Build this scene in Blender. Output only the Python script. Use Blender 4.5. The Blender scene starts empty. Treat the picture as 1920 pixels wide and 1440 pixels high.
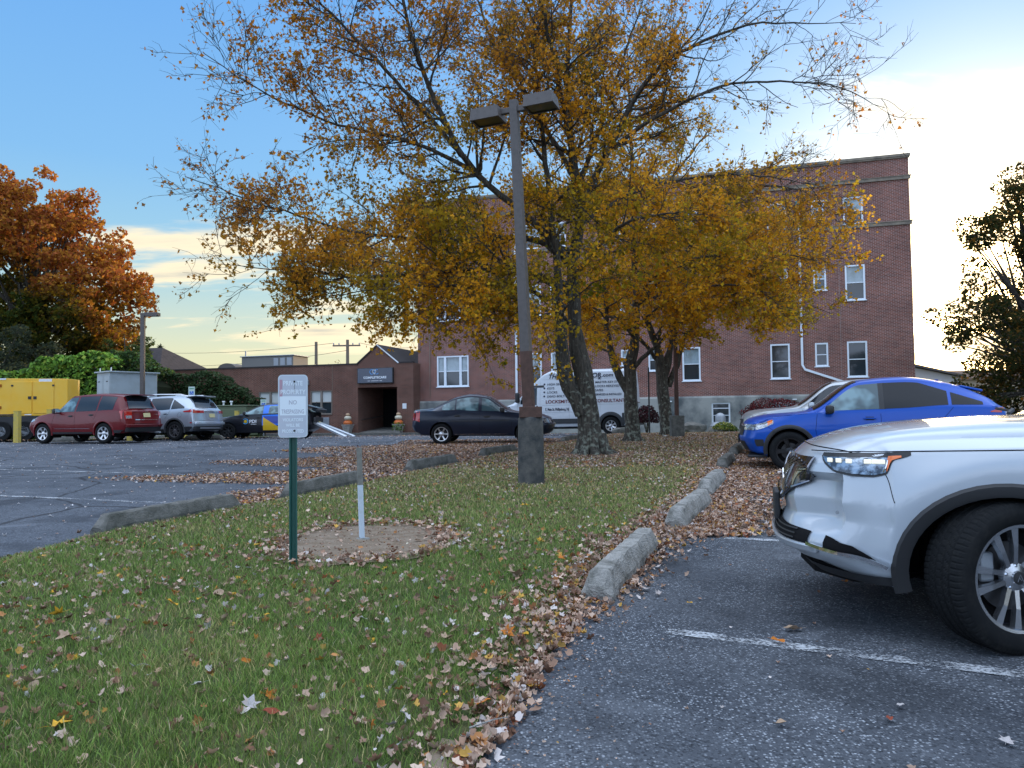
import bpy, bmesh, math, random
import numpy as np
from mathutils import Vector, Matrix
from mathutils.geometry import delaunay_2d_cdt
SC=bpy.context.scene; COL=SC.collection; PI=math.pi; R=math.radians
random.seed(7); RNG=np.random.default_rng(11)
# ------------------------------------------------------------------ camera
EYE=1.3; FPX=1443.0; PITCH=math.atan(58/1443); ROLL=0.012
_cp,_sp=math.cos(PITCH),math.sin(PITCH); _cr,_sr=math.cos(ROLL),math.sin(ROLL)
CF=Vector((0,_cp,_sp)); CR=Vector((_cr,_sr*_sp,-_sr*_cp)); CU=Vector((_sr,-_cr*_sp,_cr*_cp))
CR=Vector((_cr,0,0))-_sr*Vector((0,-_sp,_cp)); CU=_cr*Vector((0,-_sp,_cp))+_sr*Vector((1,0,0))
cam=bpy.data.cameras.new('camera'); co=bpy.data.objects.new('camera',cam); COL.objects.link(co)
M=Matrix((CR,CU,-CF)).transposed().to_4x4(); M.translation=Vector((0,0,EYE)); co.matrix_world=M
cam.sensor_width=36; cam.lens=FPX/1920*36; cam.clip_start=.05; cam.clip_end=5000
SC.camera=co
# ------------------------------------------------------------------ light
SUN_EL=R(7.0); SUN_AZ=R(31)      # azimuth clockwise from +Y
SUND=Vector((math.sin(SUN_AZ)*math.cos(SUN_EL),math.cos(SUN_AZ)*math.cos(SUN_EL),math.sin(SUN_EL)))
sl=bpy.data.lights.new('sun','SUN'); sl.energy=2.0; sl.angle=R(1.5); sl.color=(1,.72,.42)
so=bpy.data.objects.new('sun',sl); COL.objects.link(so); so.rotation_euler=(-SUND).to_track_quat('-Z','Y').to_euler()
SC.view_settings.view_transform='Standard'; SC.view_settings.look='None'; SC.view_settings.exposure=1.05; SC.view_settings.gamma=1
SC.view_settings.use_curve_mapping=False
W=bpy.data.worlds.new('World'); SC.world=W; W.use_nodes=True
def world():
    nt=W.node_tree; nt.nodes.clear(); L=nt.links
    def nd(t,**k):
        n=nt.nodes.new(t)
        for a,b in k.items(): setattr(n,a,b)
        return n
    def put(s,v):
        if isinstance(v,(int,float)): s.default_value=v
        elif isinstance(v,tuple): s.default_value=v
        else: L.new(v,s)
    def m(op,*a):
        n=nd('ShaderNodeMath',operation=op)
        for i,v in enumerate(a): put(n.inputs[i],v)
        return n.outputs[0]
    def ss(v,a,b):
        n=nd('ShaderNodeMapRange',interpolation_type='SMOOTHERSTEP'); put(n.inputs[0],v); n.inputs[1].default_value=a; n.inputs[2].default_value=b
        return n.outputs[0]
    def mix(f,a,b,t='MIX'):
        n=nd('ShaderNodeMix',data_type='RGBA',blend_type=t); put(n.inputs[0],f); put(n.inputs[6],a); put(n.inputs[7],b); return n.outputs[2]
    tc=nd('ShaderNodeTexCoord').outputs['Generated']
    sx=nd('ShaderNodeSeparateXYZ'); L.new(tc,sx.inputs[0]); X,Y,Z=sx.outputs
    zz=m('MAXIMUM',Z,0.0)
    sky=nd('ShaderNodeTexSky',sky_type='NISHITA'); sky.sun_disc=False; sky.sun_elevation=SUN_EL; sky.sun_rotation=SUN_AZ
    sky.altitude=0; sky.air_density=1.2; sky.dust_density=1.2; sky.ozone_density=2.5
    dot=nd('ShaderNodeVectorMath',operation='DOT_PRODUCT'); L.new(tc,dot.inputs[0]); dot.inputs[1].default_value=tuple(SUND)
    D=m('MAXIMUM',dot.outputs['Value'],0.0)
    # real-sky gradient mixed with the physical sky
    el=m('ARCSINE',zz)
    ramp=nd('ShaderNodeValToRGB'); put(ramp.inputs[0],m('DIVIDE',el,1.2))
    cr=ramp.color_ramp; cr.elements[0].position=0; cr.elements[0].color=(.50,.44,.25,1); cr.elements[1].position=1; cr.elements[1].color=(.07,.20,.48,1)
    for p,c in ((.07,(.41,.42,.30,1)),(.15,(.20,.35,.43,1)),(.25,(.125,.285,.49,1)),(.42,(.085,.235,.50,1))):
        e=cr.elements.new(p); e.color=c
    sk=mix(1.0,sky.outputs[0],(.1,.1,.1,1),'MULTIPLY')
    base=mix(.80,sk,ramp.outputs[0])
    # opposite the sunset the low sky is cooler, and brightened as added fill light
    back=ss(dot.outputs['Value'],.35,-.35)
    base=mix(m('MULTIPLY',back,ss(zz,.75,.0)),base,(.66,.80,1.06,1))
    # overhead sky above the view brightened as added fill light for the ground
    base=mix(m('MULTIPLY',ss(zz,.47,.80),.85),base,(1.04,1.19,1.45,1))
    # brighter towards the sun
    g1=m('POWER',D,9.0); g2=m('POWER',D,55.0); g3=m('POWER',D,220.0)
    base=mix(1.0,base,mix(m('MULTIPLY',g1,1.0),(0,0,0,1),(.09,.09,.07,1)),'ADD')
    base=mix(1.0,base,mix(g2,(0,0,0,1),(.75,.56,.28,1)),'ADD')
    base=mix(1.0,base,mix(g3,(0,0,0,1),(9.,6.0,2.4,1)),'ADD')
    # clouds on a plane overhead
    inv=m('DIVIDE',1.0,m('ADD',zz,.10))
    cv=nd('ShaderNodeCombineXYZ'); put(cv.inputs[0],m('MULTIPLY',m('MULTIPLY',X,inv),1.0)); put(cv.inputs[1],m('MULTIPLY',m('MULTIPLY',Y,inv),2.1)); cv.inputs[2].default_value=.5
    mp=nd('ShaderNodeMapping'); L.new(cv.outputs[0],mp.inputs[0]); mp.inputs['Rotation'].default_value=(0,0,R(-14)); mp.inputs['Location'].default_value=(3.05,1.7,0)
    n1=nd('ShaderNodeTexNoise',noise_dimensions='3D'); L.new(mp.outputs[0],n1.inputs['Vector']); n1.inputs['Scale'].default_value=.62; n1.inputs['Detail'].default_value=7; n1.inputs['Roughness'].default_value=.56; n1.inputs['Distortion'].default_value=.25
    cover=m('ADD',m('MULTIPLY',g1,.085),m('SUBTRACT',n1.outputs[0],m('MULTIPLY',m('MULTIPLY',ss(zz,.20,.40),m('SUBTRACT',1.0,g1)),.20)))
    mask=m('MULTIPLY',ss(cover,.53,.64),.88)
    thick=ss(cover,.60,.78)
    ccol=mix(g1,mix(back,(.58,.49,.33,1),(.70,.80,.98,1)),(.80,.71,.55,1)); cdark=mix(g1,(.27,.27,.25,1),(.44,.38,.28,1))
    ccol=mix(thick,ccol,cdark)
    ccol=mix(ss(zz,.35,.75),ccol,(.98,1.08,1.30,1))
    fin=mix(mask,base,ccol)
    below=ss(Z,-.04,-.002); fin=mix(below,(.16,.16,.15,1),fin)
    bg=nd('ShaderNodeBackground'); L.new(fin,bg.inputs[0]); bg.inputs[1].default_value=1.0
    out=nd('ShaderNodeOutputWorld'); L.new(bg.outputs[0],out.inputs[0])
world()
# ------------------------------------------------------------------ helpers
def ray(px,py): return CF+((px-960)/FPX)*CR-((py-720)/FPX)*CU
def sstep(t): t=np.clip(t,0,1); return t*t*(3-2*t)
def gz(x,y):
    x=np.asarray(x,float); y=np.asarray(y,float)
    t=np.clip(y,-30,60)
    z=np.where(t<22,.0208*t,np.where(t<28,.4576+.0208*(t-22)-.0208*(t-22)**2/12, .52-.0178*(t-28)))
    z=np.where(y>60,.52-.0178*32,z)
    return z-.17*sstep((y-28)/11)*sstep((x-4.5)/4)
def gz1(x,y): return float(gz(x,y))
def hit(px,py):
    d=ray(px,py); y=10.; x=0.
    for _ in range(60):
        s=(gz1(x,y)-EYE)/d.z; x=s*d.x; y=.5*y+.5*s*d.y
    return Vector((x,y,gz1(x,y)))
def at(px,py,Y):
    d=ray(px,py); s=Y/d.y; return Vector((s*d.x,Y,EYE+s*d.z))
def mat(name,col,rough=.6,metal=0,coat=0,noise=None,bump=None,spec=.5,trans=0,emit=None,alpha=None):
    """noise=(scale,color2,lo,hi[,detail]); bump=(scale,strength)"""
    m=bpy.data.materials.new(name); m.use_nodes=True; nt=m.node_tree; b=nt.nodes['Principled BSDF']
    c=tuple(col)+(1,) if len(col)==3 else col
    b.inputs['Base Color'].default_value=c; b.inputs['Roughness'].default_value=rough; b.inputs['Metallic'].default_value=metal
    b.inputs['Coat Weight'].default_value=coat; b.inputs['Coat Roughness'].default_value=.03; b.inputs['Specular IOR Level'].default_value=spec if rough<.6 else spec*.25
    if emit: b.inputs['Emission Color'].default_value=tuple(emit[:3])+(1,); b.inputs['Emission Strength'].default_value=emit[3]
    if noise or bump:
        tc=nt.nodes.new('ShaderNodeTexCoord')
    if noise:
        n=nt.nodes.new('ShaderNodeTexNoise'); n.inputs['Scale'].default_value=noise[0]; n.inputs['Detail'].default_value=noise[4] if len(noise)>4 else 6; n.inputs['Roughness'].default_value=.62
        nt.links.new(tc.outputs['Object'],n.inputs['Vector'])
        r=nt.nodes.new('ShaderNodeMapRange'); r.inputs[1].default_value=noise[2]; r.inputs[2].default_value=noise[3]; nt.links.new(n.outputs[0],r.inputs[0])
        x=nt.nodes.new('ShaderNodeMix'); x.data_type='RGBA'; x.inputs[6].default_value=c; x.inputs[7].default_value=tuple(noise[1])+(1,)
        nt.links.new(r.outputs[0],x.inputs[0]); nt.links.new(x.outputs[2],b.inputs['Base Color'])
    if bump:
        n=nt.nodes.new('ShaderNodeTexNoise'); n.inputs['Scale'].default_value=bump[0]; n.inputs['Detail'].default_value=5
        nt.links.new(tc.outputs['Object'],n.inputs['Vector'])
        bp=nt.nodes.new('ShaderNodeBump'); bp.inputs['Strength'].default_value=bump[1]; bp.inputs['Distance'].default_value=.02
        nt.links.new(n.outputs[0],bp.inputs['Height']); nt.links.new(bp.outputs[0],b.inputs['Normal'])
    return m
def tag(o,label=None,cat=None,group=None,kind=None):
    for k,v in (('label',label),('category',cat),('group',group),('kind',kind)):
        if v: o[k]=v
    return o
def empty(name,loc=(0,0,0),rz=0,parent=None):
    o=bpy.data.objects.new(name,None); COL.objects.link(o); o.location=loc; o.rotation_euler=(0,0,rz); o.empty_display_size=.2
    if parent: o.parent=parent
    return o
def addobj(name,me,m=None,parent=None):
    o=bpy.data.objects.new(name,me); COL.objects.link(o)
    if m is not None and not me.materials: me.materials.append(m)
    if parent: o.parent=parent
    return o
def npmesh(name,V,Fc,smooth=False,cols=None,counts=None):
    """V (n,3); Fc (m,k) int array or list of arrays"""
    me=bpy.data.meshes.new(name); V=np.asarray(V,np.float32)
    if isinstance(Fc,list):
        loops=np.concatenate([f.ravel() for f in Fc]); cnt=np.concatenate([np.full(len(f),f.shape[1]) for f in Fc])
    else: loops=Fc.ravel(); cnt=np.full(len(Fc),Fc.shape[1])
    st=np.concatenate([[0],np.cumsum(cnt)[:-1]])
    me.vertices.add(len(V)); me.vertices.foreach_set('co',V.ravel())
    me.loops.add(len(loops)); me.loops.foreach_set('vertex_index',loops.astype(np.int32))
    me.polygons.add(len(cnt)); me.polygons.foreach_set('loop_start',st.astype(np.int32)); me.polygons.foreach_set('loop_total',cnt.astype(np.int32))
    if smooth: me.polygons.foreach_set('use_smooth',np.ones(len(cnt),bool))
    me.update(calc_edges=True)
    if cols is not None:
        a=me.color_attributes.new('col','FLOAT_COLOR','POINT'); c=np.ones((len(V),4),np.float32); c[:,:3]=cols; a.data.foreach_set('color',c.ravel())
    return me
class MB:
    def __init__(s): s.v=[]; s.f=[]
    def add(s,V,Fc):
        o=len(s.v); s.v+= [tuple(p) for p in V]; s.f+=[tuple(i+o for i in f) for f in Fc]; return s
    def box(s,c,d,rz=0,mtx=None,bev=0):
        x,y,z=[k/2 for k in d]
        V=[Vector((a*x,b*y,e*z)) for a in (-1,1) for b in (-1,1) for e in (-1,1)]
        Q=Matrix.Rotation(rz,3,'Z') if mtx is None else mtx
        V=[Q@v+Vector(c) for v in V]
        return s.add(V,[(0,1,3,2),(4,6,7,5),(0,4,5,1),(2,3,7,6),(0,2,6,4),(1,5,7,3)])
    def rbox(s,c,d,r=.01,rz=0,mtx=None):
        # chamfered box
        x,y,z=[k/2 for k in d]; r=min(r,x*.9,y*.9,z*.9); V=[];Q=Matrix.Rotation(rz,3,'Z') if mtx is None else mtx
        bm=bmesh.new(); bmesh.ops.create_cube(bm,size=1)
        for v in bm.verts: v.co=Vector((v.co.x*d[0],v.co.y*d[1],v.co.z*d[2]))
        bmesh.ops.bevel(bm,geom=bm.edges[:],offset=r,segments=2,profile=.5,affect='EDGES')
        V=[Q@v.co+Vector(c) for v in bm.verts]; Fc=[[v.index for v in f.verts] for f in bm.faces]; bm.free()
        return s.add(V,Fc)
    def tube(s,pts,rs,n=8,cap=True):
        pts=[Vector(p) for p in pts]; 
        if not hasattr(rs,'__len__'): rs=[rs]*len(pts)
        V=[];Fc=[]; up=None
        for i,p in enumerate(pts):
            t=(pts[min(i+1,len(pts)-1)]-pts[max(i-1,0)]).normalized()
            if up is None: up=Vector((0,0,1)) if abs(t.z)<.9 else Vector((1,0,0))
            a=t.cross(up).normalized(); b=a.cross(t).normalized(); up=b
            for k in range(n):
                th=2*PI*k/n+PI/n; V.append(p+rs[i]*(math.cos(th)*a+math.sin(th)*b))
        for i in range(len(pts)-1):
            for k in range(n):
                Fc.append((i*n+k,i*n+(k+1)%n,(i+1)*n+(k+1)%n,(i+1)*n+k))
        if cap: Fc.append(tuple(range(n))[::-1]); Fc.append(tuple((len(pts)-1)*n+k for k in range(n)))
        return s.add(V,Fc)
    def lathe(s,prof,n=24,c=(0,0,0),axis='Z',cap=True):
        V=[];Fc=[]
        for r,h in prof:
            for k in range(n):
                a=2*PI*k/n; p=(r*math.cos(a),r*math.sin(a),h)
                if axis=='Y': p=(p[0],h,p[1])
                if axis=='X': p=(h,p[0],p[1])
                V.append((p[0]+c[0],p[1]+c[1],p[2]+c[2]))
        for i in range(len(prof)-1):
            for k in range(n): Fc.append((i*n+k,i*n+(k+1)%n,(i+1)*n+(k+1)%n,(i+1)*n+k))
        if cap: Fc.append(tuple(range(n))[::-1]); Fc.append(tuple((len(prof)-1)*n+k for k in range(n)))
        return s.add(V,Fc)
    def prism(s,poly,z0,z1,mtx=None):
        """poly in XY extruded in Z then transformed"""
        n=len(poly); V=[Vector((p[0],p[1],z)) for z in (z0,z1) for p in poly]
        if mtx is not None: V=[mtx@v for v in V]
        return s.add(V,[tuple(range(n))[::-1],tuple(range(n,2*n))]+[(i,(i+1)%n,n+(i+1)%n,n+i) for i in range(n)])
    def build(s,name,m,parent=None,smooth=False,bevel=0):
        me=bpy.data.meshes.new(name); me.from_pydata(s.v,[],s.f); me.materials.append(m)
        bm=bmesh.new(); bm.from_mesh(me); bmesh.ops.recalc_face_normals(bm,faces=bm.faces[:])
        if bevel:
            bmesh.ops.bevel(bm,geom=[e for e in bm.edges if e.calc_face_angle(0)>.6],offset=bevel,segments=2,profile=.5,affect='EDGES')
        if smooth:
            for f in bm.faces: f.smooth=True
            for e in bm.edges:
                if e.calc_face_angle(0)>.7: e.smooth=False
        bm.to_mesh(me); bm.free()
        return addobj(name,me,None,parent)
RX=Matrix.Rotation(PI/2,3,'X')
def text(name,s,size,m,parent,mtx,align='LEFT',ext=.002,sx=1.0,shear=0,bold=0.0):
    c=bpy.data.curves.new(name,'FONT'); c.body=s; c.size=size; c.extrude=ext; c.align_x=align; c.align_y='BOTTOM_BASELINE'; c.shear=shear; c.offset=bold; c.resolution_u=3
    t=bpy.data.objects.new(name,c); COL.objects.link(t)
    me=bpy.data.meshes.new_from_object(t.evaluated_get(bpy.context.evaluated_depsgraph_get())); bpy.data.objects.remove(t); bpy.data.curves.remove(c)
    me.name=name; me.materials.clear(); me.materials.append(m)
    S=Matrix.Diagonal((sx,1,1,1)); me.transform(mtx@S)
    return addobj(name,me,None,parent)
def vnoise(x,y,seed=0):
    xi=np.floor(x).astype(np.int64); yi=np.floor(y).astype(np.int64); fx=x-xi; fy=y-yi
    def h(a,b):
        n=(a*374761393+b*668265263+seed*974634777)&0xffffffff; n=((n^(n>>13))*1274126177)&0xffffffff; return ((n^(n>>16))&0xffff)/65535.
    fx=fx*fx*(3-2*fx); fy=fy*fy*(3-2*fy)
    return (h(xi,yi)*(1-fx)+h(xi+1,yi)*fx)*(1-fy)+(h(xi,yi+1)*(1-fx)+h(xi+1,yi+1)*fx)*fy
def inpoly(x,y,P):
    r=np.zeros(len(x),bool); n=len(P); j=n-1
    for i in range(n):
        xi,yi=P[i]; xj,yj=P[j]
        c=((yi>y)!=(yj>y))&(x<(xj-xi)*(y-yi)/(yj-yi+1e-12)+xi); r^=c; j=i
    return r
def sheet(name,P,m,dz,step=.8,extra=None,parent=None,zf=None):
    """triangulated polygon draped on the terrain"""
    B=[]
    for i in range(len(P)):
        a=np.array(P[i],float); b=np.array(P[(i+1)%len(P)],float); n=max(1,int(np.hypot(*(b-a))/step)); B+= [tuple(a+(b-a)*k/n) for k in range(n)]
    xs=[p[0] for p in P]; ys=[p[1] for p in P]
    X,Y=np.meshgrid(np.arange(min(xs),max(xs),step),np.arange(min(ys),max(ys),step)); X=X.ravel()+.01; Y=Y.ravel()+.01
    k=inpoly(X,Y,P); X=X[k];Y=Y[k]
    pts=[Vector(p) for p in B]+[Vector((float(a),float(b))) for a,b in zip(X,Y)]
    E=[(i,(i+1)%len(B)) for i in range(len(B))]
    v,e,f,_,_,_=delaunay_2d_cdt(pts,E,[],1,1e-4)
    xy=np.array([(p.x,p.y) for p in v]); z=gz(xy[:,0],xy[:,1])+dz
    if zf is not None: z=z+zf(xy[:,0],xy[:,1])
    me=bpy.data.meshes.new(name); me.from_pydata(np.c_[xy,z].tolist(),[],[tuple(t) for t in f]); 
    bm=bmesh.new(); bm.from_mesh(me)
    for q in bm.faces:
        q.smooth=True
        if q.normal.z<0: q.normal_flip()
    bm.to_mesh(me); bm.free()
    return addobj(name,me,m,parent)
def attrmat(name,rough=.8,trans=.0,spec=.08,var=.0,bright=1.0):
    m=bpy.data.materials.new(name); m.use_nodes=True; nt=m.node_tree; b=nt.nodes['Principled BSDF']; L=nt.links
    a=nt.nodes.new('ShaderNodeAttribute'); a.attribute_name='col'
    src=a.outputs['Color']
    b.inputs['Roughness'].default_value=rough; b.inputs['Specular IOR Level'].default_value=spec
    L.new(src,b.inputs['Base Color'])
    if trans:
        t=nt.nodes.new('ShaderNodeBsdfTranslucent'); mx=nt.nodes.new('ShaderNodeMixShader'); mx.inputs[0].default_value=trans
        L.new(src,t.inputs[0]); L.new(b.outputs[0],mx.inputs[1]); L.new(t.outputs[0],mx.inputs[2]); L.new(mx.outputs[0],nt.nodes['Material Output'].inputs[0])
    return m
def scatter_leaves(P,N,size,cols,tmpl=None,curlr=(.2,1.8)):
    """P (n,3) centres, N (n,3) leaf normals, size (n,), cols (n,3) -> V,F,C. 6-point folded leaf"""
    n=len(P); N=N/np.linalg.norm(N,axis=1,keepdims=True)
    r=RNG.normal(size=(n,3)); A=np.cross(N,r); A/=np.linalg.norm(A,axis=1,keepdims=True); B=np.cross(N,A)
    if tmpl is None: tmpl=(np.array([(0,-.5,0),(.42,-.05,.10),(0,.55,0),(-.42,-.05,.10)]),[(0,1,2),(0,2,3)])
    T,Fc=tmpl; T=np.asarray(T); Fc=np.asarray(Fc)
    curl=RNG.uniform(curlr[0],curlr[1],n)
    V=(P[:,None,:]+size[:,None,None]*(T[None,:,0,None]*A[:,None,:]+T[None,:,1,None]*B[:,None,:]+(T[None,:,2]*curl[:,None])[:,:,None]*N[:,None,:]))
    F_=(np.arange(n)*len(T))[:,None,None]+Fc[None]
    return V.reshape(-1,3),F_.reshape(-1,3),np.repeat(cols,len(T),axis=0)
LEAF6=(np.array([(0,-.5,0),(.36,-.25,.12),(.34,.2,.16),(0,.6,.02),(-.34,.2,.16),(-.36,-.25,.12),(0,0,0)]),[(0,1,6),(1,2,6),(2,3,6),(3,4,6),(4,5,6),(5,0,6)])
def mixcols(n,pal,w=None,jit=.18):
    pal=np.array(pal,float); i=RNG.choice(len(pal),n,p=None if w is None else np.array(w)/sum(w)); return np.clip(pal[i]*(1+RNG.normal(0,jit,(n,1))),.004,.9)
# common materials
M_conc=mat('concrete',(.33,.32,.295),.9,noise=(9,(.13,.13,.115),.40,.68,9),bump=(70,1.0))
M_white=mat('white_paint',(.72,.75,.78),.45,noise=(30,(.6,.62,.64),.5,.8))
M_black=mat('black_plastic',(.018,.019,.021),.55,bump=(300,.05))
M_dark=mat('dark_void',(.008,.008,.009),.9)
M_rubber=mat('tyre_rubber',(.013,.014,.015),.7,spec=.35,noise=(20,(.024,.024,.023),.5,.8))
M_chrome=mat('chrome',(.75,.76,.78),.08,metal=1)
M_alu=mat('aluminium',(.62,.64,.66),.28,metal=.9)
M_glass=mat('car_glass',(.010,.018,.026),.02,spec=.5)
M_glass_dark=mat('tinted_glass',(.006,.009,.013),.03,spec=.30)
M_glass_front=mat('painted_reflection_glass',(.045,.085,.10),.04,spec=.5,noise=(2.6,(.16,.27,.30),.46,.60,2))  # pale blotches painted into the glass colour imitate reflections
M_red=mat('red_lens',(.45,.012,.012),.12,coat=1)
M_amber=mat('amber_lens',(.8,.16,.01),.15,coat=1)
M_lens=mat('clear_lens',(.42,.46,.5),.08,metal=.35,coat=1,noise=(40,(.12,.13,.15),.45,.6))
M_plate=mat('licence_plate',(.62,.55,.28),.5)
M_steel=mat('grey_steel',(.32,.35,.38),.45,metal=.3)
# ------------------------------------------------------------------ ground, roads, lawn
def asphalt_mat(name,c0,c1,speck,cracks,sc=1.0):
    m=bpy.data.materials.new(name); m.use_nodes=True; nt=m.node_tree; L=nt.links; b=nt.nodes['Principled BSDF']
    tc=nt.nodes.new('ShaderNodeTexCoord').outputs['Object']
    def noise(s,d=5,r=.6):
        n=nt.nodes.new('ShaderNodeTexNoise'); n.inputs['Scale'].default_value=s; n.inputs['Detail'].default_value=d; n.inputs['Roughness'].default_value=r; L.new(tc,n.inputs['Vector']); return n.outputs[0]
    def mr(v,a,c,x=0,y=1):
        n=nt.nodes.new('ShaderNodeMapRange'); n.inputs[1].default_value=a; n.inputs[2].default_value=c; n.inputs[3].default_value=x; n.inputs[4].default_value=y; L.new(v,n.inputs[0]); return n.outputs[0]
    def mix(f,a,c,t='MIX'):
        n=nt.nodes.new('ShaderNodeMix'); n.data_type='RGBA'; n.blend_type=t
        for i,v in ((0,f),(6,a),(7,c)):
            if hasattr(v,'links') : L.new(v,n.inputs[i])
            else: n.inputs[i].default_value=v if not isinstance(v,tuple) else (tuple(v)+(1,) if len(v)==3 else v)
        return n.outputs[2]
    base=mix(mr(noise(.55,6,.65),.35,.68),c0,c1)
    base=mix(mr(noise(7,4),.45,.75,0,.35),base,tuple(k*.55 for k in c0))
    v=nt.nodes.new('ShaderNodeTexVoronoi'); v.inputs['Scale'].default_value=88*sc; L.new(tc,v.inputs['Vector'])
    # some stones pale: cell colour threshold
    sp=nt.nodes.new('ShaderNodeSeparateColor'); L.new(v.outputs['Color'],sp.inputs[0])
    st=mr(sp.outputs[0],.60,.95); edge=mr(v.outputs['Distance'],.35,.62,1,0)
    mm=nt.nodes.new('ShaderNodeMath'); mm.operation='MULTIPLY'; L.new(st,mm.inputs[0]); L.new(edge,mm.inputs[1])
    m2=nt.nodes.new('ShaderNodeMath'); m2.operation='MULTIPLY'; L.new(mm.outputs[0],m2.inputs[0]); L.new(mr(noise(1.3,3),.3,.7,.15*speck,1.0*speck),m2.inputs[1])
    base=mix(m2.outputs[0],base,(.42,.45,.49))
    dk=mr(sp.outputs[1],.6,1,0,.7)
    base=mix(dk,base,tuple(k*.35 for k in c0))
    base=mix(mr(noise(.9,2,.4),.56,.66,0,.55),base,tuple(k*.45 for k in c0))
    base=mix(mr(noise(1.7,3,.5),.60,.74,0,.40),base,tuple(k*1.5 for k in c1))
    if cracks:
        vc=nt.nodes.new('ShaderNodeTexVoronoi'); vc.feature='DISTANCE_TO_EDGE'; vc.inputs['Scale'].default_value=.32; 
        nn=nt.nodes.new('ShaderNodeTexNoise'); nn.inputs['Scale'].default_value=1.6; nn.inputs['Detail'].default_value=6; L.new(tc,nn.inputs['Vector'])
        ad=nt.nodes.new('ShaderNodeMix'); ad.data_type='VECTOR'; ad.inputs[0].default_value=.22; L.new(tc,ad.inputs[4]); L.new(nn.outputs['Color'],ad.inputs[5]); L.new(ad.outputs[1],vc.inputs['Vector'])
        base=mix(mr(vc.outputs['Distance'],.002,.010,.75,0),base,(.02,.02,.022))
    L.new(base,b.inputs['Base Color']); b.inputs['Roughness'].default_value=.82; b.inputs['Specular IOR Level'].default_value=.10
    bp=nt.nodes.new('ShaderNodeBump'); bp.inputs['Strength'].default_value=.8; bp.inputs['Distance'].default_value=.006; L.new(v.outputs['Distance'],bp.inputs['Height']); L.new(bp.outputs[0],b.inputs['Normal'])
    return m
M_asph=asphalt_mat('asphalt_worn',(.050,.057,.068),(.112,.122,.136),1.0,False)
M_asph2=asphalt_mat('asphalt_old',(.075,.085,.102),(.12,.132,.152),.45,True,.8)
M_soil=mat('bare_soil',(.17,.125,.085),.95,noise=(9,(.26,.21,.16),.35,.7),bump=(45,.9))
M_turf=mat('turf_base',(.045,.07,.022),.95,noise=(4,(.12,.11,.05),.4,.7),bump=(80,.6))
M_far=mat('far_grass',(.07,.09,.035),.95,noise=(.4,(.12,.11,.06),.4,.7))
# lot direction
LA=R(19.6)
LAWN=[(-5.2,-4),(-4.75,4.5),(-4.32,6.7),(-4.12,7.9),(-3.35,9.8),(-2.95,10.6),(-2.35,12.3),(-1.8,14.1),(-1.0,15.9),(-.55,17.9),(.25,19.3),(1.35,22.6),(2.3,25.4),(3.6,28.6),(6.2,30.6),(7.6,35),(8.6,41.5),(20.5,38.6),(21.,33.),(12.5,29.5),(9.4,28.2),(8.1,25.2),(6.55,21.2),(5.1,17.6),(3.9,14.2),(2.55,10.3),(1.6,7.7),(1.0,6.6),(.45,5.0),(.2,4.1),(-.12,2.9),(-.45,1.6),(-1.2,-4)]
def edge_dist(x,y,P=None):
    P=P or LAWN; x=np.asarray(x,float).ravel(); y=np.asarray(y,float).ravel(); d=np.full(len(x),9.)
    for i in range(len(P)):
        ax,ay=P[i]; bx,by=P[(i+1)%len(P)]; vx,vy=bx-ax,by-ay; t=np.clip(((x-ax)*vx+(y-ay)*vy)/(vx*vx+vy*vy),0,1); d=np.minimum(d,np.hypot(x-ax-t*vx,y-ay-t*vy))
    return d
def dome(x,y):
    s=np.shape(x); return .035*sstep((np.asarray(y,float)+4)/4)-(.052*(1-sstep(edge_dist(x,y)/.30))).reshape(s)
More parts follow.
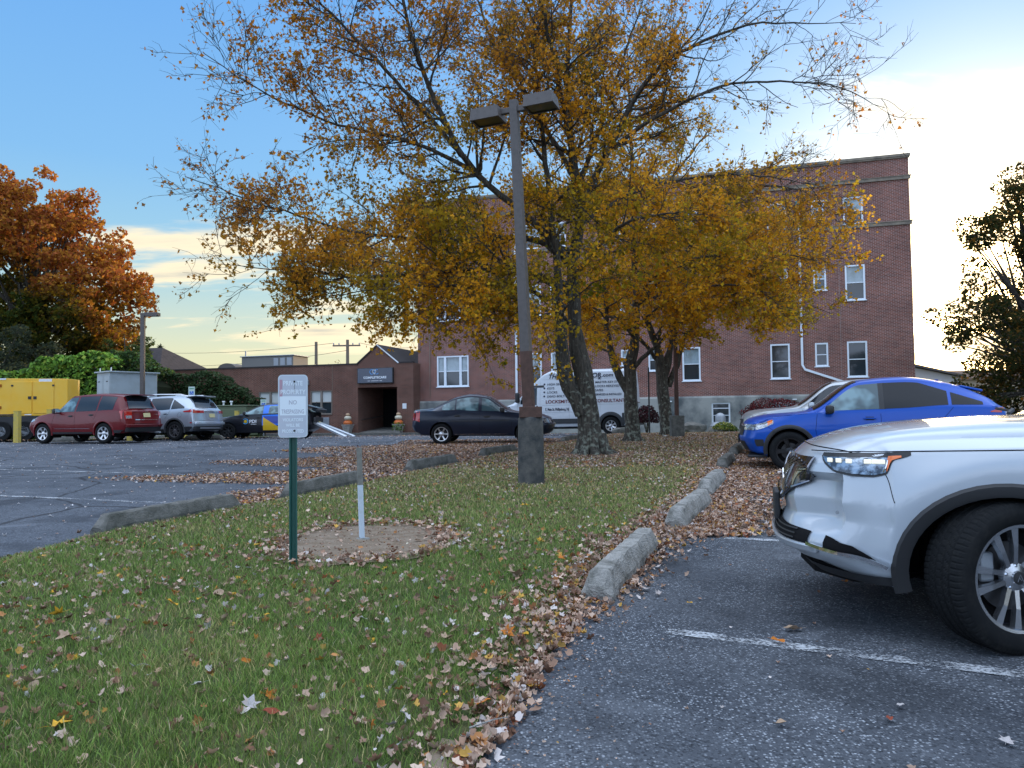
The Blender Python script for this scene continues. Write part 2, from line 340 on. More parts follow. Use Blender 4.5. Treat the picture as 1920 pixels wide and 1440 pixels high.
def build_ground():
    # near terrain grid + far skirt, one sheet
    xs=np.concatenate([[-3000,-1200,-500,-200,-90],np.arange(-50,50.1,2.0),[90,200,500,1200,3000]]); ys=np.concatenate([[-400,-100,-30],np.arange(-12,62,2.0),[90,200,600,1500,3500]])
    X,Y=np.meshgrid(xs,ys); Z=gz(X,Y)-.06; n=len(xs); V=np.c_[X.ravel(),Y.ravel(),Z.ravel()]
    i=np.arange((len(ys)-1)*n).reshape(-1,n)[:,:-1].ravel(); Fc=np.c_[i,i+1,i+n+1,i+n]
    tag(addobj('ground',npmesh('ground',V,Fc,True),M_far),kind='structure')
    tag(sheet('parking_lot',[(-40,-10),(24,-10),(24,30),(14,29.5),(11,29.5),(6,31),(6.8,37.5),(5.5,42.5),(-2,44.4),(-14.5,48.2),(-22,40),(-40,40)],M_asph2,-.02,1.6),kind='structure')
    tag(sheet('parking_lot',[(-.75,-8),(-.4,1.5),(-.05,2.9),(.4,4.4),(1.1,6.6),(2.6,10.3),(5.2,17.6),(8.1,25.2),(9.5,28.2),(12,29.4),(24,29.4),(24,-8)],M_asph,-.012,.9),kind='structure')
    tag(sheet('lawn',LAWN,M_turf,.0,.17,zf=dome),kind='structure')
    # strip of grass behind the left bays
    tag(sheet('lawn',[(-34,29.6),(-15.5,31.6),(-10.2,36.0),(-16,44),(-34,40)],M_turf,.05,1.5),kind='structure')
    # worn dirt ring round the little post
    c=(-1.34,6.95); P=[(c[0]+math.cos(a)*.84*(1+.10*math.sin(3*a+1)+.05*math.sin(7*a)),c[1]+math.sin(a)*1.08*(1+.07*math.cos(2*a)+.05*math.sin(6*a))) for a in np.linspace(0,2*PI,40,endpoint=False)]
    tag(sheet('bare_soil_patch',P,M_soil,.008,.12,zf=lambda x,y: dome(x,y)+.008*vnoise(x*9,y*9)),kind='structure')
    P=[(-.80,1.2),(-.62,1.9),(-.55,2.3),(-.38,2.6),(-.28,2.95),(-.12,2.95),(-.24,2.4),(-.36,2.0),(-.45,1.2)]
    tag(sheet('bare_soil_patch',P,M_soil,.008,.1,zf=lambda x,y: dome(x,y)+.008*vnoise(x*9,y*9)),kind='structure')
    P=[(.95,16.2),(2.5,16.0),(2.9,17.8),(1.9,19.0),(.9,18.3)]
    tag(sheet('bare_soil_patch',P,M_soil,.008,.3,zf=dome),kind='structure')
build_ground()
# painted lines
def paint_mat():
    m=mat('worn_line_paint',(.42,.44,.46),.8); nt=m.node_tree; L=nt.links; b=nt.nodes['Principled BSDF']
    tc=nt.nodes.new('ShaderNodeTexCoord'); n=nt.nodes.new('ShaderNodeTexNoise'); n.inputs['Scale'].default_value=55; n.inputs['Detail'].default_value=4; L.new(tc.outputs['Object'],n.inputs['Vector'])
    n2=nt.nodes.new('ShaderNodeTexNoise'); n2.inputs['Scale'].default_value=4; L.new(tc.outputs['Object'],n2.inputs['Vector'])
    a=nt.nodes.new('ShaderNodeMath'); a.operation='ADD'; L.new(n.outputs[0],a.inputs[0]); L.new(n2.outputs[0],a.inputs[1])
    r=nt.nodes.new('ShaderNodeMapRange'); r.inputs[1].default_value=.80; r.inputs[2].default_value=1.10; L.new(a.outputs[0],r.inputs[0])
    t=nt.nodes.new('ShaderNodeBsdfTransparent'); mx=nt.nodes.new('ShaderNodeMixShader'); L.new(r.outputs[0],mx.inputs[0]); L.new(t.outputs[0],mx.inputs[2]); L.new(b.outputs[0],mx.inputs[1]); L.new(mx.outputs[0],nt.nodes['Material Output'].inputs[0])
    return m
M_paint=paint_mat()
def line(a,b,w=.10,dz=-.006):
    a=Vector(a);b=Vector(b); d=(b-a).normalized(); n=Vector((-d.y,d.x))*w/2; k=max(2,int((b-a).length/.5)); V=[];Fc=[]
    for i in range(k+1):
        p=a+(b-a)*i/k
        for q in (p-n,p+n): V.append((q.x,q.y,gz1(q.x,q.y)+dz))
    for i in range(k): Fc.append((2*i,2*i+2,2*i+3,2*i+1))
    tag(addobj('painted_line',npmesh('painted_line',np.array(V),np.array(Fc)),M_paint),kind='structure')
DL=Vector((math.cos(LA),-math.sin(LA)))   # along the bays, to the right
for k in range(5):
    p=Vector((.82,4.31))+Vector((.98,2.90))*k
    if k==0: line((.85,4.36),(3.4,3.12),.11)
    else: line(p+DL*.15,p+DL*5.0,.10)
line((-12.,12.85),(-4.35,10.12),.11,-.014); line((-12.,16.3),(-5.3,13.95),.10,-.014); line((-4.,20.9),(-1.2,19.9),.1,-.014)
line((-7.4,32.2),(-3.6,33.2),.1,-.014)
# wheel stops: six-foot concrete bars
def stop(a,b,label,h=.15,w=.20,tone=0,tilt=0):
    a=Vector(a);b=Vector(b); L_=(b-a).length; ang=math.atan2((b-a).y,(b-a).x)
    o=MB(); n=14; x0,x1=-L_/2,L_/2; V=[];Fc=[]
    st=[(x0,.35),(x0+.015,.5),(x0+.11,.98)]+[(x0+.11+(L_-.22)*i/n,1) for i in range(1,n)]+[(x1-.11,.98),(x1-.015,.5),(x1,.35)]
    for x,k in st:
        j=lambda: random.uniform(-.006,.006)
        hh=h*k; ww=w/2
        ring=[(-ww,0),(-ww*.98,hh*.35),(-ww*.62,hh-.015),(-ww*.48,hh),(ww*.48,hh),(ww*.62,hh-.015),(ww*.98,hh*.35),(ww,0)]
        V+=[(x+j(),y+j(),z+(j() if z else 0)-.03*(z==0)) for y,z in ring]
    for i in range(len(st)-1):
        for q in range(7): Fc.append((i*8+q,i*8+q+1,i*8+8+q+1,i*8+8+q))
    Fc.append(tuple(range(8))[::-1]); Fc.append(tuple(range(len(V)-8,len(V)))); o.add(V,Fc)
    c=(a+b)/2; q=o.build('wheel_stop',[M_conc,M_conc_d][tone]); q.location=(c.x,c.y,gz1(c.x,c.y)+.0)
    dzx=(gz1(b.x,b.y)-gz1(a.x,a.y))/L_; q.rotation_euler=(tilt,-math.atan(dzx),ang)
    return tag(q,label,'wheel stop','concrete wheel stops along the lawn edges')
M_conc_d=mat('old_concrete',(.17,.165,.15),.92,noise=(7,(.07,.072,.062),.35,.7),bump=(55,.6))
stop((-4.16,7.72),(-3.42,9.52),'weathered concrete wheel stop nearest the viewer on the left lot edge',.19,tone=1)
stop((-3.05,10.35),(-2.42,12.3),'dark concrete wheel stop behind the white wooden stub post',.20,tone=1)
stop((-1.93,14.15),(-1.2,15.85),'lone concrete wheel stop lying among brown leaves left of the lamp',.19,tone=1)
stop((-.72,17.6),(.05,19.2),'concrete wheel stop just left of the concrete lamp base',.18,tone=1)
stop((1.45,22.6),(2.15,24.3),'wheel stop partly hidden behind the thick maple trunk',.17,tone=1)
stop((.53,5.02),(1.17,6.82),'pale concrete wheel stop closest to the white car',.17,.22)
stop((1.60,7.7),(2.32,9.45),'grey wheel stop heaped with brown leaves, second along the right edge',.19,.22)
stop((2.52,10.2),(3.2,12.0),'third wheel stop along the right lawn edge, end to end with the second',.19,.22)
stop((3.75,13.9),(4.4,15.6),'wheel stop in front of the blue car bumper',.18,.22,1)
stop((4.85,17.0),(5.5,18.7),'farthest wheel stop at the right lawn edge, before the silver car',.18,.22,1)
stop((-17.8,29.2),(-16.0,28.7),'mossy wheel stop beside the yellow bollard at far left',.19,.2,1)
stop((-13.0,30.6),(-11.3,30.1),'low wheel stop in the shade beneath the parked suvs',.17,.2,1)
# ------------------------------------------------------------------ buildings
BA=R(17)
def brick_mat(name,c1,c2,mo,w=.215,h=.0677):
    m=bpy.data.materials.new(name); m.use_nodes=True; nt=m.node_tree; L=nt.links; b=nt.nodes['Principled BSDF']
    tc=nt.nodes.new('ShaderNodeTexCoord'); s=nt.nodes.new('ShaderNodeSeparateXYZ'); L.new(tc.outputs['Object'],s.inputs[0])
    a=nt.nodes.new('ShaderNodeMath'); L.new(s.outputs[0],a.inputs[0]); L.new(s.outputs[1],a.inputs[1])
    c=nt.nodes.new('ShaderNodeCombineXYZ'); L.new(a.outputs[0],c.inputs[0]); L.new(s.outputs[2],c.inputs[1])
    br=nt.nodes.new('ShaderNodeTexBrick'); L.new(c.outputs[0],br.inputs['Vector']); br.inputs['Scale'].default_value=1
    br.inputs['Brick Width'].default_value=w; br.inputs['Row Height'].default_value=h; br.inputs['Mortar Size'].default_value=.0075; br.inputs['Mortar Smooth'].default_value=.15; br.inputs['Bias'].default_value=-.15
    br.inputs['Color1'].default_value=c1+(1,); br.inputs['Color2'].default_value=c2+(1,); br.inputs['Mortar'].default_value=mo+(1,)
    n=nt.nodes.new('ShaderNodeTexNoise'); n.inputs['Scale'].default_value=.5; n.inputs['Detail'].default_value=8; n.inputs['Roughness'].default_value=.7; L.new(tc.outputs['Object'],n.inputs['Vector'])
    r=nt.nodes.new('ShaderNodeMapRange'); r.inputs[1].default_value=.3; r.inputs[2].default_value=.72; r.inputs[3].default_value=.72; r.inputs[4].default_value=1.25; L.new(n.outputs[0],r.inputs[0])
    x=nt.nodes.new('ShaderNodeVectorMath'); x.operation='SCALE'; L.new(br.outputs[0],x.inputs[0]); L.new(r.outputs[0],x.inputs['Scale']); L.new(x.outputs[0],b.inputs['Base Color'])
    b.inputs['Roughness'].default_value=.9; b.inputs['Specular IOR Level'].default_value=.05
    bp=nt.nodes.new('ShaderNodeBump'); bp.invert=True; bp.inputs['Strength'].default_value=.6; bp.inputs['Distance'].default_value=.01; L.new(br.outputs['Fac'],bp.inputs['Height']); L.new(bp.outputs[0],b.inputs['Normal'])
    return m
M_brick=brick_mat('red_brick',(.235,.085,.060),(.128,.056,.046),(.46,.37,.34))
M_brick2=brick_mat('brown_brick',(.155,.066,.048),(.095,.046,.036),(.30,.22,.18))
M_stone=mat('limestone_trim',(.27,.23,.18),.85,noise=(3,(.15,.13,.11),.4,.7))
M_found=mat('stained_foundation',(.34,.345,.32),.9,noise=(.55,(.10,.115,.12),.42,.62,9),bump=(20,.3))
M_vinyl=mat('white_vinyl',(.74,.80,.86),.4)
M_pane_lo=mat('dark_pane',(.025,.035,.042),.05,spec=.8)
M_pane_up=mat('curtain_sky_pane',(.30,.38,.42),.06,spec=.8,noise=(1.5,(.20,.25,.26),.4,.6))  # pale colour stands for curtains and a painted-in sky reflection
M_blind=mat('window_blind',(.55,.58,.56),.7)
M_bronze=mat('bronze_frame',(.20,.17,.14),.5)
M_roof=mat('dark_roofing',(.05,.045,.045),.9)
def grid_wall(mb,x0,x1,z0,z1,holes,y=0,rev=.11,maxstep=None):
    xs=sorted({x0,x1}|{h[k] for h in holes for k in (0,1)}); zs=sorted({z0,z1}|{h[k] for h in holes for k in (2,3)})
    xs=[a for a in xs if x0<=a<=x1]; zs=[a for a in zs if z0<=a<=z1]
    for i in range(len(xs)-1):
        for j in range(len(zs)-1):
            cx,cz=(xs[i]+xs[i+1])/2,(zs[j]+zs[j+1])/2
            if any(h[0]<cx<h[1] and h[2]<cz<h[3] for h in holes): continue
            mb.add([(xs[i],y,zs[j]),(xs[i+1],y,zs[j]),(xs[i+1],y,zs[j+1]),(xs[i],y,zs[j+1])],[(0,1,2,3)])
    for h in holes:
        a,b,c,d=h[:4]; r=h[4] if len(h)>4 else rev
        mb.add([(a,y,c),(b,y,c),(b,y,d),(a,y,d),(a,y+r,c),(b,y+r,c),(b,y+r,d),(a,y+r,d)],[(0,4,5,1),(1,5,6,2),(2,6,7,3),(3,7,4,0)])
WPROTO={}
def window(parent,x0,x1,z0,z1,y=0,lights=1,upper=M_pane_up,fw=.085,fm=None,split=.5,name='window',slats=0):
    """double-hung window: frame part with sash and pane sub-parts"""
    fm=fm or M_vinyl; w,h=round(x1-x0,2),round(z1-z0,2); key=(w,h,lights,upper.name,fm.name,split,slats)
    if key in WPROTO:
        p=WPROTO[key]; o=p.copy(); COL.objects.link(o); o.parent=parent; o.location=(x0,y,z0)
        for c in p.children:
            q=c.copy(); COL.objects.link(q); q.parent=o
        return o
    f=MB(); t=.10; f.box((w/2,t/2-.035,fw/2),(w-.004,t,fw)); f.box((w/2,t/2-.035,h-fw/2),(w-.004,t,fw))
    for x in (fw/2,w-fw/2): f.box((x,t/2-.036,h/2),(fw,t-.004,h-2*fw-.001))
    f.box((w/2,-.05,-.02),(w+.10,.13,.045))
    iw=(w-2*fw)
    if lights==1: cells=[(fw,w-fw)]
    elif lights==2: f.box((w/2,.015,h/2),(.12,.09,h-2*fw)); cells=[(fw,w/2-.06),(w/2+.06,w-fw)]
    else:
        a=fw+iw*.235; b=w-a
        for x in (a,b): f.box((x,.012,h/2),(.15,.09,h-2*fw))
        cells=[(fw,a-.075),(a+.075,b-.075),(b+.075,w-fw)]
    o=f.build(name,fm,parent); o.location=(x0,y,z0); WPROTO[key]=o
    s=MB(); mid=fw+(h-2*fw)*split
    for a,b in cells:
        s.box(((a+b)/2,.035,mid),(b-a-.002,.05,.045))
        for k in range(slats): s.box(((a+b)/2,.03,fw+(h-2*fw)*(.22+.30*k)),(b-a-.004,.03,.035))
    s.build('sash',fm,o)
    for a,b in cells:
        q=MB(); q.add([(a,.062,mid),(b,.062,mid),(b,.062,h-fw),(a,.062,h-fw)],[(0,1,2,3)]); q.build('pane',upper,o)
        q=MB(); q.add([(a,.055,fw),(b,.055,fw),(b,.055,mid),(a,.055,mid)],[(0,1,2,3)]); q.build('pane',M_pane_lo,o)
    return o
def hospital():
    b=empty('brick_building',(-5.72,46.9,0),-BA)
    tag(b,'three storey red brick building with white sash windows behind the yellow maples','building')
    L=27.33; T=14.44
    cols=[(1.24,3.28,3),(6.82,7.80,1),(8.36,9.34,1),(12.42,13.27,1),(13.95,14.53,0),(15.80,16.77,1),(20.40,21.38,1),(22.63,23.27,0),(24.18,25.14,1)]
    holes=[];wins=[]
    for f,(zl,zh) in enumerate(((3.04,4.90),(7.03,8.88),(11.0,12.45))):
        for a,c,k in cols:
            zl2,zh2=(zl+.6,zh-.02) if k==0 else ((zl+.95,zh) if (a==12.42 and f==0) else (zl,zh))
            if f==2 and k==0: zl2=zl+.40
            holes.append((a,c,zl2,zh2)); wins.append((a,c,zl2,zh2,max(k,1)))
    m=MB(); grid_wall(m,0,L,2.2,T-.14,holes)
    m.add([(0,0,2.2),(0,15,2.2),(0,15,T-.14),(0,0,T-.14),(L,0,2.2),(L,15,2.2),(L,15,T-.14),(L,0,T-.14)],[(0,3,2,1),(4,5,6,7),(1,2,6,5)])
    m.build('wall',M_brick,b)
    m=MB(); bh=[(17.30,18.28,.40,1.84),(20.44,21.40,.40,1.84),(9.5,10.4,.7,1.84)]; grid_wall(m,-.06,L+.06,-1.,2.10,bh,y=-.06,rev=.17)
    m.add([(-.06,-.06,2.10),(L+.06,-.06,2.10),(L+.06,.0,2.2),(-.06,.0,2.2)],[(0,1,2,3)])
    m.add([(-.06,-.06,-1),(-.06,15,-1),(-.06,15,2.1),(-.06,-.06,2.1),(-.06,0,2.2),(L+.06,-.06,-1),(L+.06,15,-1),(L+.06,15,2.1),(L+.06,-.06,2.1)],[(0,3,2,1),(5,6,7,8)])
    m.build('foundation',M_found,b)
    m=MB(); m.box((L/2,-.035+.10,T-.07),(L+.16,.36,.13)); m.box((L/2,-.02,T-.17),(L+.10,.12,.08)); m.build('cornice',M_stone,b)
    m=MB(); m.box((L/2,7.6,T-.3),(L-.1,14.8,.1)); m.build('roof',M_roof,b)
    for z in (13.22,10.88):
        m=MB(); m.box((L/2,-.03,z),(L+.14,.10,.19)); m.box((L/2,-.045,z+.085),(L+.2,.13,.04)); m.build('stone_band',M_stone,b)
    rnd=random.Random(4)
    for a,c,zl,zh,k in wins:
        window(b,a,c,zl,zh,y=.04,lights=k,upper=M_pane_up if rnd.random()<.7 or zl>5 else M_pane_lo)
    window(b,17.30,18.28,.40,1.84,y=.03,upper=M_pane_lo,split=.82,slats=2); window(b,20.44,21.40,.40,1.84,y=.03,split=.6); window(b,9.5,10.4,.7,1.84,y=.03)
    def spout(pts,w=.13,nm='downspout'):
        q=MB(); q.tube(pts,w*.62,4); q.build(nm,M_vinyl,b)
    spout([(22.0,-.10,12.2),(21.98,-.10,3.75),(22.10,-.12,3.5),(24.9,-.14,2.45),(26.0,-.14,2.0)])
    q=MB(); q.rbox((22.0,-.13,12.3),(.30,.22,.26),.02); q.build('rain_head',mat('verdigris',(.16,.30,.27),.7),b)
    spout([(6.3,-.10,12.2),(6.3,-.10,.4)])
    q=MB(); q.tube([(.8,-.05,12.9),(.8,-.05,2.4)],.02,5); q.build('conduit',M_stone,b)
    q=MB(); q.tube([(23.9,-.02,12.6),(23.9,-.02,2.3)],.008,4); q.build('cable',mat('pale_cable',(.4,.36,.34),.7),b)
    for x in (15.1,21.55):
        q=MB(); q.rbox((x,-.14,1.93),(.22,.16,.07),.02); q.build('wall_light',M_white,b)
hospital()
M_door=mat('dark_door',(.03,.03,.032),.3)
def wing():
    b=empty('low_brick_wing',(-5.72-math.sin(BA)*1.0,46.9-math.cos(BA)*1.0,0),-BA)
    tag(b,'low brown brick building with gabled entrance and dark blue sign','building')
    X0,X1,T=-22.,.12,4.50
    holes=[(-3.56,-.94,.30,3.07,3.4),(-6.86,-5.36,1.5,2.95),(-10.6,-8.95,1.5,2.95),(-14.6,-13.0,1.5,2.95)]
    m=MB(); grid_wall(m,X0,X1,-.3,T,holes); m.add([(-3.56,0,T),(-.91,0,T),(-2.25,0,5.62)],[(0,1,2)]); m.add([(-3.56,.3,T),(-.91,.3,T),(-2.25,.3,5.62)],[(2,1,0)])
    m.add([(X1,0,-.3),(X1,9,-.3),(X1,9,T),(X1,0,T),(X0,0,-.3),(X0,9,-.3),(X0,9,T),(X0,0,T)],[(0,1,2,3),(7,6,5,4),(1,5,6,2)]); m.build('wall',M_brick2,b)
    m=MB(); m.box(((X0-3.56)/2-.02,.12,T+.035),(-3.56-X0-.06,.34,.08)); m.box((-.42,.12,T+.035),(1.05,.34,.08)); m.build('parapet_cap',M_roof,b)
    m=MB()
    for s,(xa,xb) in ((1,(-3.62,-2.25)),(-1,(-.85,-2.25))): m.add([(xa,-.06,T-.04),(xb,-.06,5.60),(xb,-.06,5.69),(xa-.06*s,-.06,T+.03),(xa,6,T-.04),(xb,6,5.60),(xb,6,5.69),(xa-.06*s,6,T+.03)],[(0,1,2,3),(4,7,6,5),(3,2,6,7),(0,4,5,1)])
    m.build('gable_roof',M_roof,b)
    m=MB(); m.add([(-.83,-.075,T-.02),(-2.25,-.075,5.62),(-2.25,-.075,5.70),(-.78,-.075,T+.05)],[(0,1,2,3)]); m.build('gable_trim',M_white,b)
    m=MB(); m.box(((X0+X1)/2,4.7,T-.25),(X1-X0-.1,8.6,.1)); m.build('roof',M_roof,b)
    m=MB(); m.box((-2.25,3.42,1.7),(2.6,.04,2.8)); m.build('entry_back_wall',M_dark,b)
    m=MB(); m.rbox((-1.9,3.36,1.4),(1.0,.05,2.1),.01); d=m.build('door',M_door,b); m=MB(); m.tube([(-2.3,3.30,1.2),(-2.3,3.30,1.6)],.02,6); m.build('door_handle',M_alu,d)
    m=MB(); m.add([(-3.55,.01,.335),(-.95,.01,.335),(-.95,3.4,.60),(-3.55,3.4,.60)],[(0,1,2,3)]); m.build('entry_ramp',M_conc,b)
    m=MB(); m.tube([(-3.44,.2,1.10),(-3.44,3.2,1.35)],.025,6); m.build('handrail',M_black,b)
    m=MB(); m.rbox((-.455,-.012,1.91),(.26,.02,.32),.004); m.build('notice',M_white,b)
    window(b,-6.86,-5.36,1.5,2.95,y=.05,lights=2,fm=M_bronze,upper=M_blind,fw=.05); window(b,-10.6,-8.95,1.5,2.95,y=.05,lights=2,fm=M_bronze,upper=M_blind,fw=.05); window(b,-14.6,-13.0,1.5,2.95,y=.05,lights=2,fm=M_bronze,upper=M_blind,fw=.05)
    m=MB(); m.rbox((-6.05,-.02,1.06),(1.02,.07,.44),.01); g=m.build('air_conditioner',M_steel,b)
    for k in range(6):
        q=MB(); q.box((-6.05,-.063,.90+.065*k),(.94,.02,.02)); q.build('louvre',M_steel,g)
    m=MB(); m.rbox((-7.22,-.10,3.47),(.55,.18,.32),.01); c=m.build('meter_box',M_steel,b)
    for x in (-7.38,-7.24,-7.05):
        q=MB(); q.tube([(x,-.08,3.31),(x,-.08,.3)],.028,6); q.build('conduit',M_alu,c)
    m=MB(); m.prism([(-.34,0),(.34,0),(.13,-.42),(-.13,-.42)],-.02,-.20,Matrix.Translation((-8.15,0,T+.02))@RX.to_4x4()); m.build('scupper',M_black,b)
    m=MB(); m.tube([(-5.30,-.012,1.55),(-5.30,-.012,T)],.010,4); m.build('cable',M_stone,b)
    m=MB(); m.tube([(-14.6,-.03,.4),(-14.6,-.03,T)],.03,6); m.build('downspout',M_bronze,b)
    # soldier course over the door
    for k in range(31):
        q=MB(); q.box((-3.50+k*.0845,-.006,3.18),(.070,.03,.19)); q.build('brick',M_brick2,b)
    # sign
    navy=mat('navy_sign',(.006,.022,.055),.25,coat=.6); s=MB(); s.rbox((-2.325,-.09,3.78),(2.39,.16,.94),.02); s=s.build('entrance_sign',M_black,None)
    s.location=b.location; s.rotation_euler=b.rotation_euler
    tag(s,'dark blue sign with white and blue lettering above the entrance','sign')
    q=MB(); q.rbox((-2.325,-.172,3.78),(2.30,.01,.86),.003); q.build('sign_face',navy,s)
    blue=mat('sign_blue',(.10,.35,.75),.5); wh=mat('sign_white',(.75,.8,.85),.5)
    text('lettering','COMPLETECARE',.185,wh,s,Matrix.Translation((-2.325,-.18,3.60))@RX.to_4x4(),'CENTER',sx=1.12,bold=.006)
    def arc(cx,cz,r,a0,a1,mt,nm,w=.02,n=14):
        q=MB(); q.tube([(cx+r*math.cos(a0+(a1-a0)*i/n),-.183,cz+r*math.sin(a0+(a1-a0)*i/n)) for i in range(n+1)],w,4); q.build(nm,mt,s)
    arc(-2.51,4.0,.14,R(50),R(330),blue,'logo_ring'); arc(-2.20,4.0,.14,R(50),R(330),blue,'logo_ring')
    q=MB(); q.tube([(-2.355,-.186,3.86),(-2.46,-.186,4.0),(-2.46,-.186,4.10),(-2.40,-.186,4.13),(-2.355,-.186,4.08),(-2.31,-.186,4.13),(-2.25,-.186,4.10),(-2.25,-.186,4.0),(-2.355,-.186,3.86)],.017,4); q.build('logo_heart',wh,s)
    for x,w in ((-2.72,.16),(-2.325,.5),(-1.93,.16)):
        q=MB(); q.box((x,-.180,3.46),(w,.006,.022)); q.build('sign_rule',wh,s)
    # rooftop plant
    u=empty('rooftop_unit',b.location,-BA); tag(u,'long grey air handling unit on the low roof, right of the domed vent','roof unit')
    m=MB(); m.rbox((-10.9,2.2,4.95),(3.9,1.8,.75),.03); m.build('cabinet',mat('faded_grey_metal',(.20,.20,.19),.6),u)
    m=MB(); m.rbox((-10.9,2.2,5.36),(4.1,1.95,.06),.02); m.build('cabinet_top',M_steel,u)
    for x in (-10.2,-9.7,-9.2):
        m=MB(); m.rbox((x,1.28,4.95),(.35,.04,.5),.01); m.build('access_panel',M_steel,u)
    u=empty('domed_vent',b.location,-BA); tag(u,'small domed vent on the low roof above the dark bushes','roof vent')
    m=MB(); V=[]; n=12
    for y in (1.2,2.4):
        for i in range(n+1): a=PI*i/n; V.append((-13.95+.72*math.cos(a),y,4.55+.42*math.sin(a)))
    m.add(V,[(i,i+1,n+2+i,n+1+i) for i in range(n)]+[tuple(range(n+1)),tuple(range(n+1,2*n+2))[::-1]]); m.build('hood',mat('weathered_vent',(.14,.13,.12),.6),u,smooth=True)
    m=MB(); m.rbox((-13.95,1.8,4.5),(1.5,1.25,.12),.02); m.build('curb',M_roof,u)
    p=MB(); p.tube([(-12.6,1.4,4.4),(-12.6,1.4,5.75)],.05,8); p=p.build('vent_pipe',M_steel); p.location=b.location; p.rotation_euler=(0,0,-BA); tag(p,'thin grey pipe rising from the low roof between dome and unit','pipe')
    # pavement with kerb
    wl=lambda x,y: Vector(b.location)+Vector((x*math.cos(BA)+y*math.sin(BA),-x*math.sin(BA)+y*math.cos(BA),0))
    P=[(x,y) for x,y in ((-9.5,-1.15),(1.3,-1.15),(1.3,.9),(.2,.9),(.2,-.01),(-9.5,-.01))]
    m=MB(); Q=[(p.x,p.y) for p in (wl(*q) for q in P)]; m.prism(Q,.0,.325); k=m.build('pavement',M_conc_d); tag(k,kind='structure')
    for x,lab,cut in ((-3.98,'grey stone planter with a stack of pumpkins, left of the entrance',0),(-.62,'stone planter with trailing green plant and pumpkins right of the entrance',1)):
        c=wl(x,-.5); t=empty('planter',(c.x,c.y,.325),-BA); tag(t,lab,'planter','planters beside the entrance')
        m=MB(); m.lathe([(.24,0),(.26,.04),(.25,.08),(.36,.42),(.40,.46),(.41,.52),(.33,.52),(.32,.44),(.02,.43)],4,cap=False); q=m.build('tub',mat('cast_stone',(.36,.34,.31),.9,noise=(9,(.2,.19,.17),.4,.7)),t); q.rotation_euler=(0,0,PI/4)
        def pump(z,r,mt,nm,parent,dx=0):
            V=[];F_=[];n=24;mm=10
            for i in range(mm+1):
                for j in range(n):
                    th=PI*i/mm; ph=2*PI*j/n; rr=r*math.sin(th)*(1+.07*abs(math.cos(ph*4))-.05); V.append((dx+rr*math.cos(ph),rr*math.sin(ph),z+r*.68*math.cos(th)))
            for i in range(mm):
                for j in range(n): F_.append((i*n+j,i*n+(j+1)%n,(i+1)*n+(j+1)%n,(i+1)*n+j))
            g=MB(); g.add(V,F_); return g.build(nm,mt,parent,smooth=True)
        for zz,r,c_,side in ((.60,.27,(.55,.13,.02),'orange pumpkin at the bottom of the stack'),(.90,.22,(.55,.50,.38),'cream pumpkin in the middle of the stack'),(1.11,.13,(.5,.33,.2),'small tan gourd on top of the stack')):
            pm=pump(0,r,mat('pumpkin_skin',c_,.5),'pumpkin',None); pm.location=(c.x,c.y,.325+zz); g=MB(); g.tube([(0,0,r*.6),(.02,0,r*.6+.06)],.015,5); g.build('stem',M_conc_d,pm)
            tag(pm,side+(' in the right planter' if cut else ' in the left planter'),'pumpkin','pumpkins in the entrance planters')
        if cut:
            n=160; P_=np.c_[RNG.normal(0,.16,n)+c.x,RNG.normal(0,.1,n)+c.y-.22,RNG.uniform(.15,.62,n)+.325]; V,F_,C=scatter_leaves(P_,RNG.normal(size=(n,3)),RNG.uniform(.06,.12,n),mixcols(n,[(.10,.20,.03),(.16,.25,.04)]))
            tag(addobj('trailing_plant',npmesh('trailing_plant',V,F_,cols=C),M_leafy),'trailing yellow green plant spilling over the right planter','plant')
    return wl
M_leafy=attrmat('leafy',.6,.35)
WL=wing()
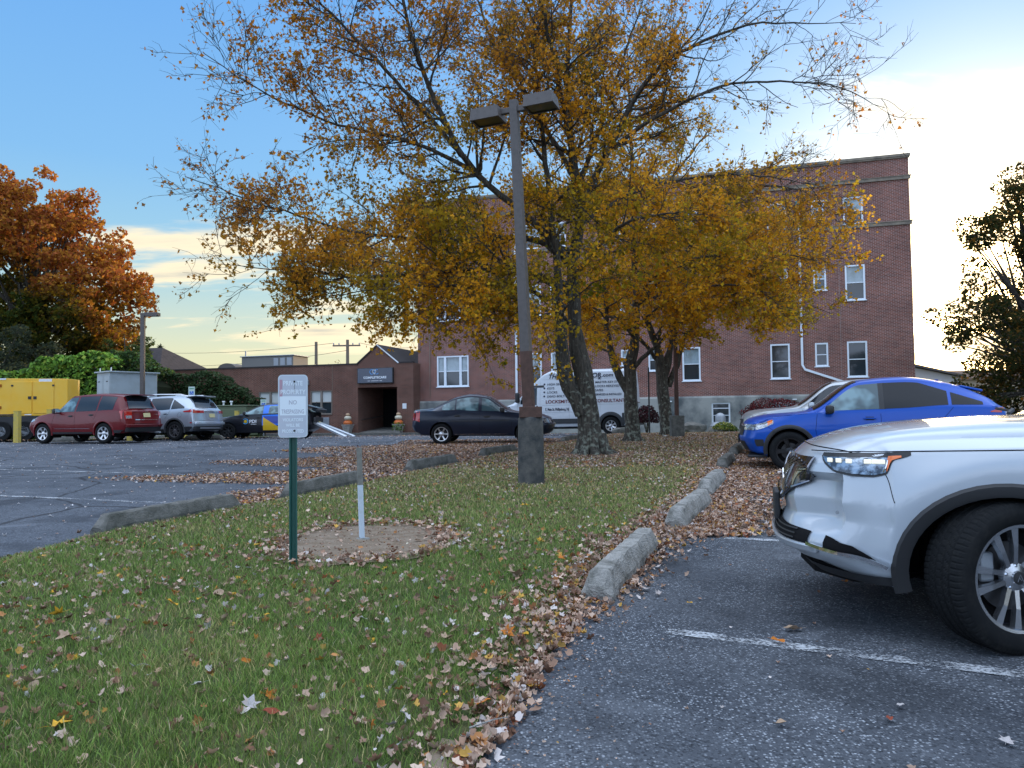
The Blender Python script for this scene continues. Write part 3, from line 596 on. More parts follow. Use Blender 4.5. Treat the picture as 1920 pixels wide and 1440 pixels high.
# ------------------------------------------------------------------ lamps, signs, posts
M_pole=mat('bronze_painted_pole',(.095,.082,.076),.5,noise=(14,(.07,.06,.056),.45,.7))
M_pole2=mat('rusty_pole',(.11,.065,.052),.7,noise=(12,(.07,.045,.038),.4,.7))
M_base=mat('lamp_base_concrete',(.125,.118,.105),.9,noise=(5,(.045,.05,.052),.35,.65,9),bump=(50,.5))
def lamp_main():
    p=Vector((.27,11.5,gz1(.3,11.5)+.03)); t=empty('parking_lamp',p); tag(t,'tall twin headed parking lot lamp on a dark concrete base','street lamp')
    m=MB(); m.lathe([(.197,-.1),(.195,.25),(.188,.9),(.180,.985),(.168,1.0)],28,cap=True); m.build('concrete_base',M_base,t,smooth=True)
    m=MB(); m.rbox((.0,0,1.07),(.335,.335,.16),.008); m.build('base_cover',M_pole2,t)
    lean=Matrix.Rotation(R(-2.1),3,'Y'); rot=Matrix.Rotation(R(-20),3,'Z')
    def P(x,y,z): return lean@(rot@Vector((x,y,z-1.1)))+Vector((-.02,0,1.1))
    m=MB(); V=[P(a*w,b*w,z) for z,w in ((1.1,.074),(1.98,.072)) for a,b in ((-1,-1),(1,-1),(1,1),(-1,1))]; m.add(V,[(0,1,5,4),(1,2,6,5),(2,3,7,6),(3,0,4,7)]); m.build('pole_sleeve',M_pole2,t)
    m=MB(); V=[P(a*w,b*w,z) for z,w in ((1.98,.073),(5.80,.058)) for a,b in ((-1,-1),(1,-1),(1,1),(-1,1))]; m.add(V,[(0,1,5,4),(1,2,6,5),(2,3,7,6),(3,0,4,7),(4,5,6,7),(3,2,1,0)]); m.build('pole',M_pole,t)
    Q=lean@rot
    for s in (-1,1):
        c=P(s*.43,0,5.66+.03*s); 
        m=MB(); m.rbox(P(s*.14,0,5.66),(.18,.07,.09),.01,mtx=Q); a=m.build('arm',M_pole,t)
        m=MB(); QH=Q@Matrix.Rotation(R(0),3,'Y'); V=[]
        for z,sx,sy in ((.095,.215,.165),(-.085,.235,.185)):
            for a_,b_ in ((-1,-1),(1,-1),(1,1),(-1,1)): V.append(c+QH@Vector((a_*sx,b_*sy,z)))
        m.add(V,[(0,1,2,3),(0,4,5,1),(1,5,6,2),(2,6,7,3),(3,7,4,0)]); h=m.build('lamp_head',M_pole,t)
        m=MB(); V=[c+QH@Vector((a_*.235,b_*.185,-.086)) for a_,b_ in ((-1,-1),(1,-1),(1,1),(-1,1))]+[c+QH@Vector((a_*.20,b_*.15,-.086)) for a_,b_ in ((-1,-1),(1,-1),(1,1),(-1,1))]
        m.add(V,[(i,(i+1)%4,4+(i+1)%4,4+i) for i in range(4)]); m.build('door_frame',M_pole,h)
        m=MB(); m.add([c+QH@Vector((a_*.20,b_*.15,-.07)) for a_,b_ in ((-1,-1),(1,-1),(1,1),(-1,1))],[(0,1,2,3)]); m.build('diffuser',mat('dull_diffuser',(.05,.045,.02),.3,coat=.5),h)
lamp_main()
def lamp_small(loc,h,label,base=.0,head=1,dirx=1,w=.065,hang=0):
    t=empty('parking_lamp',loc); tag(t,label,'street lamp')
    if base:
        m=MB(); m.rbox((0,0,base/2),(.40,.40,base),.02); m.build('concrete_base',M_conc_d,t)
    m=MB(); m.rbox((0,0,base+(h-base)/2),(w*2,w*2,h-base),.01); m.build('pole',M_pole if not hang else M_pole2,t)
    if head:
        m=MB(); m.rbox((dirx*.42,0,h-.07),(.62,.36,.16),.02); hd=m.build('lamp_head',M_pole,t); m=MB(); m.box((dirx*.42,0,h-.155),(.5,.28,.01)); m.build('diffuser',M_lens,hd)
a=at(267,742,35); lamp_small((a.x,a.y,gz1(a.x,a.y)),at(267,587,35).z-gz1(a.x,a.y),'slim single headed parking lamp behind the dark red suv',.5,1,1,.085)
a=hit(1271,819); a=Vector((5.25,24.6,0)); lamp_small((a.x,a.y,gz1(a.x,a.y)),4.6,'rusty pole on a square concrete base beside the third maple',.72,1,-1,.06,1)
# street sign pole beside the van
q=MB(); q.box((0,0,1.25),(.05,.03,2.5)); q=q.build('sign_post',M_black); a=at(1218,810,28); q.location=(a.x,a.y,gz1(a.x,a.y)-.05); tag(q,'thin dark metal post standing behind the white van tail','post')
def no_trespassing():
    p=Vector((-1.70,5.97,gz1(-1.7,5.97)+.03)); t=empty('private_property_sign',p,R(6)); tag(t,'faded private property no trespassing sign on a green post','sign')
    green=mat('green_post_paint',(.015,.085,.07),.4,noise=(20,(.03,.11,.09),.5,.8))
    m=MB(); poly=[(-.030,.0),(-.030,.010),(-.016,.010),(-.010,.032),(.010,.032),(.016,.010),(.030,.010),(.030,0),(.020,0),(.014,.022),(-.014,.022),(-.020,0)]
    m.prism(poly[::1],-.1,1.45); m.build('post',green,t)
    face=mat('faded_sign_face',(.46,.52,.60),.5,noise=(5,(.52,.53,.60),.4,.7)); W_,H_=.224,.486; zc=1.235
    def rr(w,h,r,n=6): 
        P=[]
        for cx,cy,a0 in ((w/2-r,h/2-r,0),(-w/2+r,h/2-r,90),(-w/2+r,-h/2+r,180),(w/2-r,-h/2+r,270)):
            P+=[(cx+r*math.cos(R(a0+90*i/n)),cy+r*math.sin(R(a0+90*i/n))) for i in range(n+1)]
        return P
    X=Matrix.Translation((0,-.006,zc))@RX.to_4x4()
    m=MB(); m.prism(rr(W_,H_,.03),-.0012,.0012,X); pl=m.build('plate',mat('sign_edge',(.55,.62,.68),.4),t)
    m=MB(); m.prism(rr(W_-.018,H_-.018,.022),.0014,.0018,X); m.build('printed_face',face,pl)
    pale=mat('faded_white_print',(.74,.82,.88),.5); grey=mat('faded_red_print',(.40,.42,.50),.5); pink=mat('faded_red_patch',(.44,.28,.34),.5)
    def tx(s,z,size,mt,sx=1): text('lettering',s,size,mt,pl,Matrix.Translation((.0,-.0085,zc+z))@RX.to_4x4(),'CENTER',ext=.0003,sx=sx,bold=.0007)
    m=MB(); m.box((0,-.0081,zc+.002),(.196,.0004,.148)); m.build('pale_panel',pale,pl)
    m=MB(); m.box((-.090,-.0082,zc+.14),(.022,.0004,.13)); m.build('stain',pink,pl)
    tx('PRIVATE',.160,.050,pale,.80); tx('PROPERTY',.092,.050,pale,.80); tx('NO',.013,.046,grey,.85); tx('TRESPASSING',-.058,.046,grey,.62)
    tx('VIOLATORS',-.118,.034,pale,.85); tx('WILL BE',-.160,.034,pale,.85); tx('PROSECUTED',-.206,.036,pale,.74)
    for z in (.19,-.19):
        m=MB(); m.lathe([(.008,0),(.008,.006),(.003,.008)],8,(0,0,0)); q=m.build('bolt',M_black,pl); q.matrix_basis=Matrix.Translation((.012,-.008,zc+z))@Matrix.Rotation(PI/2,4,'X')
    m=MB(); m.box((.012,-.0083,zc+.14),(.0028,.0005,.10)); m.build('rust_streak',M_conc_d,pl)
no_trespassing()
def stub():
    p=Vector((-1.385,7.07,gz1(-1.385,7.07)+.03)); t=empty('wooden_stub_post',p); tag(t,'short leaning square post painted white below and bare grey above','post')
    Q=Matrix.Rotation(R(-1.6),3,'Y')@Matrix.Rotation(R(25),3,'Z')
    for nm,z0,z1,mt in (('painted_part',-.05,.50,mat('chalky_white',(.52,.60,.66),.8,noise=(9,(.42,.46,.46),.5,.75))),('bare_part',.50,.84,mat('grey_wood',(.25,.25,.22),.9,noise=(14,(.13,.125,.11),.35,.7)))):
        m=MB(); w=.021; V=[Q@Vector((a*w,b*w,z)) for z in (z0,z1) for a,b in ((-1,-1),(1,-1),(1,1),(-1,1))]; m.add(V,[(0,1,5,4),(1,2,6,5),(2,3,7,6),(3,0,4,7),(4,5,6,7)]); m.build(nm,mt,t)
    m=MB(); m.lathe([(.13,-.03),(.12,.012),(.05,.02)],12); m.build('footing',M_conc,t)
stub()
# ------------------------------------------------------------------ utilities at the left
M_yel=mat('generator_yellow',(.80,.44,.02),.42,noise=(1.2,(.78,.48,.06),.4,.7)); M_bol=mat('bollard_yellow',(.55,.42,.09),.6,noise=(12,(.40,.33,.14),.45,.7))
def generator():
    a=at(126,788,31.6); ang=R(-7); t=empty('generator_trailer',(a.x,a.y,gz1(a.x,a.y)),PI-ang); tag(t,'yellow enclosed generator on a black trailer frame','generator')
    # local x runs left along the unit from its right end, y towards camera
    z0,z1,L_,D=1.04,2.58,6.2,1.15
    m=MB(); m.add([(0,0,z0),(0,0,z1-.03),(0,-D,z1-.03),(0,-D,z0),(L_,0,z0+.35),(L_,0,z1),(L_,-D,z1),(L_,-D,z0+.35),(2.75,0,z0),(2.75,-D,z0),(3.25,0,z0+.42),(3.25,-D,z0+.42),(2.75,0,z1),(2.75,-D,z1)],
        [(0,8,12,1),(8,10,4,5,12),(1,12,13,2),(12,5,6,13),(0,1,2,3),(3,2,13,9),(9,13,6,7,11),(4,7,6,5),(0,3,9,8),(8,9,11,10),(10,11,7,4)]); m.build('enclosure',M_yel,t,bevel=.02)
    for x0,x1 in ((.52,1.30),(1.36,2.14)):
        m=MB(); m.rbox(((x0+x1)/2,.012,(z0+z1)/2-.02),(x1-x0,.03,1.30),.008); d=m.build('door',M_yel,t)
        m=MB(); m.rbox(((1.235 if x0<1 else 1.44),.035,z0+.74),(.12,.03,.12),.008); m.build('latch',M_black,d)
        m=MB(); m.rbox((x0+.02 if x0<1 else x1-.03,.035,z1-.30),(.08,.03,.07),.008); m.build('hinge',M_black,d)
    for x,z,w,h,mt,nm in ((2.58,z1-.30,.12,.12,mat('orange_vent',(.35,.10,.01),.6),'vent'),(2.58,z0+.35,.12,.12,mat('orange_vent',(.35,.10,.01),.6),'vent'),(.85,z1-.10,.5,.13,M_white,'label_plate'),(2.48,z1-.03,.25,.06,M_white,'label_plate'),(2.3,z0+.05,.6,.06,M_black,'label_plate'),(1.5,z0+.05,.26,.04,M_white,'label_plate'),(3.08,z0+.95,.08,1.1,M_steel,'louvre_strip')):
        m=MB(); m.rbox((x,.010,z),(w,.02,h),.003); m.build(nm,mt,t)
    m=MB(); m.rbox((L_/2-.1,-D/2,.88),(L_,D,.3),.02); m.rbox((L_/2+.6,-D/2+.05,.52),(L_-1.4,D-.1,.5),.02); m.build('chassis',M_black,t)
    for x in (1.6,2.5):
        m=MB(); m.lathe([(.2,-.12),(.38,-.12),(.40,-.08),(.40,.08),(.38,.12),(.2,.12)],24,(x,.0,.42),'Y'); w=m.build('wheel',M_rubber,t,smooth=True)
        m=MB(); m.lathe([(.02,0),(.2,0),(.21,.02)],16,(x,.10,.42),'Y'); m.build('rim',M_steel,w)
generator()
def cabinet():
    a=at(181,790,35.5); t=empty('switchgear_cabinet',(a.x,a.y,gz1(a.x,a.y)+.15),R(-37)); tag(t,'tall pale grey electrical cabinet behind the yellow generator','cabinet')
    H_=at(181,700,35.5).z-gz1(a.x,a.y)-.15; g=mat('cabinet_grey',(.36,.42,.46),.5,noise=(2,(.30,.34,.36),.4,.7)); w,d=1.25,2.2
    m=MB(); m.rbox((w/2,d/2,H_/2),(w,d,H_),.015); m.build('enclosure',g,t); m=MB(); m.rbox((w/2,d/2,H_+.03),(w+.16,d+.2,.06),.01); m.build('roof',g,t)
    for k in (0,1):
        m=MB(); m.rbox((w*(.26+.48*k),-.008,H_*.52),(w*.45,.02,H_*.84),.006); dd=m.build('door',g,t); m=MB(); m.box((w*(.26+.48*k),-.022,H_*.5),(w*.40,.006,.02)); m.build('seam',M_steel,dd)
        m=MB(); m.rbox((w*(.20+.60*k),-.022,H_*.86),(.16,.006,.05),.002); m.build('label_plate',M_black,dd)
    for x,y in ((.1,.1),(.1,d-.2),(w-.1,.1)):
        m=MB(); m.rbox((x,y,H_+.14),(.07,.03,.18),.01); m.build('lifting_lug',M_alu,t)
    m=MB(); m.rbox((-.02,d/2,H_*.5),(.012,d*.9,H_*.9),.004); m.build('side_panel',g,t)
    m=MB(); m.rbox((w/2,d/2,-.1),(w+.5,d+.5,.2),.02); m.build('plinth',M_conc,t)
cabinet()
def transformer():
    a=at(424,800,37); t=empty('green_transformer',(a.x,a.y,gz1(a.x,a.y)+.1),R(-8)); tag(t,'low olive green utility box with two white vents on top','utility box')
    zt=at(424,762,37).z-gz1(a.x,a.y)-.1; g=mat('utility_green',(.11,.14,.08),.55)
    m=MB(); m.rbox((0,.6,zt/2),(2.05,1.2,zt),.03); m.build('body',g,t); m=MB(); m.rbox((0,.6,zt+.03),(2.15,1.3,.06),.02); m.build('lid',g,t)
    for x in (-.35,.05):
        m=MB(); m.tube([(x,.4,zt),(x,.4,zt+.2)],.04,8); v=m.build('vent_pipe',M_white,t); m=MB(); m.lathe([(.07,zt+.2),(.08,zt+.23),(.07,zt+.27)],10,(x,.4,0)); m.build('vent_cap',M_white,v)
    m=MB(); m.rbox((0,-.015,zt*.5),(.9,.02,zt*.8),.01); m.build('door',g,t)
transformer()
def bollard(px,py,Y,ptop,label,w=.17):
    a=at(px,py,Y); z=gz1(a.x,a.y)+.03; t=empty('bollard',(a.x,a.y,z)); tag(t,label,'bollard','yellow guard posts round the utilities')
    h=at(px,ptop,Y).z-z; m=MB(); m.rbox((0,0,h/2-.1),(w,w,h+.2),.015); m.build('post',M_bol,t); m=MB(); m.rbox((0,0,h+.006),(w+.012,w+.012,.02),.006); m.build('cap',M_bol,t)
bollard(32,828,28.6,771,'square yellow bollard at far left in front of the generator',.19)
bollard(93,825,29.6,768,'yellow bollard showing above the red suv bonnet'); bollard(243,825,31.5,795,'yellow bollard seen beneath the dark red suv'); bollard(347,820,34.5,773,'yellow bollard before the green utility box',.17)
bollard(444,822,35.5,771,'stubby pale yellow bollard right of the silver suv tail')
M_hc_blue=mat('access_blue',(.02,.13,.55),.5); M_hc=mat('parking_sign_face',(.50,.62,.58),.5)
def hc(px,Y,p0,p1,label):
    a=at(px,820,Y); z=gz1(a.x,a.y); t=empty('accessible_parking_sign',(a.x,a.y,z)); tag(t,label,'sign','blue and white accessible parking signs')
    z1=at(px,p0,Y).z-z; z0=at(px,p1,Y).z-z; w=.30 
    m=MB(); m.box((0,.015,z1/2),(.05,.03,z1)); m.build('post',M_steel,t); m=MB(); m.rbox((0,-.008,(z0+z1)/2),(w,.006,z1-z0),.002); p=m.build('plate',M_hc,t)
    m=MB(); m.box((0,-.0135,z0+(z1-z0)*.30),(w*.62,.002,(z1-z0)*.38)); m.build('blue_panel',M_hc_blue,p)
    c=z0+(z1-z0)*.30; m=MB(); m.lathe([(.018,0),(.018,.002)],10,(-.01,-.017,c+.07),'Y'); m.tube([(-.01,-.016,c+.05),(-.01,-.016,c),(.035,-.016,c),(.05,-.016,c-.06)],.008,4); m.tube([(-.01+.045*math.cos(k),-.016,c-.03+.045*math.sin(k)) for k in np.linspace(2.2,6.0,9)],.006,4); m.build('wheelchair_symbol',M_white,p)
    m=MB(); m.box((0,-.0135,z0+(z1-z0)*.78),(w*.7,.002,(z1-z0)*.10)); m.build('text_bar',mat('sign_green',(.04,.25,.15),.5),p)
hc(359,36,725,742,'blue and white accessible parking sign above the silver suv roof'); hc(494,40,749,762,'accessible parking sign above the dark hatchback roof')
# ------------------------------------------------------------------ far houses and poles
def house(name,c,w,d,hw,hr,rz,label,wc,rc,over=.35,hip=0):
    t=empty(name,c,rz); tag(t,label,'house'); 
    if hip:
        m=MB(); m.box((0,0,hw/2),(w,d,hw)); m.build('wall',mat('house_wall',wc,.8),t); a,b_=w/2+over,d/2+over; rl=w/2-hip
        m=MB(); m.add([(-a,-b_,hw),(a,-b_,hw),(a,b_,hw),(-a,b_,hw),(-rl,0,hw+hr),(rl,0,hw+hr)],[(0,1,5,4),(2,3,4,5),(1,2,5),(3,0,4),(0,3,2,1)]); m.build('roof',mat('shingle_roof',rc,.9,noise=(3,tuple(k*.6 for k in rc),.4,.7)),t); return t
    m=MB(); m.box((0,0,hw/2),(w,d,hw)); m.add([(-w/2,-d/2,hw),(-w/2,d/2,hw),(-w/2,0,hw+hr),(w/2,-d/2,hw),(w/2,d/2,hw),(w/2,0,hw+hr)],[(0,1,2),(3,5,4)]); m.build('wall',mat('house_wall',wc,.8),t)
    o=over; k=hr/(d/2); m=MB(); m.add([(x,s*(d/2+o),hw-k*o+.05) for x in (-w/2-o,w/2+o) for s in (-1,1)]+[(x,0,hw+hr+.05) for x in (-w/2-o,w/2+o)]+[(x,s*(d/2+o),hw-k*o+.2) for x in (-w/2-o,w/2+o) for s in (-1,1)]+[(x,0,hw+hr+.22) for x in (-w/2-o,w/2+o)],[(0,2,5,4),(1,4,5,3),(6,10,11,8),(7,9,11,10),(0,6,8,2),(1,3,9,7),(0,4,10,6),(4,1,7,10),(2,8,11,5),(5,11,9,3)]); m.build('roof',mat('house_roof',rc,.9,noise=(3,tuple(k*.6 for k in rc),.4,.7)),t)
    for x in (-w*.25,w*.25):
        q=MB(); q.rbox((x,-d/2-.02,hw*.55),(1.0,.06,1.3),.02); f=q.build('window',M_white,t); q=MB(); q.box((x,-d/2-.055,hw*.55),(.8,.02,1.1)); q.build('pane',M_pane_lo,f)
    q=MB(); q.box((w*.3,.6,hw+hr),(.5,.5,1.2)); q.build('chimney',M_brick2,t)
    return t
a=at(258,700,66); house('dark_roofed_house',(a.x,a.y,0),9.5,8,at(258,700,66).z,2.15,R(-10),'house with a steep dark shingle roof behind the hedge, left of the low wing',(.06,.05,.045),(.05,.042,.042),hip=2.4)
a=at(1722,712,60); house('grey_house',(a.x-1.0,a.y,0),5.5,6,at(1722,711,60).z,.8,R(75),'small grey roofed house just right of the tall brick building',(.5,.5,.5),(.13,.12,.12))
a=at(1850,712,70); house('tan_house',(a.x+1,a.y,0),11,7,at(1800,712,70).z-.1,.75,R(-14),'low tan roofed house behind the blue car, at far right',(.4,.33,.25),(.18,.12,.09))
a=at(150,705,70); house('cream_house',(a.x,a.y,0),10,8,3.4,2.4,R(15),'cream walled house glimpsed under the orange maple',(.55,.48,.38),(.10,.08,.07))
M_wood=mat('utility_pole_wood',(.20,.17,.14),.9)
def upole(px,Y,ptop,label,cross=True):
    a=at(px,740,Y); z1=at(px,ptop,Y).z; t=empty('utility_pole',(a.x,a.y,0)); tag(t,label,'utility pole')
    m=MB(); m.tube([(0,0,0),(0,0,z1)],[.2,.14],8); m.build('pole',M_wood,t)
    if cross:
        m=MB(); m.rbox((-.1,0,z1-.55),(2.6,.12,.14),.02); c=m.build('crossarm',M_wood,t)
        for x in (-1.3,-.8,.5,1.1): q=MB(); q.lathe([(.04,z1-.48),(.07,z1-.4),(.05,z1-.3),(.02,z1-.28)],8,(x,0,0)); q.build('insulator',M_steel,c)
        q=MB(); q.lathe([(.26,z1-5.0),(.28,z1-4.9),(.28,z1-4.1),(.2,z1-4.0)],10,(-.55,0,0)); q.build('transformer_can',M_steel,t)
        q=MB(); q.rbox((-1.0,0,z1-4.3),(1.1,.1,.1),.02); q.rbox((-1.1,0,z1-3.7),(.5,.5,.5),.05); q.build('bracket',M_steel,t)
    return Vector((a.x,a.y,z1))
p1=upole(593,75,641,'plain utility pole rising behind the low wing, the left one',False); p2=upole(652,72,637,'utility pole with crossarm and transformer behind the entrance gable')
def wire(a,b,sag,label,r=.022):
    a=Vector(a);b=Vector(b); m=MB(); m.tube([a+(b-a)*i/16-Vector((0,0,sag*4*(i/16)*(1-i/16))) for i in range(17)],r,4); tag(m.build('power_line',M_black),label,'power line','power lines behind the low wing')
wire(p2+Vector((-1.3,0,-.3)),at(80,640,95),1.2,'upper power line running left from the crossarm pole'); wire(p2+Vector((1.1,0,-.3)),at(830,640,85),.6,'power line running right from the crossarm pole behind the tall building')
wire(p2+Vector((0,0,-1.0)),at(80,668,95),1.4,'lower power line running left from the crossarm pole'); wire(p1+Vector((0,0,-2.2)),at(520,690,58),.1,'short slanting service wire from the left utility pole to the low roof')
# rocks and small things by the foundation
M_rock=mat('grey_rock',(.16,.155,.14),.9,noise=(3,(.08,.085,.075),.4,.7),bump=(8,.7))
def rock(p,s,label,seed):
    rd=random.Random(seed); bm=bmesh.new(); bmesh.ops.create_icosphere(bm,subdivisions=2,radius=1)
    for v in bm.verts: v.co=Vector((v.co.x*s[0],v.co.y*s[1],v.co.z*s[2]))*(1+rd.uniform(-.16,.16))
    me=bpy.data.meshes.new('rock'); bm.to_mesh(me); bm.free(); o=addobj('rock',me,M_rock); o.location=p; tag(o,label,'rock','rocks near the foundation')
for px,py,Y,s,l in ((1300,812,32,(.55,.4,.34),'largest dark rock against the foundation, near the lamp base'),(1281,813,32,(.25,.25,.16),'small rock left of the largest rock'),(1336,811,33,(.22,.2,.2),'pale rock under the basement window'),(1374,812,33,(.2,.2,.22),'rock right of the little green shrub'),(1163,806,29,(.35,.3,.18),'flat grey boulder beside the van rear wheel'),(1145,845,18,(.1,.1,.05),'small stone in the leaves left of the second maple')):
    a=at(px,py,Y); rock((a.x,a.y,gz1(a.x,a.y)+s[2]*.5+.03),s,l,px)
a=at(1351,806,33.5); t=empty('vent_hood',(a.x,a.y,gz1(a.x,a.y)+.28)); tag(t,'grey domed cap standing before the basement window','vent')
m=MB(); m.lathe([(.42,0),(.44,.10),(.36,.22),(.22,.28),(.22,.5),(.17,.6),(.07,.66),(.01,.67)],20); m.build('dome',M_steel,t,smooth=True); m=MB(); m.lathe([(.3,-.3),(.3,.0)],16); m.build('riser',M_conc,t)
a=hit(1248,821); q=MB(); q.rbox((0,0,.03),(.12,.06,.05),.015); q=q.build('paper_scrap',M_white); q.location=a+Vector((0,0,.03)); tag(q,'crumpled white paper scrap at the foot of the third maple','litter')
# ------------------------------------------------------------------ cars
def pchip(xk,yk):
    i=np.argsort(xk); x=np.array(xk,float)[i]; y=np.array(yk,float)[i]
    h=np.diff(x); d=np.diff(y)/h; m=np.zeros(len(x))
    for k in range(1,len(x)-1):
        if d[k-1]*d[k]>0: w1=2*h[k]+h[k-1]; w2=h[k]+2*h[k-1]; m[k]=(w1+w2)/(w1/d[k-1]+w2/d[k])
    m[0]=d[0]; m[-1]=d[-1]
    def f(q):
        q=np.clip(np.asarray(q,float),x[0],x[-1]); k=np.clip(np.searchsorted(x,q)-1,0,len(x)-2); t=(q-x[k])/h[k]
        return (2*t**3-3*t**2+1)*y[k]+(t**3-2*t**2+t)*h[k]*m[k]+(-2*t**3+3*t**2)*y[k+1]+(t**3-t**2)*h[k]*m[k+1]
    return f
class Car:
    NS=16; NG=8; NT=13
    def __init__(s,name,loc,rz,label,cat,paint,P,z=None):
        s.P=P; s.t=empty(name,loc); s.paint=paint
        gx=(gz1(loc[0]+.5,loc[1])-gz1(loc[0]-.5,loc[1])); gy=(gz1(loc[0],loc[1]+.5)-gz1(loc[0],loc[1]-.5))
        up=Vector((-gx,-gy,1)).normalized(); f=Vector((math.cos(rz),math.sin(rz),0)); f=(f-up*f.dot(up)).normalized(); l=up.cross(f)
        s.t.rotation_euler=Matrix((f,l,up)).transposed().to_euler(); tag(s.t,label,cat)
        for k in ('ztop','zsh','zr','wr','wsh','hw','zb','zm'): setattr(s,k,pchip(*zip(*P[k])))
        s.nose,s.tail=P['nose'],P['tail']; s.pw=P.get('pw',2.4)
    def section(s,x):
        zb,zm,zs,zr,zt=[float(f(x)) for f in (s.zb,s.zm,s.zsh,s.zr,s.ztop)]; hw,ws,wr=[float(f(x)) for f in (s.hw,s.wsh,s.wr)]
        zt=max(zt,zr+.004); zr=max(zr,zs+.003); zm=min(zm,zs-.05)
        zC=zb+.03; yC=hw*.955; Y=[0,.45*hw,.85*hw]; Z=[zb+.02,zb+.02,zb+.0]
        for i in range(s.NS):
            z=zC+(zs-zC)*i/(s.NS-1)
            y=hw-(hw-yC)*((zm-z)/(zm-zC))**2 if z<zm else hw-(hw-ws)*((z-zm)/(zs-zm))**1.9
            Y.append(y); Z.append(z)
        for i in range(1,s.NG+1):
            t=i/s.NG; Y.append(ws+(wr-ws)*t+.018*math.sin(PI*t)*min(1,(zr-zs)/.2)); Z.append(zs+(zr-zs)*t)
        for i in range(1,s.NT+1):
            a=PI/2*i/s.NT; Y.append(wr*max(math.cos(a),0)**(2/s.pw)); Z.append(zr+(zt-zr)*math.sin(a)**(2/s.pw))
        return np.array(Y),np.array(Z)
    def bend(s,x,y,z):
        P=s.P; x=np.asarray(x,float); y=np.asarray(y,float); z=np.asarray(z,float)
        wf=sstep((x-(s.nose-P.get('bf',.75)))/P.get('bf',.75))**1.3; wr_=sstep(((s.tail+.45)-x)/.45)
        hw=max(P['hw'][0][1],.8)
        fz=np.interp(z,*zip(*P['ff'])); rzv=np.interp(z,*zip(*P['rf']))
        dx=wf*(fz-P['kf']*np.abs(y/hw)**P.get('pf',2.6))+wr_*(-rzv+P['kr']*np.abs(y/hw)**3.0)
        x2=x+dx
        if 'sculpt' in P: y,x2,z=P['sculpt'](x2,y,z)
        return x2,y,z
    def body(s,arches,Ra,n=120):
        P=s.P; r=.05; L_=s.nose-s.tail
        xs=np.concatenate([s.nose-r*(1-np.cos(np.linspace(0,PI/2,5)))[0:5],np.linspace(s.nose-r-.02,s.tail+r+.02,n),s.tail+r*(1-np.cos(np.linspace(PI/2,0,5)))])
        xs=np.array(sorted(set(np.round(xs,4)),reverse=True))
        A=[]
        for x in xs:
            Y,Z=s.section(x); e=min(s.nose-x,x-s.tail); 
            if e<r:
                ins=r-math.sqrt(max(r*r-(r-e)**2,0)); zc=(Z.max()+Z.min())/2; hh=(Z.max()-Z.min())/2; Y=Y*(1-ins/Y.max()); Z=zc+(Z-zc)*(1-ins/hh)
            A.append(np.c_[np.full(len(Y),x),Y,Z])
        A=np.array(A); ns,k=A.shape[:2]
        V=[A.reshape(-1,3),(A*[1,-1,1]).reshape(-1,3)]; Fc=[]; idx=np.arange(ns*k).reshape(ns,k)
        q=np.stack([idx[:-1,:-1],idx[1:,:-1],idx[1:,1:],idx[:-1,1:]],-1).reshape(-1,4); Fc+= [q,(q+ns*k)[:,::-1]]
        base=2*ns*k
        for row in (A[0],A[-1]):   # end caps
            K=10; g=np.array([row*[1,c,1] for c in np.linspace(1,-1,2*K+1)]); V.append(g.reshape(-1,3)); i=np.arange((2*K+1)*k).reshape(2*K+1,k)+base
            Fc.append(np.stack([i[:-1,:-1],i[1:,:-1],i[1:,1:],i[:-1,1:]],-1).reshape(-1,4)); base+=(2*K+1)*k
        V=np.concatenate(V); Fc=np.concatenate(Fc)
        x,y,z=s.bend(V[:,0],V[:,1],V[:,2]); V=np.c_[x,y,z]
        # wheel openings
        dead=np.zeros(len(V),bool)
        for ax,az,ra,rb in arches:
            dx,dz=V[:,0]-ax,V[:,2]-az; d=np.sqrt((dx/ra)**2+(dz/rb)**2); side=np.abs(V[:,1])>.45
            ins=(d<1)&side; push=ins&(d>.88); sc=1/np.maximum(d,1e-3); V[push,0]=ax+dx[push]*sc[push]; V[push,2]=az+dz[push]*sc[push]; dead|=ins&~push
        Fc=Fc[~dead[Fc].any(1)]
        me=npmesh('body',V,Fc,True); me.materials.append(s.paint)
        bm=bmesh.new(); bm.from_mesh(me); bmesh.ops.remove_doubles(bm,verts=bm.verts[:],dist=.0006); bmesh.ops.delete(bm,geom=[v for v in bm.verts if not v.link_faces],context='VERTS'); bmesh.ops.recalc_face_normals(bm,faces=bm.faces[:])
        for e in bm.edges: e.smooth=e.calc_face_angle(0)<.75
        bm.to_mesh(me); bm.free(); o=addobj('body',me,None,s.t); s.arches=arches
        # liners, floor
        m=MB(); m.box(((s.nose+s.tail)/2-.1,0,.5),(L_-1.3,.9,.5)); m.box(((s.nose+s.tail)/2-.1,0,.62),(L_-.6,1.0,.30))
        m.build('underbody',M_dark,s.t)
        for ax,az,ra,rb in arches:
            for sd in (1,-1):
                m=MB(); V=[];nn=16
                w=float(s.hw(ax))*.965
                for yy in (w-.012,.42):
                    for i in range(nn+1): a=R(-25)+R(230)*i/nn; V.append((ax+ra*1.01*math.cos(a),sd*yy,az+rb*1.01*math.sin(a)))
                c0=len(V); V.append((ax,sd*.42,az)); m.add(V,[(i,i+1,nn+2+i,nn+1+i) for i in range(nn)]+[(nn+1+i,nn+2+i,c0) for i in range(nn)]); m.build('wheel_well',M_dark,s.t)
        return o
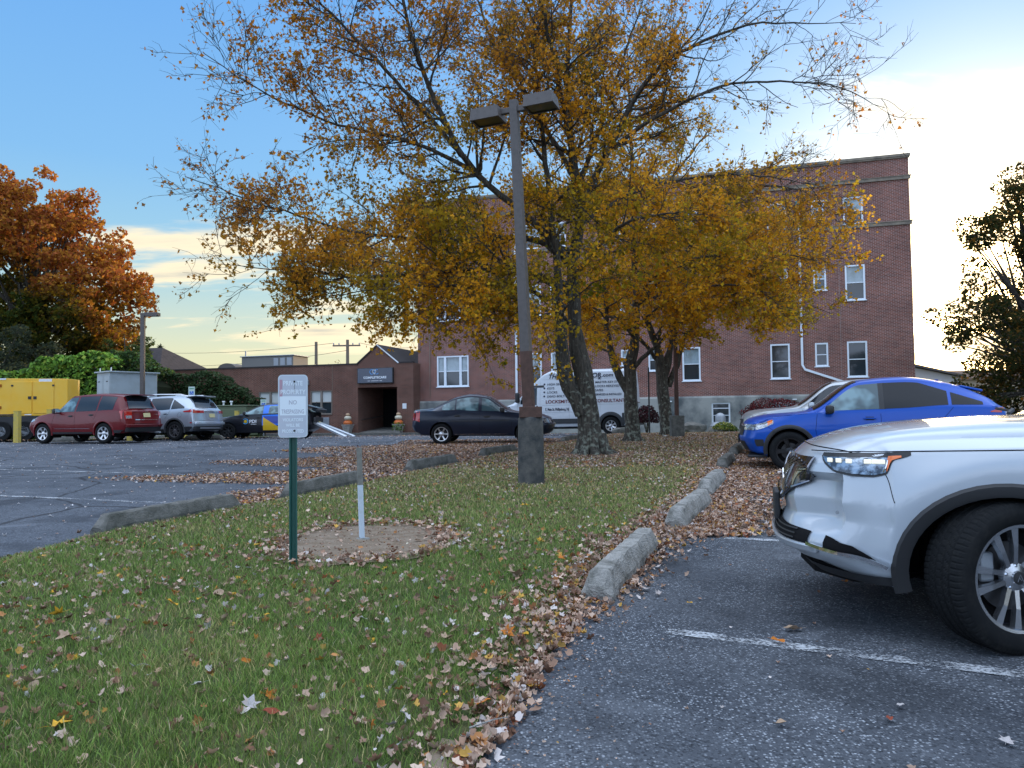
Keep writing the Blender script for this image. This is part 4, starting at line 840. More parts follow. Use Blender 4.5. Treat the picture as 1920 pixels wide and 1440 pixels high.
    # --- surface mapping
    def side(s,x,z,sd=1,off=0.0):
        Y,Z=s.section(x); i0=3; yy=np.interp(z,Z[i0:i0+s.NS+s.NG],Y[i0:i0+s.NS+s.NG]); y2=np.interp(z+.02,Z[i0:i0+s.NS+s.NG],Y[i0:i0+s.NS+s.NG])
        n=Vector((0,1,-(y2-yy)/.02)).normalized(); a,b,c=s.bend(x,yy+n.y*off,z+n.z*off); a=float(a)
        if x>s.nose-.5: a+=off*.5*(x-(s.nose-.5))*2
        return (a,float(b)*sd,float(c))
    def patch(s,name,m,x0,x1,bot,top,off=.004,sd=1,nx=14,nz=6,parent=None,thick=0):
        V=[];Fc=[]
        for i in range(nx+1):
            x=x0+(x1-x0)*i/nx; b=bot(x) if callable(bot) else bot; t=top(x) if callable(top) else top
            for j in range(nz+1): V.append(s.side(x,b+(max(t,b+.002)-b)*j/nz,sd,off))
        Fc=[(i*(nz+1)+j,(i+1)*(nz+1)+j,(i+1)*(nz+1)+j+1,i*(nz+1)+j+1) for i in range(nx) for j in range(nz)]
        g=MB(); g.add(V,Fc); o=g.build(name,m,parent or s.t,smooth=True)
        if thick:
            md=o.modifiers.new('thickness','SOLIDIFY'); md.thickness=thick; md.offset=-1
        return o
    def top_patch(s,name,m,x0,x1,u=.93,off=.005,nx=14,ny=20,zoff=0):
        V=[]
        for i in range(nx+1):
            x=x0+(x1-x0)*i/nx; wr=float(s.wr(x)); zr=float(s.zr(x)); zt=float(s.ztop(x)); zt=max(zt,zr+.004)
            for j in range(ny+1):
                q=-u+2*u*j/ny; z=zr+(zt-zr)*(1-abs(q)**s.pw)**(1/s.pw); a,b,c=s.bend(x,wr*q,z); V.append((float(a)+(off if x>(s.nose+s.tail)/2 else -off),float(b),float(c)+off))
        g=MB(); g.add(V,[(i*(ny+1)+j,(i+1)*(ny+1)+j,(i+1)*(ny+1)+j+1,i*(ny+1)+j+1) for i in range(nx) for j in range(ny)]); return g.build(name,m,s.t,smooth=True)
    def cap(s,end,y,z,off=0):
        x=s.nose if end>0 else s.tail; a,b,c=s.bend(x,y,z); return (float(a)+off*end,float(b),float(c))
    def cap_patch(s,name,m,end,y0,y1,bot,top,off=.006,ny=10,nz=6,parent=None,thick=0):
        V=[]
        for i in range(ny+1):
            y=y0+(y1-y0)*i/ny; b=bot(y) if callable(bot) else bot; t=top(y) if callable(top) else top
            for j in range(nz+1): V.append(s.cap(end,y,b+(t-b)*j/nz,off))
        g=MB(); g.add(V,[(i*(nz+1)+j,(i+1)*(nz+1)+j,(i+1)*(nz+1)+j+1,i*(nz+1)+j+1) for i in range(ny) for j in range(nz)]); o=g.build(name,m,parent or s.t,smooth=True)
        if thick:
            md=o.modifiers.new('thickness','SOLIDIFY'); md.thickness=thick; md.offset=-1
        return o
    def wrap(s,u,z,sd=1,off=0.0):
        Y,Z=s.section(s.nose); i0=3; yc=float(np.interp(z,Z[i0:i0+s.NS+s.NG],Y[i0:i0+s.NS+s.NG]))-.01
        q=lambda uu: (np.array(s.bend(s.nose,uu,z),float) if uu<yc else np.array(s.side(s.nose-.02-(uu-yc),z,1,0)))
        p=q(u); t=q(u+.02)-q(u-.02); n=np.array([-t[1],t[0],0.]); n=-n/np.linalg.norm(n); n=n if n[1]>0 or n[0]>0 else -n
        if n[0]<0 and n[1]<0: n=-n
        p=p+n*off; return (p[0],p[1]*sd,p[2])
    def wrap_patch(s,name,m,u0,u1,bot,top,off=.004,sd=1,nx=24,nz=6,parent=None):
        V=[]
        for i in range(nx+1):
            u=u0+(u1-u0)*i/nx; b=float(bot(u)); t=max(float(top(u)),b+.001)
            for j in range(nz+1): V.append(s.wrap(u,b+(t-b)*j/nz,sd,off))
        g=MB(); g.add(V,[(i*(nz+1)+j,(i+1)*(nz+1)+j,(i+1)*(nz+1)+j+1,i*(nz+1)+j+1) for i in range(nx) for j in range(nz)]); return g.build(name,m,parent or s.t,smooth=True)
    def wrap_line(s,name,m,pts,r,sd=1,off=0,n=10):
        P=[]
        for i in range(len(pts)-1):
            for k in range(n): P.append([pts[i][q]+(pts[i+1][q]-pts[i][q])*k/n for q in (0,1)])
        P.append(pts[-1]); g=MB(); g.tube([s.wrap(p[0],p[1],sd,off) for p in P],r,4); return g.build(name,m,s.t)
    def seam(s,pts,sd=1,r=.004,m=None,name='panel_gap',off=-.001,n=14):
        P=[]
        for i in range(len(pts)-1):
            for k in range(n): P.append([pts[i][q]+(pts[i+1][q]-pts[i][q])*k/n for q in (0,1)])
        P.append(pts[-1]); g=MB(); g.tube([s.side(p[0],p[1],sd,off) for p in P],r,4); return g.build(name,m or M_dark,s.t)
    def arch_trim(s,m,w,out=.012,name='arch_trim',a0=-12,a1=192,sides=(1,-1)):
        for ax,az,ra,rb in s.arches:
            for sd in sides:
                V=[];nn=26
                for i in range(nn+1):
                    a=R(a0)+R(a1-a0)*i/nn
                    for k in range(5):
                        rr=(.955,.965,1.0,1+.7*w/ra,1+w/ra)[k]
                        x=ax+ra*rr*math.cos(a); z=az+rb*rr*math.sin(a); px,py,pz=s.side(x,max(z,float(s.zb(x))+.03),1,(-.05,out*.7,out,out,-.002)[k])
                        V.append((x,py*sd,z))
                g=MB(); g.add(V,[(5*i+k,5*i+5+k,5*i+6+k,5*i+1+k) for i in range(nn) for k in range(4)]); g.build(name,m,s.t,smooth=True)
    def wheels(s,xs,Rw,w,track,rim,spokes,style='single',mrim=None,steer=0,detail=1):
        for x in xs:
            for sd in (1,-1):
                o=make_wheel(Rw,w,rim,spokes,style,mrim or M_alu,detail if (x==xs[0]) else 1); o.parent=s.t; o.location=(x,sd*(track/2),Rw-.012)
                o.rotation_euler=(0,0,(0 if sd>0 else PI)+(steer if x==xs[0] else 0))
    def mirror(s,x,z,m,sd=1,out=.13,size=(.13,.20,.15)):
        p=Vector(s.side(x,z,sd)); g=MB(); g.rbox((p.x-.02,p.y+sd*out,p.z+.055),size,.045); o=g.build('side_mirror',m,s.t,smooth=True)
        g=MB(); g.rbox((p.x-.02-size[0]/2-.001,p.y+sd*out,p.z+.055),(.004,size[1]*.8,size[2]*.75),.001); g.build('mirror_glass',M_chrome,o)
        g=MB(); g.tube([(p.x+.02,p.y-sd*.02,p.z-.01),(p.x,p.y+sd*(out-.05),p.z+.02)],.025,6); g.build('mirror_arm',M_black,o)
    def handle(s,x,z,sd=1,m=None):
        p=Vector(s.side(x,z,sd,.016)); g=MB(); g.rbox(p,(.20,.022,.028),.008); g.build('door_handle',m or s.paint,s.t,smooth=True)
        p=Vector(s.side(x,z,sd,.002)); g=MB(); V=[]; g.rbox(p,(.13,.008,.06),.003); g.build('handle_recess',M_black,s.t)
M_disc=mat('brake_iron',(.05,.05,.052),.4,.6)
def make_wheel(Rw,w,rim,spokes,style,mrim,detail=1):
    # axis along Y, outer face towards +Y
    hw=w/2; g=MB()
    prof=[(rim+.004,-hw*.86),(rim+.02,-hw*.92),((rim+Rw)/2,-hw*1.03),(Rw-.03,-hw*.95),(Rw-.008,-hw*.82),(Rw,-hw*.6)]
    prof+=[(Rw+.001,0)]+[(r,-h) for r,h in prof[::-1]]
    if detail<2:
        g.lathe([(r,h) for r,h in prof],36,axis='Y',cap=False); tyre=g.build('wheel',M_rubber,None,smooth=True)
    else:
        n=300; cols=[]
        ribs=[-.80,-.58,-.50,-.30,-.22,-.04,.04,.22,.30,.50,.58,.80]
        for k in range(41):
            u=-.86+1.72*k/40; cols.append(u)
        PR=[(rim+.004,-hw*.86,0),(rim+.012,-hw*.95,0),(rim+.03,-hw*1.0,0),((rim+Rw)/2,-hw*1.05,0),(Rw-.035,-hw*1.0,0),(Rw-.018,-hw*.93,1)]
        for u in cols:
            groove=any(abs(u-c)<.036 for c in (-.55,-.19,.19,.55)); PR.append((Rw-.010*abs(u)**4-(.007 if groove else 0),hw*u,0 if groove else (2 if abs(u)>.57 else 3)))
        PR+=[(r,-h,k) for r,h,k in PR[5::-1]]
        V=[];Fc=[]
        for j,(r,h,k) in enumerate(PR):
            for i in range(n):
                a=2*PI*i/n; rr=r
                if k in (1,2) and i%4==0: rr-=.0045
                if k==3 and (i+int(h*90))%5==0: rr-=.003
                V.append((rr*math.cos(a),h,rr*math.sin(a)))
        for j in range(len(PR)-1):
            for i in range(n): Fc.append((j*n+i,j*n+(i+1)%n,(j+1)*n+(i+1)%n,(j+1)*n+i))
        me=npmesh('wheel',np.array(V),np.array(Fc)); me.materials.append(M_rubber); bm=bmesh.new(); bm.from_mesh(me); bmesh.ops.recalc_face_normals(bm,faces=bm.faces[:]); 
        for f in bm.faces:
            c=f.calc_center_median(); rr=math.hypot(c.x,c.z); f.smooth=rr<Rw-.03
        bm.to_mesh(me); bm.free(); tyre=addobj('wheel',me)
    g=MB(); g.lathe([(rim+.006,-hw*.8),(rim-.012,-hw*.5),(rim-.014,hw*.62),(rim-.006,hw*.78),(rim+.010,hw*.86),(rim+.008,hw*.92),(rim-.008,hw*.90),(rim-.016,hw*.7)],48,axis='Y',cap=False); rm=g.build('rim',mrim,tyre,smooth=True)
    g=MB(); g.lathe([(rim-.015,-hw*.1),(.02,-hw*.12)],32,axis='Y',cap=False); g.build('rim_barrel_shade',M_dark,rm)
    g=MB(); g.lathe([(.06,hw*.0),(rim*.66,0.0),(rim*.66,.02),(.06,.02)],32,(0,hw*.02,0),axis='Y',cap=False); g.build('brake_disc',M_disc,rm)
    yo=hw*.80; ang=[]
    if style=='pair':
        for i in range(spokes): ang+= [2*PI*i/spokes+R(13),2*PI*i/spokes-R(13)]
    else: ang=[2*PI*i/spokes for i in range(spokes)]
    sw={'single':.052,'wide':.085,'pair':.034,'thin':.026}[style]*rim/.23
    for k,a in enumerate(ang):
        g=MB(); tw=(R(7) if k%2 else -R(7)) if style=='pair' else 0
        a2=a; a1=a+(tw*-1.1 if style=='pair' else 0)
        pin=Vector((.055*math.cos(a1),0,.055*math.sin(a1))); pout=Vector(((rim-.008)*math.cos(a2),0,(rim-.008)*math.sin(a2)))
        d=(pout-pin).normalized(); n_=Vector((-d.z,0,d.x)); V=[]
        for q,wd,dy in ((pin,sw*.8,-.028),((pin+pout)/2,sw*.75,-.008),(pout,sw*1.25,0)):
            for e,h in ((-.5,-.03),(-.42,0),(.42,0),(.5,-.03)): V.append((q.x+n_.x*wd*e,yo+dy+h,q.z+n_.z*wd*e))
        g.add(V,[(0,4,5,1),(1,5,6,2),(2,6,7,3),(4,8,9,5),(5,9,10,6),(6,10,11,7)]); g.build('spoke',mrim,rm)
    g=MB(); g.lathe([(.075,yo-.06),(.072,yo-.028),(.036,yo-.018),(.034,yo-.008),(.0,yo-.004)],20,axis='Y',cap=False); hb=g.build('hub',mrim,rm,smooth=True)
    if detail>=2:
        g=MB(); g.lathe([(.033,yo-.007),(.0,yo-.002)],20,axis='Y',cap=False); g.build('centre_cap',M_black,rm)
        g=MB(); g.tube([(-.016,yo,-.016),(0,yo,.018),(.016,yo,-.016)],.003,4); g.tube([(-.006,yo,-.012),(.006,yo,.004)],.002,4); g.build('cap_badge',M_chrome,rm)
        for i in range(5):
            a=2*PI*i/5+R(18); g=MB(); g.lathe([(.011,yo-.05),(.011,yo-.026),(.006,yo-.020)],6,(.058*math.cos(a),0,.058*math.sin(a)),axis='Y'); g.build('lug_nut',M_chrome,rm)
        g=MB(); g.rbox((.13,yo-.09,.05),(.08,.06,.15),.015); g.build('brake_caliper',M_steel,rm)
    return tyre
def mkP(nose,tail,hw,H,wb,hf,cowl,cz,wt,re,rz_,bx,bz,dz,beltf,beltr,zb=.24,zm=.55,**k):
    q=.10
    P=dict(nose=nose,tail=tail,
        ztop=[(nose,hf),(nose-.15,hf+.05),(nose-.45,hf+(cz-hf)*.62),(cowl,cz),(cowl-.12,cz+.06),(wt,H-.05),((wt+re)/2,H),(re,rz_),(bx,bz),(tail+.02,dz),(tail,dz-.01)],
        zsh=[(nose,hf-.10),(nose-.35,hf-.03),(cowl,beltf),((wt+re)/2,(beltf+beltr)/2+.01),(re,beltr),(bx,min(beltr,bz-.03)),(tail,min(dz-.05,beltr))],
        zr=[(nose,hf-.06),(nose-.35,hf+.0),(cowl,cz-.05),(cowl-.12,cz-.02),(wt,H-.11),((wt+re)/2,H-.075),(re,rz_-.06),(bx,max(bz-.03,min(beltr,bz-.03)+.01)),(tail,min(dz-.05,beltr)+.02)],
        wr=[(nose,hw*.84),(cowl,hw*.83),(cowl-.12,hw*.82),(wt,hw*.68),(re,hw*.66),(bx,hw*.76),(tail,hw*.78)],
        wsh=[(nose,hw*.90),(cowl,hw*.945),((wt+re)/2,hw*.945),(bx,hw*.93),(tail,hw*.90)],
        hw=[(0,hw),(nose,hw*.95),(-wb/2,hw*.985),(-wb,hw),(tail,hw*.95)],
        zb=[(nose,zb+.02),(nose-.35,zb-.03),(0,zb-.02),(-wb,zb),(tail+.35,zb+.02),(tail,zb+.12)],
        zm=[(nose,zm+.05),(0,zm+.08),(-wb/2,zm),(-wb,zm+.08),(tail,zm+.1)],
        ff=[(zb,-.12),(zb+.2,-.0),(.55,.02),(hf-.12,-.03),(hf,-.09),(2,-.1)],rf=[(zb,-.1),(zb+.3,0),(.75,-.02),(1.0,-.06),(2,-.10)],kf=.30,kr=.20)
    P.update(k); return P
def wins(c,spans,sd,m=None,gap=.028,low=.018,cut=None):
    for x0,x1 in spans:
        c.patch('window',m or M_glass,x0,x1,lambda x: float(c.zsh(x))+low,(lambda x: min(float(c.zr(x))-gap,cut(x) if cut else 9)),.004,sd,16,5)
def paint(name,c,metal=.0,rough=.35,flake=None): return mat(name,c,rough,metal,.38,spec=.3)
E_=PI-R(17)
# --- blue crossover --------------------------------------------------
def loc_from_nose(nx,ny,Lf,rz,hw):  # near-side nose corner -> axle centre
    f=Vector((math.cos(rz),math.sin(rz))); l=Vector((-f.y,f.x)); c=Vector((nx,ny))-f*Lf-l*hw; return (c.x,c.y,gz1(c.x,c.y))
def blue_suv():
    P=mkP(.85,-3.46,.89,1.605,2.61,.86,-.28,1.02,-1.15,-2.50,1.50,-3.30,1.12,1.06,.99,1.10,zb=.27,zm=.62)
    c=Car('parked_suv',loc_from_nose(4.10,13.55,.72,PI-R(18.5),.89),PI-R(18.5),'glossy blue compact suv parked behind the white car','car',paint('blue_paint',(.003,.070,.40),.1,.3),P)
    c.body([(0,.36,.385,.385),(-2.61,.36,.385,.385)],.385)
    c.arch_trim(M_black,.055); 
    for sd in (1,-1):
        A=lambda x: 9
        wins(c,[(-.62,-1.42)],sd,M_glass_front); wins(c,[(-1.50,-2.45),(-2.50,-2.95)],sd,M_glass_dark,cut=lambda x: 1.47-(-2.1-x)*.36)
        c.patch('pillar_trim',M_black,-1.40,-1.52,lambda x: float(c.zsh(x))+.015,lambda x: float(c.zr(x))-.026,.003,sd,3,5)
        c.patch('sill_trim',M_black,-.42,-2.18,lambda x: float(c.zb(x))+.03,lambda x: .37,.010,sd,12,3)
        c.patch('headlight',M_lens,.84,.30,lambda x: .70+(.84-x)*.20,lambda x: .80+(.84-x)*.14,.006,sd,10,4); c.patch('indicator',M_amber,.52,.33,lambda x: .775+(.52-x)*.26,lambda x: .845+(.52-x)*.14,.010,sd,6,3)
        c.cap_patch('headlight',M_lens,1,sd*.45,sd*.83,.70,.80,.008); c.patch('fog_lamp_recess',M_black,.83,.62,.42,.54,.006,sd,5,3)
        c.patch('tail_light',M_red,-3.42,-3.05,lambda x:.99+(-3.42-x)*-.02,lambda x:1.07-(x+3.42)*.15,.008,sd,8,4)
        c.handle(-1.27,.90,sd); c.mirror(-.62,1.0,M_black,sd)
        c.seam([(-.48,.42),(-.42,.7),(-.45,.98)],sd); c.seam([(-1.46,.38),(-1.44,.98)],sd); c.seam([(-2.25,.75),(-2.52,1.08)],sd); c.seam([(.50,.76),(.28,.70)],sd); c.seam([(.75,.83),(.25,.93),(-.3,.99)],sd,r=.003)
    c.cap_patch('grille',M_black,1,-.52,.52,.60,.80,.010); c.cap_patch('grille_bar',M_chrome,1,-.55,.55,.765,.80,.020,thick=.01); c.cap_patch('lower_grille',M_black,1,-.60,.60,.33,.50,.008)
    g=MB(); p=c.cap(1,0,.5,.02); g.rbox((p[0],0,.52),(.02,.32,.16),.005); g.build('plate_holder',M_black,c.t)
    g=MB(); g.rbox((c.cap(1,0,.25)[0]-.2,0,.235),(.35,1.5,.05),.02); g.build('chin_spoiler',M_black,c.t)
    c.top_patch('windscreen',M_glass,-.40,-1.10,.93); c.top_patch('rear_window',M_glass,-2.70,-3.18,.88)
    g=MB(); g.rbox((-2.84,0,1.385),(.34,1.14,.035),.015,mtx=Matrix.Rotation(R(-14),3,'Y')); g.build('roof_spoiler',c.paint,c.t,smooth=True)
    g=MB(); g.prism([(-2.44,0),(-2.28,0),(-2.42,.055),(-2.46,.055)],-.015,.015,Matrix.Translation((0,0,1.495))@RX.to_4x4()); g.build('roof_antenna',c.paint,c.t)
    c.wheels([0,-2.61],.345,.215,1.54,.225,5,'wide',mat('black_alloy',(.03,.03,.032),.35,.6))
blue_suv()
# --- silver car behind it --------------------------------------------
def silver_far():
    P=mkP(.85,-3.7,.90,1.64,2.66,.92,-.25,1.06,-1.1,-2.8,1.55,-3.5,1.12,1.06,1.02,1.12,zb=.27,zm=.62)
    c=Car('parked_car',loc_from_nose(4.98,16.55,.72,PI-R(19),.90),PI-R(19),'pale silver car mostly hidden behind the blue suv','car',paint('silver_far_paint',(.50,.53,.55),.5,.3),P)
    c.body([(0,.36,.38,.38),(-2.66,.36,.38,.38)],.38)
    for sd in (1,-1):
        wins(c,[(-.58,-1.42),(-1.48,-2.4),(-2.46,-3.0)],sd); c.patch('headlight',M_lens,.82,.35,lambda x:.74+(.8-x)*.15,lambda x:.85+(.8-x)*.12,.006,sd); c.mirror(-.6,1.03,c.paint,sd); c.handle(-1.3,.93,sd); c.seam([(-.45,.45),(-.45,1.0)],sd)
    c.cap_patch('grille',M_black,1,-.5,.5,.58,.80,.010); c.top_patch('windscreen',M_glass,-.37,-1.05,.93); c.top_patch('rear_window',M_glass,-2.92,-3.4,.88)
    c.wheels([0,-2.66],.34,.21,1.56,.22,5,'wide')
silver_far()
# --- dark sedan --------------------------------------------------------
def sedan():
    rz=R(-5); P=mkP(.80,-3.48,.845,1.47,2.50,.76,-.42,.96,-1.22,-2.05,1.40,-2.86,1.06,1.0,.92,.98,zb=.24,zm=.58)
    P['zr']=[(.80,.70),(.45,.76),(-.42,.91),(-.54,.94),(-1.22,1.36),(-1.64,1.395),(-2.05,1.34),(-2.86,1.01),(-3.48,.96)]
    P['ztop'][-2]=(-3.46,1.0)
    Yd=23.5; a=at(828,800,Yd-.75); 
    c=Car('parked_sedan',(0,0,0),rz,'dark navy sedan parked broadside on the left lot beside the lamp base','car',paint('navy_paint',(.008,.014,.032),.2,.3),P)
    f=Vector((math.cos(rz),math.sin(rz),0)); l=Vector((-f.y,f.x,0)); p=Vector((a.x,a.y,0))+f*2.50+l*.76; c.t.location=(p.x,p.y,gz1(p.x,p.y)-.005)
    c.body([(0,.315,.345,.345),(-2.5,.315,.345,.345)],.345)
    for sd in (1,-1):
        wins(c,[(-.62,-1.30),(-1.40,-2.06),(-2.10,-2.48)],sd,M_glass_front,gap=.03)
        c.patch('side_moulding',M_black,-.50,-2.2,.665,.69,.008,sd,10,2); c.patch('side_moulding',M_black,-.50,-2.9,.71,.718,.005,sd,10,2)
        c.patch('headlight',M_lens,.78,.36,lambda x:.60+(.78-x)*.12,lambda x:.71+(.78-x)*.16,.008,sd); c.cap_patch('headlight',M_lens,1,sd*.42,sd*.79,.60,.72,.008)
        c.patch('tail_light',M_red,-3.46,-3.22,lambda x:.70-(x+3.46)*.2,lambda x:.98-(x+3.46)*.1,.008,sd); c.cap_patch('tail_light',M_red,-1,sd*.50,sd*.80,.70,.92,.008)
        c.handle(-1.15,.80,sd,M_black); c.handle(-2.02,.83,sd,M_black); c.mirror(-.66,.94,M_black,sd)
        c.seam([(-.45,.36),(-.42,.6),(-.50,.92)],sd); c.seam([(-1.36,.34),(-1.36,.94)],sd); c.seam([(-2.20,.62),(-2.42,.95)],sd)
        c.patch('sill_highlight',M_chrome,-.5,-2.1,.285,.292,.006,sd,8,1)
    c.cap_patch('grille',M_black,1,-.36,.36,.60,.68,.010); c.cap_patch('lower_grille',M_black,1,-.5,.5,.32,.44,.008); c.cap_patch('licence_plate',M_plate,1,-.15,.15,.46,.58,.016)
    c.cap_patch('licence_plate',M_plate,-1,-.15,.15,.78,.90,.016)
    c.top_patch('windscreen',M_glass,-.56,-1.18,.93); c.top_patch('rear_window',M_glass,-2.15,-2.78,.9)
    c.wheels([0,-2.5],.31,.19,1.47,.20,6,'single')
sedan()
# --- dark red suv ------------------------------------------------------
def red_suv():
    P=mkP(.86,-3.66,.89,1.69,2.615,.86,-.35,1.08,-1.15,-3.10,1.62,-3.50,1.14,1.10,1.02,1.10,zb=.30,zm=.62)
    rw=at(196,810,25.9); f=Vector((math.cos(E_),math.sin(E_),0)); l=Vector((-f.y,f.x,0)); p=Vector((rw.x,rw.y,0))+f*2.615-l*.80
    c=Car('parked_suv',(p.x,p.y,gz1(p.x,p.y)),E_,'dark red suv parked by the yellow generator','car',paint('maroon_paint',(.13,.005,.007),.0,.3),P)
    c.body([(0,.35,.39,.39),(-2.615,.35,.39,.39)],.39); c.arch_trim(c.paint,.05,.010)
    for sd in (1,-1):
        wins(c,[(-.66,-1.36)],sd,M_glass_front,cut=lambda x: 1.60); wins(c,[(-1.43,-2.28),(-2.34,-2.98)],sd,cut=lambda x: 1.60)
        c.patch('sill_trim',M_black,-.45,-2.15,lambda x: float(c.zb(x))+.03,.38,.008,sd,10,3); c.patch('rear_trim',M_black,-3.05,-3.62,lambda x: float(c.zb(x))+.03,.44,.008,sd,8,3)
        c.patch('side_strip',M_chrome,-.55,-2.05,.49,.502,.008,sd,8,1)
        c.patch('headlight',M_lens,.82,.5,lambda x:.72+(.8-x)*.2,lambda x:.84+(.8-x)*.12,.006,sd)
        c.patch('tail_light',M_red,-3.60,-3.28,lambda x:.92+(-3.45-x)*-.7 if x>-3.45 else .80,lambda x:1.08,.010,sd,8,5); c.cap_patch('tail_light',M_red,-1,sd*.60,sd*.83,.80,1.06,.010); c.cap_patch('reversing_light',M_lens,-1,sd*.62,sd*.80,.82,.92,.016)
        c.handle(-1.22,.92,sd,M_black); c.handle(-2.10,.95,sd,M_black); c.mirror(-.68,1.04,M_black,sd,size=(.15,.22,.18))
        c.seam([(-.47,.40),(-.44,.7),(-.52,1.02)],sd); c.seam([(-1.40,.38),(-1.40,1.04)],sd); c.seam([(-2.22,.78),(-2.34,1.06)],sd)
    c.top_patch('windscreen',M_glass,-.48,-1.10,.93); c.top_patch('rear_window',M_glass,-3.15,-3.47,.86,off=.010)
    c.cap_patch('licence_plate',M_plate,-1,-.16,.16,.86,1.00,.014); c.cap_patch('rear_bumper',M_black,-1,-.80,.80,.36,.52,.03,thick=.03); c.cap_patch('bumper_top',c.paint,-1,-.82,.82,.52,.62,.05,thick=.05); c.cap_patch('tailgate_trim',M_chrome,-1,-.5,.5,.765,.785,.012)
    c.cap_patch('tailgate_gap',M_dark,-1,-.60,.60,.640,.650,.006); c.cap_patch('badge',M_chrome,-1,-.07,.07,1.03,1.06,.014); c.cap_patch('badge',M_chrome,-1,-.55,-.35,.94,.955,.012)
    g=MB(); g.rbox((-3.30,0,1.62),(.28,1.12,.035),.012); g.build('roof_spoiler',c.paint,c.t,smooth=True)
    g=MB(); g.rbox((-3.56,.12,1.155),(.03,.36,.03),.01); g.build('rear_wiper',M_black,c.t)
    g=MB(); g.tube([(-3.50,-.5,.33),(-3.74,-.5,.33)],.035,8); g.build('exhaust_pipe',M_steel,c.t)
    c.wheels([0,-2.615],.345,.215,1.54,.215,6,'wide')
red_suv()
# --- silver suv --------------------------------------------------------
def silver_suv():
    P=mkP(.93,-3.64,.92,1.68,2.66,.92,-.3,1.08,-1.15,-3.0,1.60,-3.48,1.18,1.12,1.03,1.15,zb=.30,zm=.65)
    rz=PI-R(16); rw=at(329,806,28.4); f=Vector((math.cos(rz),math.sin(rz),0)); l=Vector((-f.y,f.x,0)); p=Vector((rw.x,rw.y,0))+f*2.66-l*.82
    c=Car('parked_suv',(p.x,p.y,gz1(p.x,p.y)),rz,'silver suv with black lower trim between the red suv and the black hatchback','car',paint('silver_paint',(.42,.47,.52),.55,.3),P)
    c.body([(0,.37,.41,.41),(-2.66,.37,.41,.41)],.41); c.arch_trim(mat('grey_arch',(.06,.065,.07),.6),.055)
    for sd in (1,-1):
        wins(c,[(-.66,-1.40),(-1.47,-2.42),(-2.47,-3.05)],sd,cut=lambda x: 1.575-max(0,(-2.35-x))*.50)
        c.patch('sill_trim',M_black,-.45,-2.2,lambda x: float(c.zb(x))+.03,.42,.010,sd,10,3); c.patch('rear_trim',M_black,-3.1,-3.60,lambda x: float(c.zb(x))+.03,.50,.008,sd,8,3)
        c.patch('headlight',M_lens,.88,.5,.78,.88,.006,sd); c.patch('tail_light',M_red,-3.60,-3.05,lambda x:1.02+(x+3.6)*.02,lambda x:1.13-(x+3.6)*.10,.012,sd,8,4); c.cap_patch('tail_light',M_red,-1,sd*.42,sd*.86,lambda y:1.0,lambda y:1.10,.012)
        c.handle(-1.25,.95,sd); c.handle(-2.25,.98,sd); c.mirror(-.68,1.05,c.paint,sd)
        c.seam([(-2.26,.80),(-2.46,1.1)],sd); c.seam([(-1.44,.4),(-1.44,1.05)],sd)
        g=MB(); g.tube([(-1.2,sd*.60,1.66),(-1.5,sd*.61,1.725),(-2.7,sd*.60,1.70),(-3.0,sd*.59,1.62)],.02,6); g.build('roof_rail',M_alu,c.t,smooth=True)
        c.patch('reflector',M_red,-3.58,-3.45,.62,.66,.012,sd,4,2)
        g=MB(); V=[c.side(-2.88+.085*math.cos(a),.93+.085*math.sin(a),sd,.001) for a in np.linspace(0,2*PI,20)]
        if sd>0: g.tube(V,.003,4); g.build('fuel_flap',M_dark,c.t)
    c.top_patch('windscreen',M_glass,-.48,-1.10,.93); c.top_patch('rear_window',M_glass,-3.06,-3.44,.88,off=.010)
    g=MB(); g.rbox((-3.12,0,1.625),(.42,1.18,.04),.015,mtx=Matrix.Rotation(R(4),3,'Y')); g.build('roof_spoiler',c.paint,c.t,smooth=True)
    c.cap_patch('licence_plate',M_plate,-1,-.16,.16,.84,.98,.016); c.cap_patch('plate_recess',M_steel,-1,-.33,.33,.78,1.03,.006); c.cap_patch('rear_bumper',M_black,-1,-.84,.84,.36,.50,.03,thick=.03)
    c.cap_patch('bumper_top',c.paint,-1,-.86,.86,.56,.68,.06,thick=.06); c.cap_patch('skid_strip',M_alu,-1,-.62,.62,.42,.47,.045); c.cap_patch('chrome_bar',M_chrome,-1,-.44,.44,1.035,1.06,.014); c.cap_patch('tailgate_gap',M_dark,-1,-.66,.66,.70,.708,.006)
    g=MB(); g.rbox((-3.58,-.05,1.21),(.03,.34,.03),.01); g.build('rear_wiper',M_black,c.t)
    c.wheels([0,-2.66],.36,.225,1.58,.225,5,'pair',mat('dark_alloy',(.22,.22,.23),.35,.8))
silver_suv()
